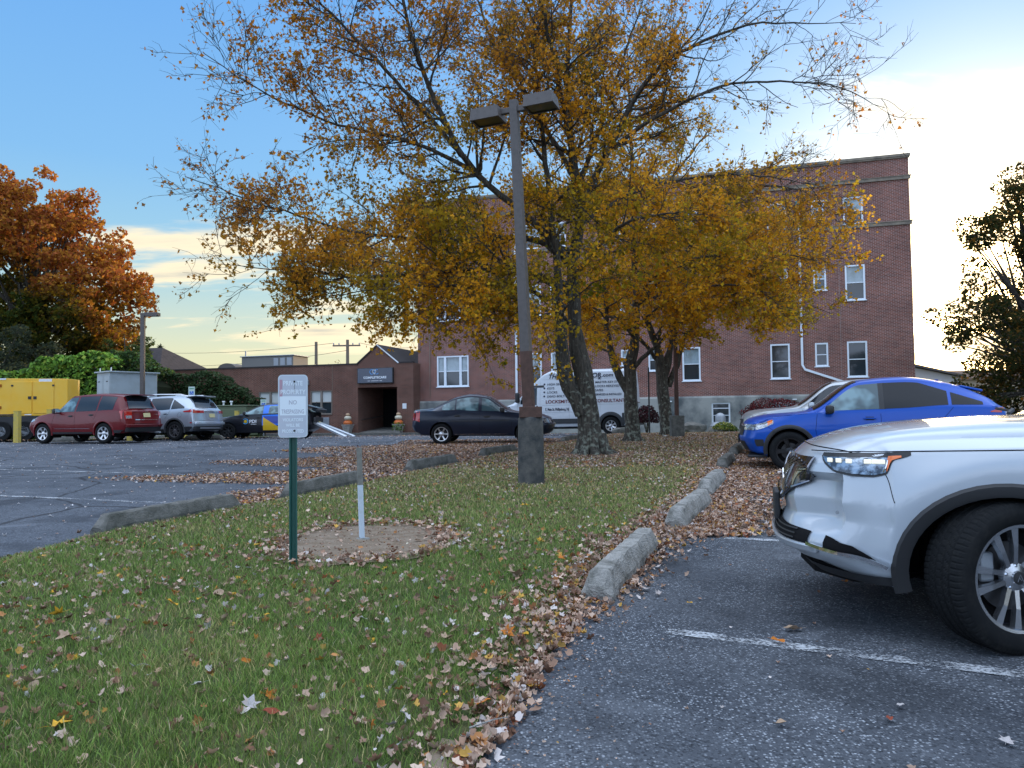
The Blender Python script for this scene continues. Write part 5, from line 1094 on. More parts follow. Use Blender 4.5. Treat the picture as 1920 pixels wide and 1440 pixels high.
# --- black hatchback with blue and yellow wrap -------------------------
def hatch():
    P=mkP(.92,-3.42,.87,1.44,2.62,.72,-.35,.98,-1.35,-2.5,1.36,-3.28,1.06,.98,.94,1.02,zb=.24,zm=.58)
    rz=PI-R(1); fw=at(428,805,30.9); f=Vector((math.cos(rz),math.sin(rz),0)); l=Vector((-f.y,f.x,0)); p=Vector((fw.x,fw.y,0))-l*.78
    c=Car('parked_hatchback',(p.x,p.y,gz1(p.x,p.y)),rz,'black company hatchback with blue and yellow wrap and raised tailgate','car',paint('black_paint',(.008,.009,.014),.1,.3),P)
    c.body([(0,.32,.35,.35),(-2.62,.32,.35,.35)],.35)
    bl=paint('wrap_blue',(.01,.16,.72),0,.35); bd=paint('wrap_dark_blue',(.02,.05,.32),0,.35); ye=paint('wrap_yellow',(.65,.40,.01),0,.35)
    for sd in (1,-1):
        c.patch('blue_wrap',bl,-1.38,-3.1,lambda x: float(c.zb(x))+.30,lambda x: float(c.zr(x))-.005,.002,sd,20,10)
        c.patch('dark_blue_wrap',bd,-1.45,-2.15,lambda x:.60,lambda x:.90,.0035,sd,10,4); c.patch('yellow_wrap',ye,-1.42,-2.10,lambda x:.34+max(0,.0),lambda x:.86-(-1.42-x)*.62,.005,sd,12,5); c.patch('rear_black',c.paint,-2.5,-3.35,lambda x: float(c.zb(x))+.04,lambda x: float(c.zsh(x)),.006,sd,10,5)
        wins(c,[(-.70,-1.40),(-1.62,-2.30),(-2.36,-2.85)],sd,M_glass_front,cut=lambda x:1.32)
        c.patch('headlight',M_lens,.88,.45,.60,.70,.006,sd); c.handle(-1.25,.84,sd,M_black); c.mirror(-.70,.96,M_black,sd); c.seam([(-.5,.36),(-.5,.92)],sd)
    g=MB(); p=c.side(-.72,.70,1,.006); g.tube([(p[0]+.10*math.cos(a)-.0,p[1]+.006,p[2]+.10*math.sin(a)) for a in np.linspace(.6,5.6,14)],.018,4); g.build('logo_ring',mat('logo_blue',(.05,.35,.7),.5),c.t)
    g=MB(); g.lathe([(.065,0),(.065,.006)],14,(p[0],p[1]+.0,p[2]),'Y'); g.build('logo_dot',ye,c.t)
    X=Matrix.Translation((-.87,c.side(-1.0,.7,1,.012)[1],.64))@Matrix.Rotation(PI,4,'Z')@RX.to_4x4()
    text('lettering','PDI',.17,M_white,c.t,X,'LEFT',sx=1.15,bold=.006)
    g=MB(); g.box((-1.05,c.side(-1.0,.6,1,.012)[1],.585),(.22,.004,.018)); g.build('lettering_bar',M_white,c.t)
    c.top_patch('windscreen',M_glass,-.50,-1.30,.93)
    g=MB(); g.box((-3.1,0,.8),(.55,1.2,.5)); g.build('boot_interior',M_dark,c.t)
    # raised tailgate hinged at the roof end
    Q=Matrix.Rotation(R(-14),3,'Y'); g=MB(); g.rbox(Vector((-2.5,0,1.40))+Q@Vector((-.52,0,.05)),(1.05,1.15,.06),.03,mtx=Q); tg=g.build('raised_tailgate',c.paint,c.t,smooth=True)
    g=MB(); g.rbox(Vector((-2.5,0,1.40))+Q@Vector((-.40,0,.012)),(.62,.98,.03),.01,mtx=Q); g.build('rear_window',M_glass,tg)
    g=MB(); g.rbox(Vector((-2.5,0,1.40))+Q@Vector((-1.08,0,-.02)),(.18,1.1,.14),.04,mtx=Q); g.build('tailgate_lip',M_black,tg,smooth=True)
    for sd in (1,-1):
        g=MB(); g.tube([(-3.05,sd*.56,1.05),(-3.2,sd*.54,1.50)],.013,5); g.build('gas_strut',M_black,tg)
        c.patch('tail_light',M_red,-3.38,-3.2,.80,.95,.01,sd)
    g=MB(); g.rbox((-3.42,0,.70),(.10,1.2,.30),.04); g.build('rear_bumper',M_black,c.t,smooth=True)
    c.cap_patch('licence_plate',M_plate,-1,-.16,.16,.55,.67,.07)
    c.wheels([0,-2.62],.325,.20,1.52,.20,7,'wide',mat('black_hubcap',(.03,.032,.035),.4,.3))
    wm=c.t.matrix_basis
    for k,y in enumerate((.42,.02)):
        a=c.t.location+Matrix.Rotation(rz,3,'Z')@Vector((-3.35,y,.66)); b=at(647+16*k,815,30.6+.5*k); b.z=gz1(b.x,b.y)+.05
        d=b-a; q=d.to_track_quat('X','Z').to_matrix(); g=MB(); L_=d.length
        for s_ in (-.12,.12): g.box(a+d/2+q@Vector((0,s_,0)),(L_,.03,.07),mtx=q)
        o=g.build('side_rail',M_alu); g=MB(); g.box(a+d/2,(L_,.22,.02),mtx=q); r_=g.build('loading_ramp',M_white); o.parent=r_
        tag(r_,('nearer ' if k==0 else 'farther ')+'white aluminium ramp slanting from the open hatchback boot','ramp','loading ramps from the hatchback')
hatch()
# --- white locksmith van -------------------------------------------------
def van():
    wt=paint('van_white',(.52,.57,.62),0,.4); rz=E_; H=2.72; hw=1.02
    rw=at(1146,797,30.9); f=Vector((math.cos(rz),math.sin(rz),0)); l=Vector((-f.y,f.x,0)); wb=4.04; p=Vector((rw.x,rw.y,0))+f*wb-l*.92
    P=dict(nose=.95,tail=-5.02,ztop=[(.95,.95),(.6,1.18),(.25,1.30),(.1,1.36),(-.75,2.15),(-1.3,2.60),(-1.6,2.70),(-4.9,2.70),(-5.02,2.66)],
        zsh=[(.95,.80),(.4,1.12),(-.1,1.25),(-5.02,1.25)],zr=[(.95,.88),(.5,1.15),(.1,1.29),(-.75,2.02),(-1.3,2.44),(-1.6,2.52),(-5.02,2.52)],
        wr=[(.95,.80),(.1,.86),(-1.3,.84),(-5.02,.84)],wsh=[(.95,.94),(0,1.0),(-5.02,1.0)],hw=[(0,hw),(.95,.97),(-5.02,hw)],zb=[(.95,.30),(0,.30),(-5.02,.34)],zm=[(.95,.6),(0,.7),(-5.02,.7)],
        ff=[(.3,-.05),(.6,0),(.9,-.05),(3,-.1)],rf=[(.3,0),(1,0),(2,-.05),(2.7,-.12)],kf=.25,kr=.06)
    c=Car('locksmith_van',(p.x,p.y,gz1(p.x,p.y)),rz,'white high roof locksmith van parked behind the maple trunks','van',wt,P)
    c.body([(0,.37,.42,.42),(-wb,.37,.42,.42)],.42,n=150); c.arch_trim(mat('van_trim',(.055,.06,.065),.6),.13,.02,a0=-5,a1=185)
    for sd in (1,-1):
        c.patch('lower_trim',mat('van_trim',(.055,.06,.065),.6),-.45,-3.5,.46,.66,.02,sd,12,3); c.patch('rear_trim',mat('van_trim',(.055,.06,.065),.6),-4.5,-4.98,.42,.86,.02,sd,5,3)
        c.patch('window',M_glass,-.28,-.98,lambda x:1.28+max(0,(-.55-x))*-.10,lambda x:min(float(c.zr(x))-.14,1.95),.006,sd,12,5)
        c.patch('pillar_trim',M_black,-.30,-1.28,lambda x:min(float(c.zr(x))-.13,1.96),lambda x:min(float(c.zr(x))-.03,2.05),.008,sd,12,2)
        for a,b in (((-.15,.5),(-.15,1.25)),((-1.12,.5),(-1.12,2.2)),((-2.35,.5),(-2.35,2.3)),((-3.62,.9),(-3.62,2.3)),((-4.85,.9),(-4.85,2.4))): c.seam([a,b],sd,r=.006,m=M_steel)
        c.seam([(-1.2,1.22),(-4.95,1.22)],sd,r=.007,m=M_steel); c.seam([(-1.2,2.28),(-4.95,2.28)],sd,r=.007,m=M_steel); c.seam([(-1.2,.92),(-3.5,.92)],sd,r=.006,m=M_steel)
        g=MB(); q=c.side(-1.0,1.10,sd,.02); g.rbox(q,(.07,.03,.22),.02); g.build('door_handle',M_black,c.t)
        g=MB(); q=c.side(-.18,1.55,sd,.22); g.rbox(q,(.16,.24,.42),.05); g.build('side_mirror',M_black,c.t,smooth=True)
        c.patch('tail_light',M_red,-5.0,-4.93,1.15,1.75,.012,sd,3,4); c.patch('headlight',M_lens,.9,.45,.85,1.0,.01,sd)
    y=c.side(-2.5,1.5,1,.018)[1]; navy=mat('van_navy_ink',(.01,.015,.04),.5); red=mat('van_maroon_ink',(.12,.01,.02),.5)
    def tx(s,x,z,size,mt,sx=1,sh=0,b=.001):
        yy=c.side(x-.4,z,1,.012)[1]; y2=c.side(x-.4,z+size,1,.012)[1]; t_=math.atan2(yy-y2,size)
        text('lettering',s,size,mt,c.t,Matrix.Translation((x,yy,z))@Matrix.Rotation(PI,4,'Z')@Matrix.Rotation(PI/2-t_,4,'X'),'LEFT',ext=.0012,sx=sx,shear=sh,bold=b)
    tx('THE',-1.45,2.32,.25,navy,1.0,.25,.006); tx('TOR',-3.12,2.32,.27,navy,1.0,.1,.006); tx('x',-3.55,2.25,.16,navy,1,0,.01); tx('.com',-3.68,2.34,.20,navy,1.2,0,.004)
    for i,s_ in enumerate(('HIGH SECURITY','KEYS','LOCKS','DEAD BOLTS')): tx(s_,-1.42,2.04-.165*i,.125,navy,1.1,0,.001)
    for i,s_ in enumerate(('MASTER KEY SYSTEMS','LOCKS REKEYED','SAFES')): tx(s_,-3.42,2.08-.165*i,.125,navy,1.05,0,.001)
    tx('SERVICED & INSTALLED',-3.40,1.58,.115,navy,.9,0,.002); tx('LOCKSMITH',-1.36,1.30,.19,red,1.05,0,.004); tx('CONSULTANTS',-3.38,1.30,.19,red,1.0,0,.004)
    tx('E. Main St. Phillipsburg, NJ',-1.35,1.0,.15,navy,.62,0,.004); tx('135',-3.30,.99,.16,navy,.8,0,.006)
    for x,zz in [(-1.30,2.09-.165*i) for i in range(4)]+[(-3.32,2.13-.165*i) for i in range(3)]:
        yy=c.side(x,zz,1,.012)[1]; g=MB(); g.lathe([(.038,0),(.038,.003)],10,(x,yy,zz),'Y'); g.build('bullet',navy,c.t)
    yy=c.side(-2.45,1.38,1,.012)[1]; g=MB(); g.lathe([(.05,0),(.05,.003)],10,(-2.45,yy,1.38),'Y'); g.build('bullet',red,c.t)
    g=MB(); g.rbox((-5.06,0,.52),(.10,1.9,.28),.03); g.build('rear_bumper',M_black,c.t)
    c.cap_patch('reflective_tape',M_red,-1,-.8,.8,1.28,1.32,.01); c.cap_patch('door_gap',M_dark,-1,-.008,.008,.7,2.5,.006,ny=2); c.cap_patch('latch',M_black,-1,.06,.16,1.1,1.3,.02); c.cap_patch('licence_plate',M_plate,-1,.3,.6,.8,.95,.012)
    c.top_patch('windscreen',M_glass,.02,-.80,.92)
    c.wheels([0,-wb],.365,.22,1.80,.21,7,'wide')
van()
# --- white suv close to the camera ---------------------------------------
def white_suv():
    rz=E_; hw=1.0
    def sc(x,y,z):
        ay=np.abs(y); s=np.sign(y)
        # scooped corner ahead of the vertical crease, below the lamp
        t=sstep((x-.765-.25*(.84-z)*(z<.84))/.035)*sstep((ay-.50)/.12)*sstep((z-.52)/.10)*sstep((.875-z)/.05)
        x=x-.09*t; y=y-s*.035*t
        # grille surround proud, hood dome edge
        k=sstep((ay-.50)/.12)*sstep((.70-ay)/.1)*sstep((z-.55)/.1)*sstep((.98-z)/.05)*sstep((x-.8)/.1); x=x+.012*k
        # flare over the wheel
        d=np.sqrt((x/.66)**2+((z-.40)/.58)**2); y=y+s*.022*np.exp(-((d-.92)/.16)**2)*(ay>.6)
        return y,x,z
    P=dict(nose=1.08,tail=-3.96,
        ztop=[(1.08,.985),(1.0,1.03),(.85,1.075),(.62,1.115),(.3,1.155),(0,1.175),(-.40,1.19),(-.52,1.24),(-1.45,1.64),(-1.9,1.70),(-3.2,1.66),(-3.75,1.2),(-3.96,1.1)],
        zsh=[(1.08,.955),(.9,.985),(.4,1.005),(-.40,1.03),(-2,1.06),(-3.96,1.08)],
        zr=[(1.08,.968),(.9,1.015),(.4,1.06),(-.40,1.09),(-.52,1.12),(-1.45,1.56),(-3.2,1.58),(-3.75,1.15),(-3.96,1.09)],
        wr=[(1.08,.76),(.4,.80),(-.4,.80),(-.52,.80),(-1.45,.68),(-3.2,.68),(-3.96,.78)],
        wsh=[(1.08,.84),(.6,.88),(.2,.905),(-.4,.93),(-3.96,.92)],
        hw=[(0,.965),(1.08,.90),(.6,.95),(-1.4,.97),(-2.89,.98),(-3.96,.92)],
        zb=[(1.08,.325),(1.0,.31),(.88,.30),(.7,.28),(.5,.262),(-.6,.25),(-2.89,.27),(-3.96,.4)],
        zm=[(1.08,.70),(.3,.72),(-1.4,.62),(-3.96,.7)],
        ff=[(.28,-.18),(.34,-.12),(.42,-.01),(.48,.015),(.62,-.04),(.72,-.02),(.80,-.045),(.90,-.085),(.98,-.13),(1.05,-.15),(2,-.15)],rf=[(.3,0),(1,-.05),(2,-.1)],kf=.43,kr=.2,pf=3.4,bf=.72,pw=2.2,sculpt=sc)
    loc=Vector((2.785,4.80,0)); loc.z=gz1(2.785,4.6)-.015
    wp=mat('white_pearl',(.42,.47,.52),.30,.0,1.0)
    c=Car('parked_suv',loc,rz,'white suv with turned front wheel in the right foreground','car',wp,P)
    c.t.rotation_euler=(0,0,rz)
    c.NS=30
    c.body([(0.02,.385,.475,.405),(-2.89,.385,.46,.405)],.45,n=230)
    c.arch_trim(M_black,.068,.016,a0=-16,a1=200,sides=(1,-1))
    for sd in (1,-1):
        # lamp: black bezel, clear lens, led row, amber (u runs from the nose centre round the corner)
        bx=lambda u: np.interp(u,[.635,.675,.77,.85,.92,1.06,1.36],[.972,.935,.885,.872,.868,.888,.988])
        tx_=lambda u: np.interp(u,[.555,.8,1.36],[.978,.985,.996])
        c.wrap_patch('headlight_bezel',M_black,.635,1.36,lambda u: bx(u)-.006,lambda u: tx_(u)+.004,.003,sd,30,6)
        hl=c.wrap_patch('headlight',M_lens_big,.65,1.04,lambda u: bx(u)+.006,lambda u: tx_(u)-.020,.007,sd,24,6)
        for k in range(6):
            q=c.wrap(.715+.049*k,.945,sd,.012); q2=c.wrap(.735+.049*k,.945,sd,.012); an=math.atan2(q2[1]-q[1],q2[0]-q[0]); g=MB(); g.rbox(q,(.038,.008,.024),.004,rz=an); g.build('led_cell',M_led,hl)
        c.wrap_patch('indicator',M_amber,1.06,1.29,lambda u: bx(u)+.006,lambda u: tx_(u)-.014,.008,sd,10,4,parent=hl); c.wrap_line('light_strip',M_chrome,[(1.0,.892),(1.08,.955)],.004,sd,.010)
        c.wrap_line('bonnet_gap',M_dark,[(.50,.99),(.60,.992),(1.36,1.002),(1.9,1.012),(2.2,1.03)],.004,sd)
        if sd>0:
            g=MB(); P_=[]
            for q in np.linspace(-.995,.995,41):
                x=1.03; wr=float(c.wr(x)); zr=float(c.zr(x)); zt=float(c.ztop(x)); P_.append([float(v) for v in c.bend(x,wr*q,zr+(zt-zr)*(1-abs(q)**c.pw)**(1/c.pw)+.001)])
            g.tube(P_,.004,4); g.build('bonnet_gap',M_dark,c.t)
        c.wrap_line('panel_gap',M_dark,[(1.02,.885),(1.18,.80),(1.30,.735)],.0026,sd)
        c.seam([(-.50,.40),(-.52,.70),(-.50,1.02)],sd,r=.004)
        c.patch('lower_cladding',M_black,.52,.90,lambda x: float(c.zb(x))-.0,lambda x: float(c.zb(x))+.035,.008,sd,10,2)
        c.patch('sill_trim',M_black,-.5,-2.4,lambda x: float(c.zb(x))+.0,.42,.012,sd,10,3)
        c.wrap_patch('intake',M_dark,.79,1.05,lambda u: np.interp(u,[.79,1.05],[.470,.405]),lambda u: np.interp(u,[.79,.82,1.05],[.535,.528,.410]),.012,sd,14,3)
        c.wrap_line('chrome_blade',M_chrome,[(.72,.478),(.95,.434),(1.06,.406),(1.14,.394)],.013,sd,.033)
        c.wrap_patch('lower_lip',M_black,.30,1.30,lambda u:.290,lambda u:.335,.004,sd,16,2)
        wins(c,[(-.88,-1.75),(-1.85,-2.75),(-2.82,-3.45)],sd,gap=.03); c.mirror(-.80,1.08,wp,sd,size=(.16,.22,.16)); c.handle(-1.55,.93,sd); c.handle(-2.55,.95,sd)
        q=c.wrap(.80,.66,sd,.001); g=MB(); g.lathe([(.010,0),(.010,.002)],12,q,'Y'); g.build('parking_sensor',M_steel,c.t)
    # grille
    def gt(y): return .955-.0*abs(y)
    def gb(y): return np.interp(abs(y),[0,.32,.56,.62],[.66,.70,.80,.86])
    c.cap_patch('grille',M_grille,1,-.60,.60,lambda y: float(gb(y)),gt,.010,ny=24,nz=10)
    for i in range(9):
        for sd in (1,-1):
            a=PI/2*(i+.5)/9
            p0=c.cap(1,.09*math.cos(a)*sd,.82+.05*math.sin(a),.022); y1=min(.575,.09+.55*math.cos(a)**.6); p1=c.cap(1,y1*sd,min(.945,.82+.13*math.sin(a)),.020); p2=c.cap(1,y1*sd,max(float(gb(y1))+.01,.82-.15*math.sin(a)),.020)
            g=MB(); g.tube([p0,[(p0[q]+p1[q])/2+(.006 if q==0 else 0) for q in range(3)],p1],.0045,4); g.tube([(p0[0],p0[1],1.64-p0[2]),p2],.0045,4); g.build('grille_spar',M_chrome_dark,c.t)
    g=MB(); pts=[c.cap(1,y,float(gb(y))-.004,.018) for y in np.linspace(-.615,.615,33)]; g.tube(pts,.010,6); g.build('grille_rim',M_chrome_dark,c.t,smooth=True)
    for sd in (1,-1):
        g=MB(); g.tube([c.cap(1,sd*.612,z,.018) for z in np.linspace(.86,.955,6)],.008,6); g.build('grille_rim',M_chrome_dark,c.t,smooth=True)
    g=MB(); q=c.cap(1,0,.80,.03); g.tube([(q[0]-.02,-.045,.765),(q[0]-.02,0,.845),(q[0]-.02,.045,.765)],.006,5); g.build('grille_badge',M_chrome,c.t)
    c.cap_patch('lower_intake',M_dark,1,-.70,.70,lambda y:.465,lambda y:.575-.05*abs(y),.010,ny=20)
    for z in (.485,.51,.535):
        c.cap_patch('intake_slat',M_black,1,-.60,.60,z,z+.008,.020,ny=20)
    c.cap_patch('chin',M_silverp,1,-.76,.76,lambda y:.425,lambda y:.462,.035,ny=24,thick=.03)
    q=c.cap(1,0,.6,.03); g=MB(); g.rbox((q[0]+.015,0,.62),(.035,.34,.18),.01); g.build('plate_holder',M_black,c.t)
    g=MB(); g.prism([(.45,-.75),(.72,-.72),(.90,-.45),(.95,0),(.90,.45),(.72,.72),(.45,.75)],.27,.36); g.build('under_tray',M_dark,c.t)
    c.top_patch('windscreen',M_glass,-.55,-1.40,.93); c.top_patch('rear_window',M_glass,-3.3,-3.7,.88)
    for y0 in (.15,-.45):
        g=MB(); g.tube([(-.42,y0,1.205),(-.46,y0-.5,1.225)],.010,5); g.tube([(-.38,y0+.05,1.19),(-.42,y0,1.215)],.014,5); g.build('wiper',M_black,c.t)
    c.wheels([0.02,-2.89],.382,.255,1.70,.262,5,'pair',M_rim,steer=R(27),detail=2)
M_lens_big=mat('headlight_lens',(.34,.42,.50),.05,metal=.55,coat=1,noise=(22,(.05,.06,.075),.42,.58)); M_led=mat('led_lamp',(.8,.8,.7),.2,emit=(1,.95,.72,.25))
M_grille=mat('gloss_black_grille',(.012,.012,.014),.15,coat=1); M_chrome_dark=mat('dark_chrome',(.25,.25,.27),.12,metal=1); M_rim=mat('machined_alloy',(.55,.57,.60),.22,metal=.95); M_silverp=mat('satin_silver',(.50,.54,.58),.3,metal=.5,coat=.6)
white_suv()
# ------------------------------------------------------------------ trees and shrubs
def bark_mat():
    m=bpy.data.materials.new('maple_bark'); m.use_nodes=True; nt=m.node_tree; L=nt.links; b=nt.nodes['Principled BSDF']
    tc=nt.nodes.new('ShaderNodeTexCoord'); mp=nt.nodes.new('ShaderNodeMapping'); mp.inputs['Scale'].default_value=(14,14,2.6); L.new(tc.outputs['Object'],mp.inputs[0])
    n=nt.nodes.new('ShaderNodeTexNoise'); n.inputs['Scale'].default_value=1.3; n.inputs['Detail'].default_value=8; n.inputs['Roughness'].default_value=.7; L.new(mp.outputs[0],n.inputs['Vector'])
    r=nt.nodes.new('ShaderNodeValToRGB'); L.new(n.outputs[0],r.inputs[0]); cr=r.color_ramp; cr.elements[0].position=.36; cr.elements[0].color=(.022,.019,.015,1); cr.elements[1].position=.66; cr.elements[1].color=(.115,.10,.078,1)
    n2=nt.nodes.new('ShaderNodeTexNoise'); n2.inputs['Scale'].default_value=11; n2.inputs['Detail'].default_value=8; L.new(tc.outputs['Object'],n2.inputs['Vector'])
    s=nt.nodes.new('ShaderNodeSeparateXYZ'); L.new(tc.outputs['Object'],s.inputs[0]); hr=nt.nodes.new('ShaderNodeMapRange'); hr.inputs[1].default_value=2.2; hr.inputs[2].default_value=.2; hr.inputs[3].default_value=0; hr.inputs[4].default_value=.13; L.new(s.outputs[2],hr.inputs[0])
    ad=nt.nodes.new('ShaderNodeMath'); L.new(n2.outputs[0],ad.inputs[0]); L.new(hr.outputs[0],ad.inputs[1])
    lr=nt.nodes.new('ShaderNodeMapRange'); lr.inputs[1].default_value=.60; lr.inputs[2].default_value=.74; L.new(ad.outputs[0],lr.inputs[0])
    mx=nt.nodes.new('ShaderNodeMix'); mx.data_type='RGBA'; L.new(lr.outputs[0],mx.inputs[0]); L.new(r.outputs[0],mx.inputs[6]); mx.inputs[7].default_value=(.22,.235,.185,1); L.new(mx.outputs[2],b.inputs['Base Color'])
    b.inputs['Roughness'].default_value=.95; bp=nt.nodes.new('ShaderNodeBump'); bp.inputs['Strength'].default_value=1; bp.inputs['Distance'].default_value=.05; L.new(n.outputs[0],bp.inputs['Height']); L.new(bp.outputs[0],b.inputs['Normal'])
    return m
M_bark=bark_mat(); M_leaf=attrmat('tree_leaf',.5,.6); M_leafd=attrmat('hedge_leaf',.5,.25)
class Tubes:
    def __init__(s): s.V=[];s.F=[];s.n=0
    def add(s,P,Rd,k):
        P=np.asarray(P,float); T=np.gradient(P,axis=0); T/=np.linalg.norm(T,axis=1,keepdims=True)+1e-9
        ref=np.array([0,0,1.]) if abs(T[0,2])<.9 else np.array([1.,0,0]); A=np.cross(T,ref); A/=np.linalg.norm(A,axis=1,keepdims=True)+1e-9; B=np.cross(A,T)
        th=2*PI*np.arange(k)/k; Rd=np.asarray(Rd)
        if Rd.ndim==1: Rd=np.repeat(Rd[:,None],k,1)
        V=P[:,None,:]+Rd[:,:,None]*(np.cos(th)[None,:,None]*A[:,None,:]+np.sin(th)[None,:,None]*B[:,None,:])
        m=len(P); i=np.arange((m-1)*k).reshape(m-1,k); j=np.roll(i,-1,axis=1)
        s.F.append(np.stack([i,j,j+k,i+k],-1).reshape(-1,4)+s.n); s.V.append(V.reshape(-1,3)); s.n+=m*k
    def mesh(s,name): return npmesh(name,np.concatenate(s.V),np.concatenate(s.F),True)
def smoothpoly(P,n):
    P=np.asarray(P,float); t=np.concatenate([[0],np.cumsum(np.linalg.norm(np.diff(P[:,:3],axis=0),axis=1))]); t/=t[-1]
    q=np.linspace(0,1,n); return np.stack([pchip(t,P[:,k])(q) for k in range(P.shape[1])],1)
def rotv(v,axis,a):
    axis=axis/np.linalg.norm(axis); return v*math.cos(a)+np.cross(axis,v)*math.sin(a)+axis*axis.dot(v)*(1-math.cos(a))
def branch_path(p,d,L_,seg,wander,up,rng):
    P=[p]; d=d/np.linalg.norm(d)
    for i in range(seg):
        d=d+rng.normal(0,wander,3)+np.array([0,0,up])*(1/seg); d/=np.linalg.norm(d); p=p+d*L_/seg; P.append(p)
    return np.array(P)
def side_dir(t,ang,rng,flat=0):
    r=rng.normal(size=3); a=np.cross(t,r); a/=np.linalg.norm(a); d=t*math.cos(ang)+a*math.sin(ang)
    if flat: d[2]*=1-flat
    return d/np.linalg.norm(d)
def grow_tree(limbs,seed,n1,l1,n2=8,l2=.8,n3=5,l3=.38,keep=None,lv=6,leafsz=(.05,.10)):
    rng=np.random.default_rng(seed); T=Tubes(); LP=[];LN=[]
    for P in limbs:   # rows x,y,z,r
        Q=smoothpoly(P,26); Q[:,3]*=np.where(Q[:,2]>3.2,.72,.9); k=14 if Q[0,3]>.15 else 9
        W=Q[1:-1,:3]+rng.normal(0,.012,(24,3)); Q[1:-1,:3]=W; rr=Q[:,3][:,None]*(1+rng.normal(0,.05,(26,k))); T.add(Q[:,:3],rr,k)
        tot=np.linalg.norm(np.diff(Q[:,:3],axis=0),axis=1).sum(); 
        N=int(n1*tot)
        for b in range(N):
            t=rng.uniform(.12 if Q[0,3]<.14 else .38,1)**.8; i=min(int(t*25),24); p=Q[i,:3]; tg=Q[i+1,:3]-Q[i,:3]; tg/=np.linalg.norm(tg)
            if p[2]<2.6: continue
            Lb=l1*(1.15-.75*t)*rng.uniform(.6,1.3); d=side_dir(tg,R(rng.uniform(35,65)),rng,.3)
            B=branch_path(p,d,Lb,7,.13,.22,rng); r0=min(Q[i,3]*.55,.012+.014*Lb); T.add(B,np.linspace(r0,.005,8),5)
            for c in range(int(n2*Lb/1.6)+2):
                u=rng.uniform(.2,1); j=min(int(u*7),6); q=B[j]+(B[j+1]-B[j])*(u*7-j); tg2=B[j+1]-B[j]; tg2/=np.linalg.norm(tg2)
                Lc=l2*(1.2-.6*u)*rng.uniform(.6,1.3); d2=side_dir(tg2,R(rng.uniform(30,60)),rng,.2); C=branch_path(q,d2,Lc,4,.15,.15,rng); kp=keep(C[-1]) if keep else 1
                if kp<.45 and rng.random()>kp+.25: continue
                T.add(C,np.linspace(.007,.003,5),3)
                for e in range(n3):
                    v=rng.uniform(.15,1); h=min(int(v*4),3); s_=C[h]+(C[h+1]-C[h])*(v*4-h); tg3=C[h+1]-C[h]; tg3/=np.linalg.norm(tg3); d3=side_dir(tg3,R(rng.uniform(25,65)),rng); Ld=l3*rng.uniform(.4,1.2)
                    D=np.array([s_,s_+d3*Ld*.5+rng.normal(0,.02,3),s_+d3*Ld+rng.normal(0,.04,3)]); T.add(D,[.0042,.0034,.0022],3)
                    nl=rng.poisson(lv*kp)
                    if nl:
                        w=rng.uniform(.1,1.05,nl)[:,None]; LP.append(D[0]+(D[2]-D[0])*w+rng.normal(0,.045,(nl,3))-np.array([0,0,.03]))
    LP=np.concatenate(LP) if LP else np.zeros((0,3)); return T,LP,rng
def maple_colour(P,rng,f):
    n=len(P); c=f(P,rng); return np.clip(c*(1+rng.normal(0,.22,(n,1))),.003,.85)
MAPLE=(np.array([(0,-.5,0),(.18,-.22,.03),(.5,-.12,.14),(.30,.10,.05),(.0,.58,.0),(-.30,.10,.05),(-.5,-.12,.14),(-.18,-.22,.03)]),[(0,1,7),(1,2,3),(1,3,4),(1,4,7),(7,4,5),(7,5,6)])
def px3(px,py,Y): v=at(px,py,Y); return [v.x,v.y,v.z]
def lim(*pts): return [px3(a,b,c)+[r] for a,b,c,r in pts]
def make_tree(name,label,limbs,seed,colf,kw,base=None,group=None,tmpl=MAPLE,trunk_flare=None,cat='tree',twist=.5):
    T,LP,rng=grow_tree(limbs,seed,**kw)
    b=Vector(base) if base else Vector(limbs[0][0][:3]); t=empty(name,b); tag(t,label,cat,group)
    if trunk_flare: # root flare lobes
        for k in range(9):
            a=2*PI*k/9+rng.uniform(-.2,.2); Lr=trunk_flare*rng.uniform(1.3,1.9); r0=trunk_flare*.33
            P=np.array([[b.x+math.cos(a)*trunk_flare*.45,b.y+math.sin(a)*trunk_flare*.45,b.z+.55],[b.x+math.cos(a)*trunk_flare*.72,b.y+math.sin(a)*trunk_flare*.72,b.z+.22],[b.x+math.cos(a)*Lr,b.y+math.sin(a)*Lr,b.z-.02],[b.x+math.cos(a)*Lr*1.3,b.y+math.sin(a)*Lr*1.3,b.z-.12]]); T.add(smoothpoly(np.c_[P,[r0*.6,r0*.9,r0*.55,r0*.2]],8)[:,:3],np.linspace(r0,r0*.35,8),8)
    me=T.mesh('trunk'); me.transform(Matrix.Translation(-b)); me.materials.append(M_bark); addobj('trunk',me,None,t)
    n=len(LP); N=rng.normal(size=(n,3))*np.array([1,1,.8])+np.array([0,-.35,.5]); sz=rng.uniform(kw.get('leafsz',(.05,.10))[0],kw.get('leafsz',(.05,.10))[1],n)
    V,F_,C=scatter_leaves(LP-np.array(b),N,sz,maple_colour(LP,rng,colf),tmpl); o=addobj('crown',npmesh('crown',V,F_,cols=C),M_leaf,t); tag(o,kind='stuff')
    print(name,'leaves',n,'tubeverts',T.n); return t
GRN=np.array((.13,.20,.016)); OLV=np.array((.40,.27,.020)); YEL=np.array((.74,.36,.022)); GLD=np.array((.74,.38,.025)); ORB=np.array((.52,.20,.025)); BRN=np.array((.24,.115,.035))
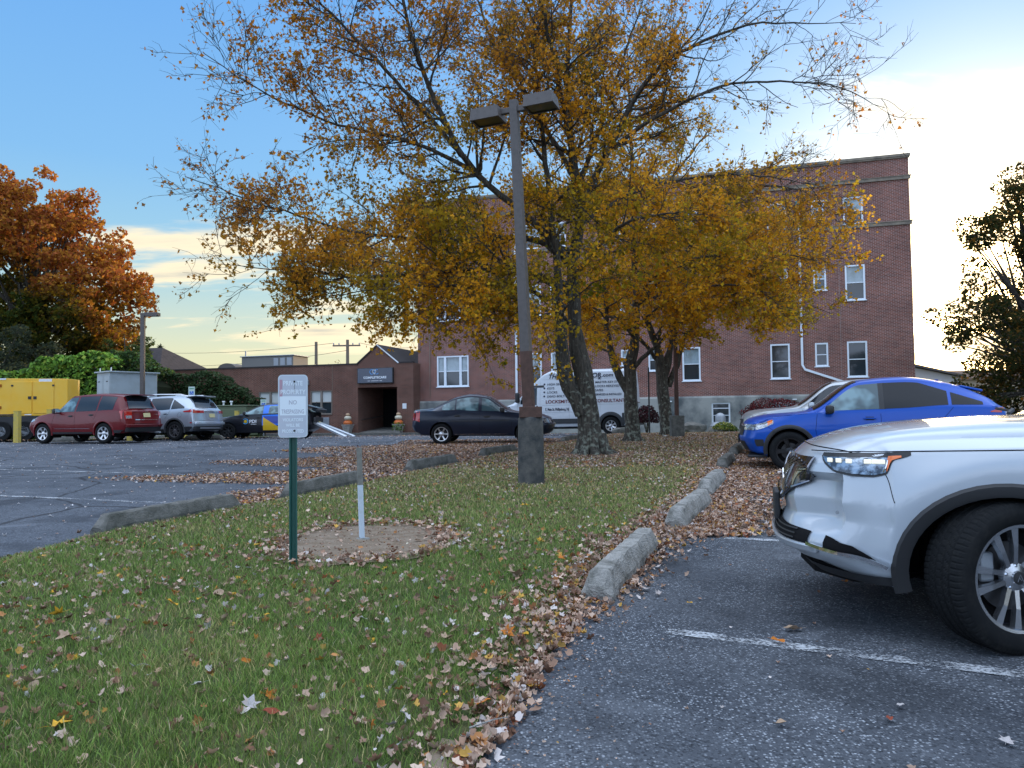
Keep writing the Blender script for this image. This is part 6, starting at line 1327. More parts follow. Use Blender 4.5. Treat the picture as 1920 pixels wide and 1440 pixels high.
def col_main(P,rng):
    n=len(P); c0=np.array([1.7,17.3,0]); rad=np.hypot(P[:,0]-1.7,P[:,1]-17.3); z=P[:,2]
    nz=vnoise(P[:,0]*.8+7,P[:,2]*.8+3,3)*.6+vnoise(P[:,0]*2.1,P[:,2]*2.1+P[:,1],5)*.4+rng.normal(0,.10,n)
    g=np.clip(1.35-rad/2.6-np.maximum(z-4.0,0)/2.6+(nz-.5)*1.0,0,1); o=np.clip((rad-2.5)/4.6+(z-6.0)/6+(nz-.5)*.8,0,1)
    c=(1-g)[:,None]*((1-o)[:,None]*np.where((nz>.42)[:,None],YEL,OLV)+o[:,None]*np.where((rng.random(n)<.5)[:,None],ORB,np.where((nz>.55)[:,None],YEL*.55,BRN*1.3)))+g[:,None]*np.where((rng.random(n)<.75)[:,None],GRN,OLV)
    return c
def col_right(P,rng):
    n=len(P); nz=vnoise(P[:,0]*1.1,P[:,2]*1.1,8)+rng.normal(0,.16,n); z=P[:,2]; r=rng.random(n)
    c=np.where((nz>.72)[:,None],GLD,np.where((nz>.34)[:,None],YEL*1.1,OLV*1.2)); c=np.where((r<.05)[:,None],ORB,c); c=np.where((r>.93)[:,None],np.array((.50,.33,.15)),c); return c
def keep_main(p):
    x,y,z=p; px=960+FPX*x/y; py=777-FPX*(z-1.3)/y
    k=1.0
    if py<330: k*=.66
    if py<170: k*=.8
    if px>1300 and py<300: k*=.28
    if px>1480: k*=.5
    if px<430: k*=.35
    if py>640 and px<800: k=0.
    return k
def main_maple():
    Y=17.3; zb=gz1(1.71,Y)+.03
    L=[ [[1.78,Y,zb-.1,.40],[1.76,Y,zb+.25,.31],[1.70,Y,1.3,.27],[1.60,Y,2.15,.24],[1.50,Y+.05,2.7,.22],[1.45,Y+.1,3.6,.21],[1.42,Y+.2,4.8,.19],[1.62,Y+.2,5.6,.165],[1.50,Y+.1,6.9,.13],[1.35,Y,8.6,.09],[1.45,Y-.2,10.8,.05],[1.6,Y,12.6,.02]],
        # left low stem of the fork
        [[1.58,Y-.05,1.3,.20],[1.18,Y-.12,2.2,.19],[1.10,Y-.2,3.1,.15],[1.05,Y-.3,4.4,.12],[.9,Y-.6,5.8,.09],[.7,Y-1.2,7.4,.06],[.5,Y-1.8,9.2,.03]],
        # big left ascending limb
        [[1.44,Y+.1,4.6,.15],[.9,Y-.3,5.2,.12],[.0,Y-.8,5.9,.10],[-.75,Y-1.2,6.5,.09],[-1.6,Y-1.5,8.0,.07],[-2.1,Y-1.8,9.6,.045],[-2.4,Y-2.,11.4,.02]],
        [[-.75,Y-1.2,6.5,.08],[-1.6,Y-1.7,7.4,.06],[-2.8,Y-2.2,8.6,.045],[-3.9,Y-2.6,9.6,.025],[-4.9,Y-3.0,10.3,.012]],
        [[-.6,Y-1.1,6.4,.07],[-2.0,Y-1.5,7.0,.05],[-3.6,Y-1.8,7.3,.035],[-4.9,Y-2.2,7.8,.02],[-6.0,Y-2.4,8.5,.01]],
        [[1.35,Y+.1,5.0,.11],[.2,Y-.1,5.3,.085],[-1.4,Y-.3,5.2,.065],[-3.2,Y-.6,5.3,.045],[-4.8,Y-1.,5.7,.028],[-6.7,Y-1.6,6.3,.010]],
        [[1.30,Y-.1,4.2,.10],[.0,Y-.7,4.5,.075],[-1.4,Y-1.4,4.3,.055],[-3.0,Y-1.8,4.15,.038],[-4.4,Y-2.2,4.2,.018],[-5.6,Y-2.4,4.3,.008]],
        [[1.2,Y-.2,3.7,.08],[.2,Y-.9,4.0,.06],[-1.0,Y-1.6,3.95,.04],[-2.4,Y-2.3,3.8,.022],[-3.6,Y-2.7,3.6,.010]],
        [[1.42,Y+.3,4.0,.09],[.5,Y+.9,4.6,.07],[-.8,Y+1.7,4.9,.05],[-2.6,Y+2.5,5.3,.03],[-4.2,Y+3.0,5.9,.012]],
        # up and forward
        [[1.55,Y,6.0,.10],[1.2,Y-1.2,7.6,.07],[.7,Y-2.2,9.4,.045],[.2,Y-3.0,11.2,.02]],
        [[1.5,Y,6.6,.09],[.6,Y+.3,8.4,.065],[-.4,Y+.6,10.2,.04],[-1.0,Y+.6,12.2,.015]],
        # right ascending limbs
        [[1.60,Y+.1,5.9,.12],[2.0,Y,6.8,.10],[2.5,Y-.2,7.7,.085],[3.0,Y-.5,8.6,.07],[4.0,Y-.8,9.3,.05],[5.4,Y-1.2,9.6,.03],[6.4,Y-1.5,9.4,.015],[7.2,Y-1.7,9.3,.008]],
        [[2.3,Y-.1,7.3,.07],[3.3,Y-.8,7.8,.055],[4.8,Y-1.4,8.2,.035],[6.4,Y-1.8,8.0,.02],[7.6,Y-2.0,7.4,.008]],
        [[1.55,Y,6.4,.09],[2.2,Y+.8,8.2,.06],[2.9,Y+1.4,10.2,.035],[3.6,Y+1.8,12.2,.012]],
        [[1.45,Y-.1,4.4,.08],[1.9,Y-1.0,4.9,.06],[2.5,Y-2.0,5.2,.04],[3.2,Y-2.9,5.1,.02]],
        [[1.3,Y-.2,3.3,.06],[1.0,Y-1.0,3.5,.045],[.7,Y-2.0,3.3,.03],[.3,Y-2.9,3.0,.012]],
        [[1.6,Y,5.6,.08],[2.4,Y+.4,6.2,.06],[3.6,Y+.6,6.7,.045],[5.2,Y+.6,6.9,.03],[7.0,Y+.4,6.6,.012]] ]
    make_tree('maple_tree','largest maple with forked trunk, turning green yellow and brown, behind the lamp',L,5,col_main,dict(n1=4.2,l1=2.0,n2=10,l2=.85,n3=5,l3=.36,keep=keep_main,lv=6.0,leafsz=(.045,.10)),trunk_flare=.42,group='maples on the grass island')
def keep2(p):
    x,y,z=p; return (1.0 if z<8 else .35)*(.5 if 960+FPX*x/y>1470 else .85)
def maple2():
    Y=22.2; zb=gz1(3.45,Y)+.03; f=lambda x,z,r,dy=0:[x,Y+dy,z,r]
    L=[[f(3.45,zb-.1,.30),f(3.45,zb+.3,.24),f(3.42,1.7,.21),f(3.42,2.6,.19),f(3.58,3.4,.16),f(3.62,5,.14),f(3.6,7.2,.10),f(3.55,9.6,.06),f(3.5,12,.02)],
       [f(3.36,1.9,.14),f(2.98,2.7,.12),f(2.78,3.5,.10),f(2.7,4.6,.08,-.3),f(2.5,6.4,.05,-.6),f(2.3,8,.02,-.8)],
       [f(3.5,2.6,.08),f(4.1,3.2,.06,-.4),f(4.9,3.9,.045,-.8),f(6.0,4.5,.03,-1.4),f(7.2,4.8,.012,-2.)],
       [f(3.6,4.4,.10),f(4.6,5.4,.085,-.3),f(5.6,6.6,.07,-.6),f(7.0,7.6,.05,-.9),f(8.0,7.4,.03,-1.2),f(8.9,6.5,.012,-1.4)],
       [f(3.6,5,.07),f(4.8,5.5,.05,-1),f(6.3,5.6,.035,-1.8),f(8.0,5.2,.015,-2.4)],
       [f(3.6,3.8,.07),f(4.4,4.4,.05,-1.2),f(5.4,4.6,.03,-2.4),f(6.4,4.2,.012,-3.4)],
       [f(3.5,3.5,.06),f(2.9,3.9,.045,-1.2),f(2.3,3.9,.03,-2.2),f(1.9,3.5,.012,-3)],
       [f(3.6,4.5,.06),f(3.9,5,.045,-1.4),f(4.2,5.0,.03,-2.8),f(4.5,4.6,.012,-3.8)],
       [f(3.6,6.2,.07),f(2.4,7.4,.05,-.4),f(1.0,8.2,.03,-.6)],
       [f(3.6,6.4,.07),f(4.8,8.2,.05,.4),f(6.0,9.8,.025,.6)]]
    make_tree('maple_tree','second maple on the island, slender twin stems before the van tail',L,17,col_right,dict(n1=3.0,l1=2.1,n2=10,l2=.85,n3=5,l3=.36,keep=keep2,lv=7,leafsz=(.06,.115)),trunk_flare=.27,group='maples on the grass island')
def maple3():
    Y=26.0; zb=gz1(5.25,Y)+.03; f=lambda x,z,r,dy=0:[x,Y+dy,z,r]
    L=[[f(5.22,zb-.1,.30),f(5.2,zb+.3,.24),f(5.12,1.8,.23),f(5.05,2.9,.22),f(4.9,3.6,.17),f(4.6,4.6,.13),f(4.5,6.2,.09),f(4.4,8.2,.04)],
       [f(5.15,2.6,.17),f(5.4,3.5,.15),f(5.6,4.4,.12),f(6.0,5.6,.09),f(6.6,7.4,.06),f(7.2,9.2,.02)],
       [f(5.3,2.2,.12),f(5.65,3.1,.11),f(5.85,3.9,.10,-.2),f(6.6,4.5,.07,-.6),f(8.0,4.9,.05,-1),f(9.2,4.8,.025,-1.4),f(10.2,4.4,.010,-1.6)],
       [f(4.95,3.1,.10),f(4.2,3.9,.08,-.3),f(3.3,4.6,.05,-.6),f(2.4,4.9,.02,-.8)],
       [f(5.5,4.0,.08),f(6.8,5.4,.06,-.8),f(8.4,6.2,.04,-1.4),f(9.6,6.3,.015,-1.8)],
       [f(5.4,4.,.07),f(6.0,4.8,.05,-1.6),f(6.8,5.2,.03,-3.),f(7.6,4.8,.012,-4.2)],
       [f(5.6,5.,.07),f(7.2,6.8,.05,.3),f(8.6,7.8,.03,.4),f(9.8,7.4,.012,.4)],
       [f(5.0,3.8,.07),f(4.9,4.6,.05,-1.6),f(4.7,4.8,.03,-3.0),f(4.5,4.4,.012,-4.2)]]
    make_tree('maple_tree','third maple on the island, nearest the brick building, golden leaves',L,29,col_right,dict(n1=3.0,l1=2.1,n2=10,l2=.9,n3=5,l3=.38,keep=keep2,lv=6,leafsz=(.06,.12)),trunk_flare=.27,group='maples on the grass island')
main_maple(); maple2(); maple3()
# --- clump-based crowns ---------------------------------------------------
def clumps(centres,radii,nper,rng,flat=.75):
    P=[]
    for c,r in zip(centres,radii):
        n=int(nper*r*r); d=rng.normal(size=(n,3)); d/=np.linalg.norm(d,axis=1,keepdims=True); P.append(c+d*(r*rng.uniform(.45,1.0,n)**.6)[:,None]*np.array([1,1,flat]))
    return np.concatenate(P)
def crown_tree(name,label,base,H,blobs,nblob,rb,colf,nper,lsz,seed,trunk_r,fork,cat='tree',tmpl=None,matx=None,group=None,limbs=None):
    """blobs: ellipsoids (cx,cz,rx,rz,ry) making the crown envelope, relative to base"""
    rng=np.random.default_rng(seed); C=[];RR=[]
    for cx,cz,rx,rz,ry in blobs:
        for k in range(int(nblob*rx*rz)):
            d=rng.normal(size=3); d/=np.linalg.norm(d); q=rng.uniform(.35,1)**.5; C.append(np.array([cx+d[0]*rx*q,d[1]*ry*q,cz+d[2]*rz*q])); RR.append(rb*rng.uniform(.5,1.2))
    C=np.array(C);RR=np.array(RR); P=clumps(C,RR,nper,rng)
    T=Tubes(); T.add(smoothpoly(np.array([[0,0,-.3,trunk_r*1.4],[0,0,.5,trunk_r],[0,0,fork,trunk_r*.85],[.1,0,H*.6,trunk_r*.5],[0,0,H*.92,trunk_r*.1]]),14)[:,:3],np.linspace(trunk_r*1.3,trunk_r*.15,14),10)
    for i in rng.choice(len(C),min(len(C),limbs or 90),replace=False):
        c=C[i]; h0=fork+max(0,(c[2]-fork))*rng.uniform(.15,.6); P0=np.array([[0,0,h0],[c[0]*.35,c[1]*.35,h0+(c[2]-h0)*.3],[c[0]*.75,c[1]*.75,h0+(c[2]-h0)*.75],c]); r0=.03+.012*np.linalg.norm(c-P0[0]); T.add(smoothpoly(P0,9),np.linspace(r0,.012,9),5)
        for k in range(3):
            d=rng.normal(size=3); T.add(np.array([c,c+d*RR[i]*.5,c+d*RR[i]*.8]),[.012,.008,.004],3)
    t=empty(name,base); tag(t,label,cat,group); me=T.mesh('trunk'); me.materials.append(M_bark); addobj('trunk',me,None,t)
    n=len(P); N=rng.normal(size=(n,3))+np.array([0,-.2,.5]); V,F_,Cc=scatter_leaves(P,N,rng.uniform(lsz[0],lsz[1],n),np.clip(colf(P,rng)*(1+rng.normal(0,.2,(n,1))),.003,.8),tmpl); o=addobj('crown',npmesh('crown',V,F_,cols=Cc),matx or M_leaf,t); tag(o,kind='stuff'); print(name,n)
    return t
def col_left(P,rng):
    n=len(P); z=P[:,2]; x=P[:,0]; nz=vnoise(x*.5,z*.5,2)*.6+vnoise(x*1.3,z*1.3,4)*.4+rng.normal(0,.08,n); a=np.clip((z-8.0)/4.5+(x-1.2)/7.5+(nz-.5)*1.7,0,1); r=rng.random(n)
    red=np.where((r<.5)[:,None],np.array((.34,.105,.03)),np.array((.44,.19,.028))); gr=np.where((r<.6)[:,None],np.array((.045,.068,.014)),np.array((.12,.11,.016))); gold=np.array((.34,.19,.015))
    c=gr*(1-a)[:,None]+red*a[:,None]; c=np.where(((a>.30)&(a<.62)&(r>.45))[:,None],gold,c); return c
b=at(60,760,50)
crown_tree('autumn_maple','huge maple turning red and orange over dark green at far left',(b.x,b.y,.2),15.,[(0,10.4,6.8,5.8,5),(3.6,8.6,4.4,3.6,4),(-3,12.5,4.5,4.4,4),(.4,14.6,3.4,3.2,3),(4.8,6.3,2.6,1.8,3),(0,6.0,6.5,2.2,4)],4.2,.85,col_left,210,(.16,.30),3,.5,3.5,limbs=120)
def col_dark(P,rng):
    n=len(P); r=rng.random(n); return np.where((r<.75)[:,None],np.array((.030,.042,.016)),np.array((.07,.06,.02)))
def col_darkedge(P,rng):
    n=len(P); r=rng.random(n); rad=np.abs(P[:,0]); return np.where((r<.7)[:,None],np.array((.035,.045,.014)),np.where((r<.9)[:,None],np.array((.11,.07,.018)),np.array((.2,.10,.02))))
b=at(1925,770,27)
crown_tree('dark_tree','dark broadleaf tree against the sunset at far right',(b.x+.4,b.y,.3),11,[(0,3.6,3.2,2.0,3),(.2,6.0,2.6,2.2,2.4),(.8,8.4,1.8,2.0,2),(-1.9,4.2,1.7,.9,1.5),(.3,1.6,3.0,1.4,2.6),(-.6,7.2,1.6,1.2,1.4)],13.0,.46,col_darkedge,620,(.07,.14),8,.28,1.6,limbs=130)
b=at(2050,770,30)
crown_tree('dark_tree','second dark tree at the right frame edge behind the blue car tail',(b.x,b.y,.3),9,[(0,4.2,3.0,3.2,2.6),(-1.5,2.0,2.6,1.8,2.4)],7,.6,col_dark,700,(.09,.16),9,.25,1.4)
b=at(-60,760,44)
crown_tree('olive_tree','shadowy grey green tree under the red maple, left edge',(b.x+1.5,b.y,.2),8,[(0,4.6,3.2,2.6,2.5),(2.8,4.3,1.8,1.6,2)],3.2,.8,lambda P,rng: np.where((rng.random(len(P))<.8)[:,None],np.array((.05,.065,.04)),np.array((.10,.10,.04))),420,(.12,.2),10,.22,1.6)
b=at(232,760,47)
crown_tree('small_tree','small green tree between the slim lamp and the dark roof',(b.x,b.y,.2),6.8,[(0,4.6,1.6,1.8,1.6),(.9,5.6,.9,.9,.8)],6,.5,lambda P,rng: np.where((rng.random(len(P))<.6)[:,None],np.array((.05,.085,.025)),np.array((.10,.12,.03))),600,(.1,.17),13,.12,2)
def conifer(px,Y,ptop,label,seed,w=1.5):
    rng=np.random.default_rng(seed); a=at(px,720,Y); H=at(px,ptop,Y).z; T=Tubes(); T.add(np.array([[0,0,0],[0,0,H*.5],[0,0,H]]),[.16,.10,.02],7); P=[];N=[]
    for z in np.arange(H*.25,H*.99,.26):
        rr=w*(1-z/H)**.75+.15
        for k in range(7):
            an=rng.uniform(0,2*PI); L_=rr*rng.uniform(.6,1.15); d=np.array([math.cos(an),math.sin(an),.12]); T.add(np.array([[0,0,z],d*L_*.6+[0,0,z],d*L_+[0,0,z+.12]]),[.03,.02,.008],3)
            m=int(26*L_)+6; u=rng.uniform(.15,1,m); P.append(d*L_*u[:,None]+[0,0,z]+rng.normal(0,.09,(m,3)))
    P=np.concatenate(P); t=empty('conifer_tree',(a.x,a.y,0)); tag(t,label,'tree'); me=T.mesh('trunk'); me.materials.append(M_bark); addobj('trunk',me,None,t)
    V,F_,C=scatter_leaves(P,rng.normal(size=P.shape),rng.uniform(.16,.30,len(P)),mixcols(len(P),[(.022,.032,.018),(.04,.045,.02)]),(np.array([(0,-.5,0),(.14,0,.02),(0,.5,0),(-.14,0,.02)]),[(0,1,2),(0,2,3)])); tag(addobj('crown',npmesh('crown',V,F_,cols=C),M_leafd,t),kind='stuff')
conifer(300,72,646,'dark conifer poking up right of the dark shingle roof',4,2.2)
b=at(616,745,62); crown_tree('bare_shrub_tree','thin yellowing treetop showing over the low roof beside the pole',(b.x,b.y,.2),5.9,[(0,5.1,1.6,1.1,1.2)],3.,.45,lambda P,rng:np.tile(np.array((.22,.15,.05)),(len(P),1)),60,(.12,.2),21,.08,2)
b=at(748,745,62); crown_tree('bare_shrub_tree','wispy bare treetop over the roof right of the gable',(b.x,b.y,.2),6.0,[(0,5.4,.9,.7,.8)],3.,.35,lambda P,rng:np.tile(np.array((.20,.14,.06)),(len(P),1)),40,(.1,.16),22,.07,2)
# hedges and bushes ---------------------------------------------------------
def hedge(name,label,x0,x1,Y,ptop,depth,pal,w,lsz,dens,seed,rough=.5,zbase=.3,cat='hedge',shear=0,tall=None):
    """leafy mass between two pixels columns at distance Y (real box volume with a lumpy top)"""
    rng=np.random.default_rng(seed); A=at(x0,760,Y); B=at(x1,760,Y+shear); L_=(B-A).length; L2=Vector((B.x-A.x,B.y-A.y)); d=L2.normalized(); n_=Vector((-d.y,d.x))
    top=lambda u: (np.interp(u,*zip(*tall)) if tall else at((x0+x1)/2,ptop,Y).z)
    n=int(dens*L2.length*3); u=rng.random(n); zt=np.array([top(k) for k in u]); zt=zt+rough*(vnoise(u*L2.length*.9,u*0+seed,seed)-.5)*1.2+rough*.5*(vnoise(u*L2.length*3,u*0+seed,seed+1)-.5)
    face=rng.random(n); dep=rng.random(n)
    z=np.where(face<.68,zbase+(zt-zbase)*rng.random(n)**.8,zt-rng.exponential(.12,n)); dd=np.where(face<.68,rng.exponential(.10,n)+.15*vnoise(u*L2.length*2,z*2,seed+2)*2,dep*depth); zn=np.clip(1-(zt-z)/.8,0,1); dd=dd+zn**2*depth*.18
    P=np.stack([A.x+d.x*u*L2.length+n_.x*dd,A.y+d.y*u*L2.length+n_.y*dd,z],1); N=rng.normal(size=(n,3))*.8+np.array([0,-.6,.7])
    t=empty(name,(A.x,A.y,zbase)); tag(t,label,cat); V,F_,C=scatter_leaves(P-np.array(t.location),N,rng.uniform(lsz[0],lsz[1],n),mixcols(n,pal,w,.2)); tag(addobj('foliage',npmesh('foliage',V,F_,cols=C),M_leafd,t),kind='stuff')
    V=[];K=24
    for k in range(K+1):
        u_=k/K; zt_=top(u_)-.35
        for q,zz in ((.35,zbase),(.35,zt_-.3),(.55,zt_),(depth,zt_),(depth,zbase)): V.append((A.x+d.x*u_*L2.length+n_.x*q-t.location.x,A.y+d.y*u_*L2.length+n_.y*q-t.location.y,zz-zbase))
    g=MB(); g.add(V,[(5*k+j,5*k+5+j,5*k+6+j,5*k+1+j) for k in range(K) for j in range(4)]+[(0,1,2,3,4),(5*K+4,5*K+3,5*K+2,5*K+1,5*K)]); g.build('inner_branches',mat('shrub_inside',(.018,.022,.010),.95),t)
hedge('bright_hedge','bright green leafy hedge above the yellow generator',-60,196,37,672,1.6,[(.20,.36,.05),(.12,.24,.04),(.07,.14,.03),(.30,.38,.06)],[4,4,3,1],(.13,.26),420,31,.7,tall=[(0,at(0,683,37).z),(.45,at(0,686,37).z),(.78,at(0,674,37).z),(1,at(0,686,37).z)])
hedge('dark_hedge','dark green shrub bank between the grey cabinet and the slim lamp',196,290,39,700,2.0,[(.05,.10,.025),(.035,.06,.02),(.12,.16,.03)],[5,4,1],(.10,.2),520,33,.8,tall=[(0,at(0,668,39).z),(.5,at(0,680,39).z),(1,at(0,715,39).z)])
hedge('dark_shrubs','long dark shrubs along the low brick wall behind the suvs',285,420,41,712,1.6,[(.03,.055,.02),(.045,.075,.03),(.09,.05,.03)],[5,4,1],(.09,.17),560,35,.6,shear=-.6,tall=[(0,at(0,712,41).z),(.35,at(0,712,41).z),(.7,at(0,706,41).z),(1,at(0,725,41).z)])
hedge('dark_shrubs','last dark shrub of the row, beside the first low window',420,482,40.5,728,1.4,[(.03,.055,.02),(.045,.075,.03),(.10,.05,.03)],[5,4,1.5],(.09,.17),560,37,.5,tall=[(0,at(0,727,40).z),(.5,at(0,728,40).z),(1,at(0,757,40).z)])
def bush(label,px,py,Y,r,h,pal,seed,name='bush',n=2600,lsz=(.04,.08),tilt=1,w=None):
    rng=np.random.default_rng(seed); a=at(px,py,Y); z=gz1(a.x,a.y); d=rng.normal(size=(n,3)); d/=np.linalg.norm(d,axis=1,keepdims=True); d[:,2]=np.abs(d[:,2])*1.25-.25; q=rng.uniform(.5,1,n)**.4*(.88+.24*vnoise(d[:,0]*3+9,d[:,2]*3+d[:,1],seed))
    P=d*q[:,None]*np.array([r,r,h*.5])+np.array([0,0,h*.5]); t=empty(name,(a.x,a.y,z)); tag(t,label,'bush'); V,F_,C=scatter_leaves(P,d+rng.normal(0,.5,(n,3)),rng.uniform(*lsz,n),mixcols(n,pal,w,.2)); tag(addobj('foliage',npmesh('foliage',V,F_,cols=C),M_leafd,t),kind='stuff')
    T=Tubes(); 
    for k in range(14):
        e=rng.normal(size=3)*[.5,.5,.2]*r*.7; T.add(np.array([[0,0,-.05],[e[0]*.3,e[1]*.3,h*.3],[e[0],e[1],h*.75]]),[.015,.01,.005],4)
    me=T.mesh('stems'); addobj('stems',me,M_bark,t)
bush('rounded dark purple barberry half hidden by the blue car nose',1452,812,33,1.5,1.55,[(.09,.014,.018),(.045,.012,.014),(.16,.02,.02)],41,n=5200)
bush('small purple bush behind the van tail lamp',1213,800,29.5,.5,1.15,[(.06,.015,.02),(.03,.015,.015)],42,n=1800)
bush('low yellow green shrub under the basement window',1357,813,31.5,.45,.50,[(.12,.17,.03),(.07,.11,.02),(.3,.28,.06)],43,n=900)
bush('little green shrub beside the grey rocks',1372,812,32,.3,.35,[(.06,.10,.03),(.10,.13,.04)],44,n=400)

# unseen wood behind the viewer, added to darken reflections in car bodies and panes
def added_treeline():
    rng=np.random.default_rng(50); C=[];RR=[]
    for k in range(170):
        x=rng.uniform(-60,60); h=5+4.5*vnoise(np.array([x*.12]),np.array([1.]),5)[0]; C.append([x,-34+rng.uniform(-4,4)+abs(x)*.25,rng.uniform(.5,h)]); RR.append(rng.uniform(1.2,2.3))
    P=clumps(np.array(C),np.array(RR),26,rng); V,F_,Cc=scatter_leaves(P,rng.normal(size=P.shape),rng.uniform(.35,.7,len(P)),mixcols(len(P),[(.05,.07,.02),(.12,.10,.02),(.16,.08,.02),(.04,.05,.02)]))
    tag(addobj('added_tree_line',npmesh('added_tree_line',V,F_,cols=Cc),M_leafd),'unseen autumn trees behind the viewer, added to darken reflections','trees',kind='stuff')
added_treeline()
# ------------------------------------------------------------------ grass and fallen leaves
def lawn_z(x,y): return gz(x,y)+dome(x,y)
def in_dirt(x,y):
    return (((x+1.34)/.72)**2+((y-6.95)/.86)**2)<.75+.55*vnoise(np.asarray(x)*4.5,np.asarray(y)*4.5,77)
M_grass=attrmat('grass_blade',.6,.30,.25)
def grass():
    rng=np.random.default_rng(3); XS=[];YS=[];H=[];Wd=[]
    for (ya,yb,xa,xb,d,h,w) in ((1.7,4.2,-3.6,.8,8500,.050,.0034),(4.2,6.5,-5.2,1.2,4800,.050,.0042),(6.5,9.5,-4.6,2.8,2600,.050,.0058),(9.5,14,-3.6,4.4,1200,.050,.0085),(14,22,-2,7.2,480,.055,.013),(22,30,1,12,120,.06,.02),(30,41,6,21,45,.07,.035)):
        n=int((yb-ya)*(xb-xa)*d); x=rng.uniform(xa,xb,n); y=rng.uniform(ya,yb,n)
        k=inpoly(x,y,LAWN)&~in_dirt(x,y)
        # thin and patchy near the dusty edge by the asphalt
        nz=vnoise(x*2.2,y*2.2,1)*.6+vnoise(x*7,y*7,2)*.4; edge=sstep((x-np.interp(y,[1.6,2.9,4.1,6.6,10.3,17.6,25],[-.75,-.45,-.15,.6,2.2,4.7,7.6]))/.35)
        pr=1-.75*edge; pr=pr*np.where(y>9,np.clip(1.0-(y-9)/16,.35,1),1)*(.65+.5*nz); bare=(((x-1.7)/1.1)**2+((y-17.3)/1.2)**2<1); pr=np.where(bare,.12,pr)
        k&=rng.random(n)<pr; x=x[k];y=y[k]; XS.append(x);YS.append(y); H.append(rng.uniform(.5,1.25,len(x))*h*(.75+.5*nz[k])); Wd.append(np.full(len(x),w)*rng.uniform(.7,1.3,len(x)))
    x=np.concatenate(XS);y=np.concatenate(YS);h=np.concatenate(H);w=np.concatenate(Wd); n=len(x); z=lawn_z(x,y)
    a=rng.uniform(0,2*PI,n); b=rng.uniform(0,2*PI,n); ln=rng.uniform(.15,1.0,n)*h; dx,dy=np.cos(a),np.sin(a); ex,ey=np.cos(b)*ln,np.sin(b)*ln
    V=np.empty((n,5,3),np.float32)
    for i,(s,t,q) in enumerate(((-1,0,0),(1,0,0),(-.8,.55,.35),(.8,.55,.35),(0,1,1))):
        V[:,i,0]=x+dx*w*s*.5+ex*q; V[:,i,1]=y+dy*w*s*.5+ey*q; V[:,i,2]=z-.003+h*t*(1 if i<4 else .93)
    f=(np.arange(n)*5)[:,None]; Fq=np.concatenate([f+np.array([0,1,3]),f+np.array([0,3,2]),f+np.array([2,3,4])]).astype(np.int32)
    nz=vnoise(x*1.3,y*1.3,7)*.5+vnoise(x*4,y*4,8)*.3+rng.random(n)*.35; dry=.14+np.clip((y-6)/11,0,.65)+np.clip((nz-.72)*1.5,0,.5)
    g1=np.array((.085,.165,.030)); g2=np.array((.23,.32,.075)); d1=np.array((.40,.34,.15)); r=rng.random(n)
    c=g1+(g2-g1)*np.clip(nz,0,1)[:,None]; c=np.where((r<dry)[:,None],d1,c); c=np.where((r>.985)[:,None],np.array((.4,.36,.22)),c); c*=rng.uniform(.4,1.55,(n,1))
    print('grass blades',n); tag(addobj('grass',npmesh('grass',V.reshape(-1,3),Fq,cols=np.repeat(c,5,axis=0)),M_grass),'short green lawn grass thinning to brown under the maples','grass',kind='stuff')
grass()
M_litter=attrmat('fallen_leaf',.75,.12,.25)
PAL=[(.44,.30,.22),(.54,.40,.31),(.31,.19,.13),(.18,.095,.06),(.55,.49,.46),(.38,.17,.06),(.46,.27,.06),(.30,.10,.045)]
PW=[5,3.2,4.4,2.8,1.4,1.5,.9,.7]
def lot_z(x,y): return gz(x,y)-.010
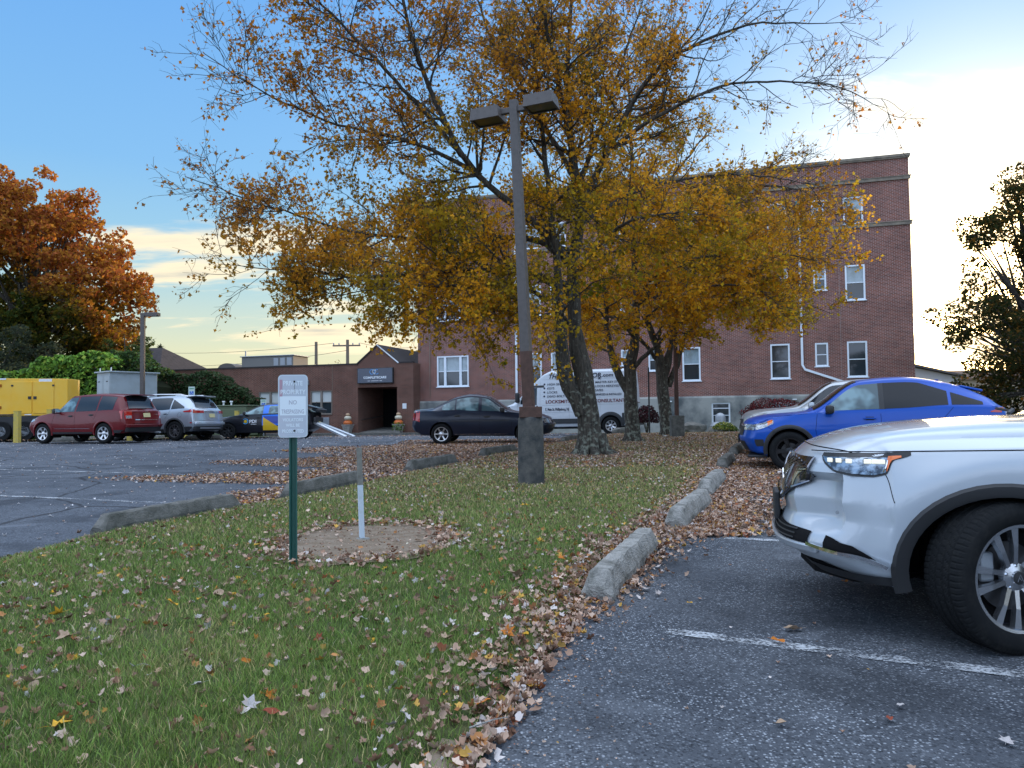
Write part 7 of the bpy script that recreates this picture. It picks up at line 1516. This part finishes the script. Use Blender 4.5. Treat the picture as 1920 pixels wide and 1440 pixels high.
def litter():
    rng=np.random.default_rng(9); PP=[];SS=[];CC=[];NN=[]
    def add(x,y,z,s,stack,pal=PAL,w=PW,tiltk=.45,jit=.2):
        n=len(x); PP.append(np.c_[x,y,z+rng.random(n)*stack+.006]); SS.append(s); CC.append(mixcols(n,pal,w,jit)); NN.append(np.c_[rng.normal(0,tiltk,n),rng.normal(0,tiltk,n),np.ones(n)])
    # lawn scatter
    for (ya,yb,xa,xb,d) in ((1.7,5,-4,1,200),(5,9,-5,3,190),(9,14,-4,4.6,230),(14,20,-2.5,6,520),(20,29,0,11,480),(29,36,6,14,120)):
        n=int((yb-ya)*(xb-xa)*d); x=rng.uniform(xa,xb,n);y=rng.uniform(ya,yb,n); nz=vnoise(x*1.7,y*1.7,21)*.6+vnoise(x*5,y*5,22)*.4; k=inpoly(x,y,LAWN)&(rng.random(n)<.25+1.2*nz**1.5)&~(in_dirt(x,y)&(rng.random(n)<.82)); x=x[k];y=y[k]; m=len(x); g=np.where(y<9,.024,.012); add(x,y,lawn_z(x,y)+rng.random(m)*g,rng.uniform(.014,.050,m)*np.where(y>14,1.35,1),.006,tiltk=.8)
    # rim of the dirt ring
    n=700; a=rng.uniform(0,2*PI,n); r=rng.normal(1,.12,n); add(-1.34+.76*r*np.cos(a),6.95+.96*r*np.sin(a),lawn_z(-1.34+.76*r*np.cos(a),6.95+.96*r*np.sin(a))+.02,rng.uniform(.02,.06,n),.02)
    n=500; a=rng.uniform(0,2*PI,n); r=rng.random(n)**.5; add(-1.34+.72*r*np.cos(a),6.95+.9*r*np.sin(a),lawn_z(-1.34+.72*r*np.cos(a),6.95+.9*r*np.sin(a))+.006,rng.uniform(.008,.022,n),.004)
    # windrow along the right edge and behind the stops
    ys=[1.2,2.0,2.9,4.1,5.0,6.6,7.7,10.3,14.2,17.6,21.2,25.2]; xs=[-.62,-.42,-.16,.16,.42,.98,1.58,2.55,3.9,5.1,6.55,8.1]
    n=26000; y=rng.uniform(1.6,24,n); e=np.interp(y,ys,xs); wd=np.interp(y,[1.6,3,4.5,5.0,6.8,8,10,14,18,24],[.05,.10,.13,.34,.42,.62,.9,1.0,.9,.8]); o=rng.normal(0,.5,n); x=e+np.where(o>0,o*wd,o*.38)
    dens=np.interp(y,[1.6,2.2,3.2,4.5,6,9,24],[.05,.14,.32,.62,1,1,.9]); k=(rng.random(n)<dens*(.35+1.1*vnoise(x*2.5,y*2.5,31))); x=x[k];y=y[k]; m=len(x); isl=inpoly(x,y,LAWN); add(x,y,np.where(isl,lawn_z(x,y)+.012,lot_z(x,y)),rng.uniform(.022,.056,m),.022,tiltk=.6)
    # heap in front of the stops and on the right lot by the blue car
    n=16000; y=rng.uniform(7.2,15.5,n); e=np.interp(y,ys,xs); x=e+.15+rng.exponential(.75,n); k=(x<e+3.4)&(rng.random(n)<.25+1.15*vnoise(x*1.2+3,y*1.5,33)**1.3); x=x[k];y=y[k]; add(x,y,lot_z(x,y),rng.uniform(.03,.07,len(x)),.018)
    n=2600; y=rng.uniform(15,24,n); e=np.interp(y,ys,xs); x=e+rng.uniform(0,3,n); add(x,y,lot_z(x,y),rng.uniform(.03,.07,n),.012)
    # drifts on the left lot: fingers reaching left between the stops
    n=125000; y=rng.uniform(9.8,23.5,n); x=rng.uniform(-8.5,3,n); e=np.interp(y,[9.8,10.6,12.3,14.1,15.9,17.9,19.3,22.6,25],[-3.35,-2.95,-2.35,-1.8,-1.0,-.55,.25,1.35,2.2])
    reach=np.interp(y,[9.8,10.3,11.2,12.1,12.9,13.6,14.2,15.0,16.2,17.2,18.0,19,20.5,22,23.5],[.05,.9,1.3,.9,3.9,5.0,3.4,2.0,4.9,5.6,3.6,4.4,6.5,6.0,2.2]); dd=e-x
    pr=np.clip(1.3-(dd/reach)**2.2,0,1)*(dd>-.15)*(.30+1.0*vnoise(x*1.4,y*2.4,35)); k=rng.random(n)<pr*.92; x=x[k];y=y[k]; inside=inpoly(x,y,LAWN); add(x,y,np.where(inside,lawn_z(x,y),gz(x,y)-.018),rng.uniform(.035,.075,len(x)),.018)
    n=6500; y=rng.uniform(21,25.5,n); x=rng.uniform(-3.5,5,n); k=~inpoly(x,y,LAWN); x=x[k];y=y[k]; add(x,y,gz(x,y)-.018,rng.uniform(.04,.08,len(x)),.012)
    # thin scatter over all asphalt
    n=8500; y=5+rng.random(n)**.8*31; x=rng.uniform(-26,5,n); k=~inpoly(x,y,LAWN)&(x<np.interp(y,[5,25],[-4.2,2])); x=x[k];y=y[k]; add(x,y,gz(x,y)-.018,rng.uniform(.025,.06,len(x)),.002,[(.5,.46,.44),(.42,.30,.24),(.25,.16,.11),(.60,.58,.58)],[4,3,2,3],.12)
    n=170; y=rng.uniform(1.8,9,n); x=rng.uniform(-.2,4.5,n); k=~inpoly(x,y,LAWN); x=x[k];y=y[k]; add(x,y,lot_z(x,y),rng.uniform(.012,.035,len(x)),.002,tiltk=.2)
    n=1900; y=rng.uniform(1.6,9,n); e=np.interp(y,ys,xs); x=e+rng.exponential(.13,n); add(x,y,lot_z(x,y),rng.uniform(.006,.018,n),.002,tiltk=.3)
    n=1500; y=rng.uniform(36,45,n); x=rng.uniform(-20,5,n); add(x,y,gz(x,y)-.018,rng.uniform(.04,.08,n),.002)
    n=700; y=rng.uniform(29.5,33,n); x=rng.uniform(-24,-10,n); add(x,y,gz(x,y)+.05,rng.uniform(.04,.08,n),.01)
    P=np.concatenate(PP);S=np.concatenate(SS);C=np.concatenate(CC);N=np.concatenate(NN); print('litter',len(P))
    near=P[:,1]<9; 
    for nm,k,t,lab in (('leaf_litter',near,MAPLE_L,'brown and tan fallen leaves strewn over the near grass and kerb edge'),('leaf_litter',~near,LEAFQ,'carpet of brown fallen leaves under the maples and drifting over the asphalt')):
        V,F_,Cc=scatter_leaves(P[k],N[k],S[k],C[k],t,(.3,3.6)); tag(addobj(nm,npmesh(nm,V,F_,cols=Cc),M_litter),lab,'leaf litter',kind='stuff')
MAPLE_L=(np.array([(0,-.5,.03),(.24,-.30,.0),(.5,-.10,.16),(.30,.06,.03),(.28,.34,.12),(0,.55,.05),(-.28,.34,.12),(-.30,.06,.03),(-.5,-.10,.16),(-.24,-.30,.0),(0,0,-.06)]),[(i,(i+1)%10,10) for i in range(10)])
LEAFQ=(np.array([(0,-.5,.05),(.40,-.1,.13),(.1,.5,.0),(-.40,.05,.13)]),[(0,1,2),(0,2,3)])
litter()
# individually modelled large leaves in the foreground ----------------------
def big_leaves():
    rng=np.random.default_rng(77); protos=[]
    def leafmesh(kind,seed):
        r=np.random.default_rng(seed); pts=[]
        if kind=='maple':
            key=[(-90,.18),(-62,.30),(-50,.34),(-30,.50),(-12,.30),(8,.40),(22,.56),(44,.30),(62,.34),(90,.62),(118,.34),(136,.30),(158,.56),(172,.40),(192,.30),(210,.50),(230,.34),(242,.30)]
            pts=[(q*math.cos(R(a)),q*math.sin(R(a))) for a,q in key]
        else: pts=[(.30*math.cos(a)*(1+.05*math.sin(5*a)),.52*math.sin(a)+.02) for a in np.linspace(-PI/2,1.5*PI,18,endpoint=False)]
        cx,cy,k1=r.uniform(.3,1.8),r.uniform(-.9,1.5),r.uniform(.5,2.2)
        f=lambda x,y: (x,y,.45*cx*x*x+.4*cy*y*y+.12*k1*abs(x)+.08*math.sin(9*x+seed)*math.cos(7*y))
        V=[f(*p) for p in pts]+[f(p[0]*.5,p[1]*.5) for p in pts]+[f(0,0)]; n=len(pts); Fc=[(i,(i+1)%n,n+(i+1)%n,n+i) for i in range(n)]+[(n+i,n+(i+1)%n,2*n) for i in range(n)]
        g=MB(); g.add(V,Fc); g.tube([f(0,-.02),f(0,-.25),(0.02,-.5,.06),(.05,-.8,.10)],[.012,.012,.010,.006],4)
        return g
    cols={'tan':((.40,.29,.20),(.26,.17,.11)),'pale grey':((.44,.41,.40),(.30,.27,.26)),'brown':((.22,.12,.075),(.13,.07,.045)),'yellow':((.62,.36,.03),(.45,.22,.03)),'orange':((.50,.18,.03),(.32,.10,.02)),'rust red':((.26,.06,.03),(.16,.045,.03))}
    mats={k:mat('leaf_'+k.replace(' ','_'),a,.7,noise=(11,b_,.38,.68)) for k,(a,b_) in cols.items()}
    me={}
    for k in mats:
        for kind in ('maple','oval'):
            for s in (1,2,3):
                o=leafmesh(kind,s*7+len(k)).build('fallen_leaf',mats[k],None,smooth=True); me[(k,kind,s)]=o.data; bpy.data.objects.remove(o)
    def put(x,y,z,size,k,kind,s,label,group=None,tilt=.3):
        o=bpy.data.objects.new('fallen_leaf',me[(k,kind,s)]); COL.objects.link(o); o.location=(x,y,z); o.scale=(size,)*3; o.rotation_euler=(rng.normal(0,tilt),rng.normal(0,tilt),rng.uniform(0,2*PI)); tag(o,label,'leaf',group)
    named=[(110,1172,'yellow','maple',.085,'bright yellow leaf on the grass at the left, largest yellow one'),(108,1392,'yellow','maple',.085,'curled golden leaf at the bottom left of the lawn'),(322,1152,'yellow','oval',.07,'yellow oval leaf on the grass below the sign post'),
      (966,1095,'tan','maple',.13,'big curled tan maple leaf on the grass left of the nearest right wheel stop'),(60,1305,'tan','maple',.095,'wide crumpled tan leaf near the lower left edge'),(372,1312,'pale grey','maple',.06,'pale bluish grey leaf in the lower left lawn'),
      (410,1132,'tan','oval',.085,'long tan curled leaf in the middle of the lawn'),(123,1218,'tan','maple',.09,'torn tan leaf beside brown leaves at the left'),(468,1352,'pale grey','maple',.08,'whitish crumpled leaf at the bottom of the lawn'),
      (508,1368,'rust red','oval',.065,'dark red leaf beside the whitish crumpled leaf'),(1052,1062,'orange','maple',.075,'orange brown leaf standing in the grass near the nearest right stop'),(950,1208,'orange','maple',.085,'orange leaf at the edge of the windrow'),
      (992,1290,'yellow','maple',.075,'yellow leaf on the leaf windrow by the asphalt'),(986,1205,'yellow','oval',.055,'small yellow leaf on the windrow'),(482,1036,'yellow','maple',.085,'yellow maple leaf at the left rim of the bare dirt'),(1487,1180,'tan','oval',.10,'long tan leaf on the asphalt before the white car'),
      (1458,1204,'orange','oval',.07,'orange brown leaf on the painted line'),(1293,1132,'yellow','oval',.035,'tiny yellow leaf on the asphalt by the nearest stop'),(1668,1348,'rust red','oval',.045,'dark reddish leaf on the asphalt at the lower right'),(1465,1357,'tan','oval',.045,'small tan curled leaf on the asphalt, bottom centre right'),
      (985,958,'yellow','maple',.11,'heap of golden leaf on the grass right of the lamp base'),(1688,1324,'pale grey','oval',.04,'pale leaf flake on the asphalt at lower right'),(1888,1392,'pale grey','maple',.06,'grey leaf on asphalt at the lower right corner'),(1585,1092,'orange','maple',.06,'amber leaf on asphalt below the white car bumper'),
      (838,1221,'tan','maple',.075,'tan leaf alone on green grass right of centre'),(905,1332,'orange','oval',.07,'coppery leaf among brown ones at the bottom edge of the lawn'),(1090,1127,'tan','maple',.06,'tan leaf against the end of the nearest right stop'),(1210,1105,'pale grey','maple',.08,'pale green grey leaf beside the nearest right wheel stop')]
    for px,py,k,kind,size,lab in named:
        p=hit(px,py); il=inpoly(np.array([p.x]),np.array([p.y]),LAWN)[0]; put(p.x,p.y,(float(lawn_z(p.x,p.y))+.035) if il else gz1(p.x,p.y)+.006,size,k,kind,int(rng.integers(1,4)),lab,None,.3 if il else .12)
    ks=list(mats); w=np.array([4,2.6,3,.8,.9,.5]); w/=w.sum(); cnt=0
    while cnt<262:
        y=1.9+rng.random()**1.35*5.2; x=rng.uniform(-3.6,.9)
        if not inpoly(np.array([x]),np.array([y]),LAWN)[0] or in_dirt(x,y) or abs(x/y)>.68: continue
        k=ks[rng.choice(6,p=w)]; kind='maple' if rng.random()<.6 else 'oval'; sz=rng.uniform(.030,.064); px_=960+FPX*x/y
        hz=['at the left frame edge','left of centre','left below the sign','right below the sign','between dirt and windrow','beside the windrow'][min(5,int(max(px_,0)/175))]; vz='nearest' if y<2.7 else ('near' if y<3.7 else ('midway' if y<5.2 else 'far'))
        sn='small' if sz<.043 else 'larger'; lab='%s %s %s leaf on the grass %s, %s'%(sn,k,'lobed' if kind=='maple' else 'oval',hz,vz)
        if sum(len(w_)>0 for w_ in lab.split())>16: lab=lab.replace(' on the grass','')
        put(x,y,float(lawn_z(x,y))+rng.uniform(.008,.028),sz,k,kind,int(rng.integers(1,4)),lab,'single leaves scattered on the near lawn',.6); cnt+=1
big_leaves()
# twigs
for i,(px,py,L_,lab) in enumerate(((880,1390,.16,'thin pale twig at the bottom edge of the lawn'),(760,1378,.14,'curved twig among leaves at the bottom centre'),(285,1270,.12,'bent straw coloured twig on the left lawn'))):
    p=hit(px,py); g=MB(); a=i*1.3+.3; g.tube([(0,0,0),(L_*.4*math.cos(a),L_*.4*math.sin(a),.012),(L_*.7*math.cos(a+.3),L_*.7*math.sin(a+.3),.006),(L_*math.cos(a+.1),L_*math.sin(a+.1),.015)],[.004,.0035,.003,.002],5); o=g.build('twig',M_conc); o.location=(p.x,p.y,p.z+.05); tag(o,lab,'twig')
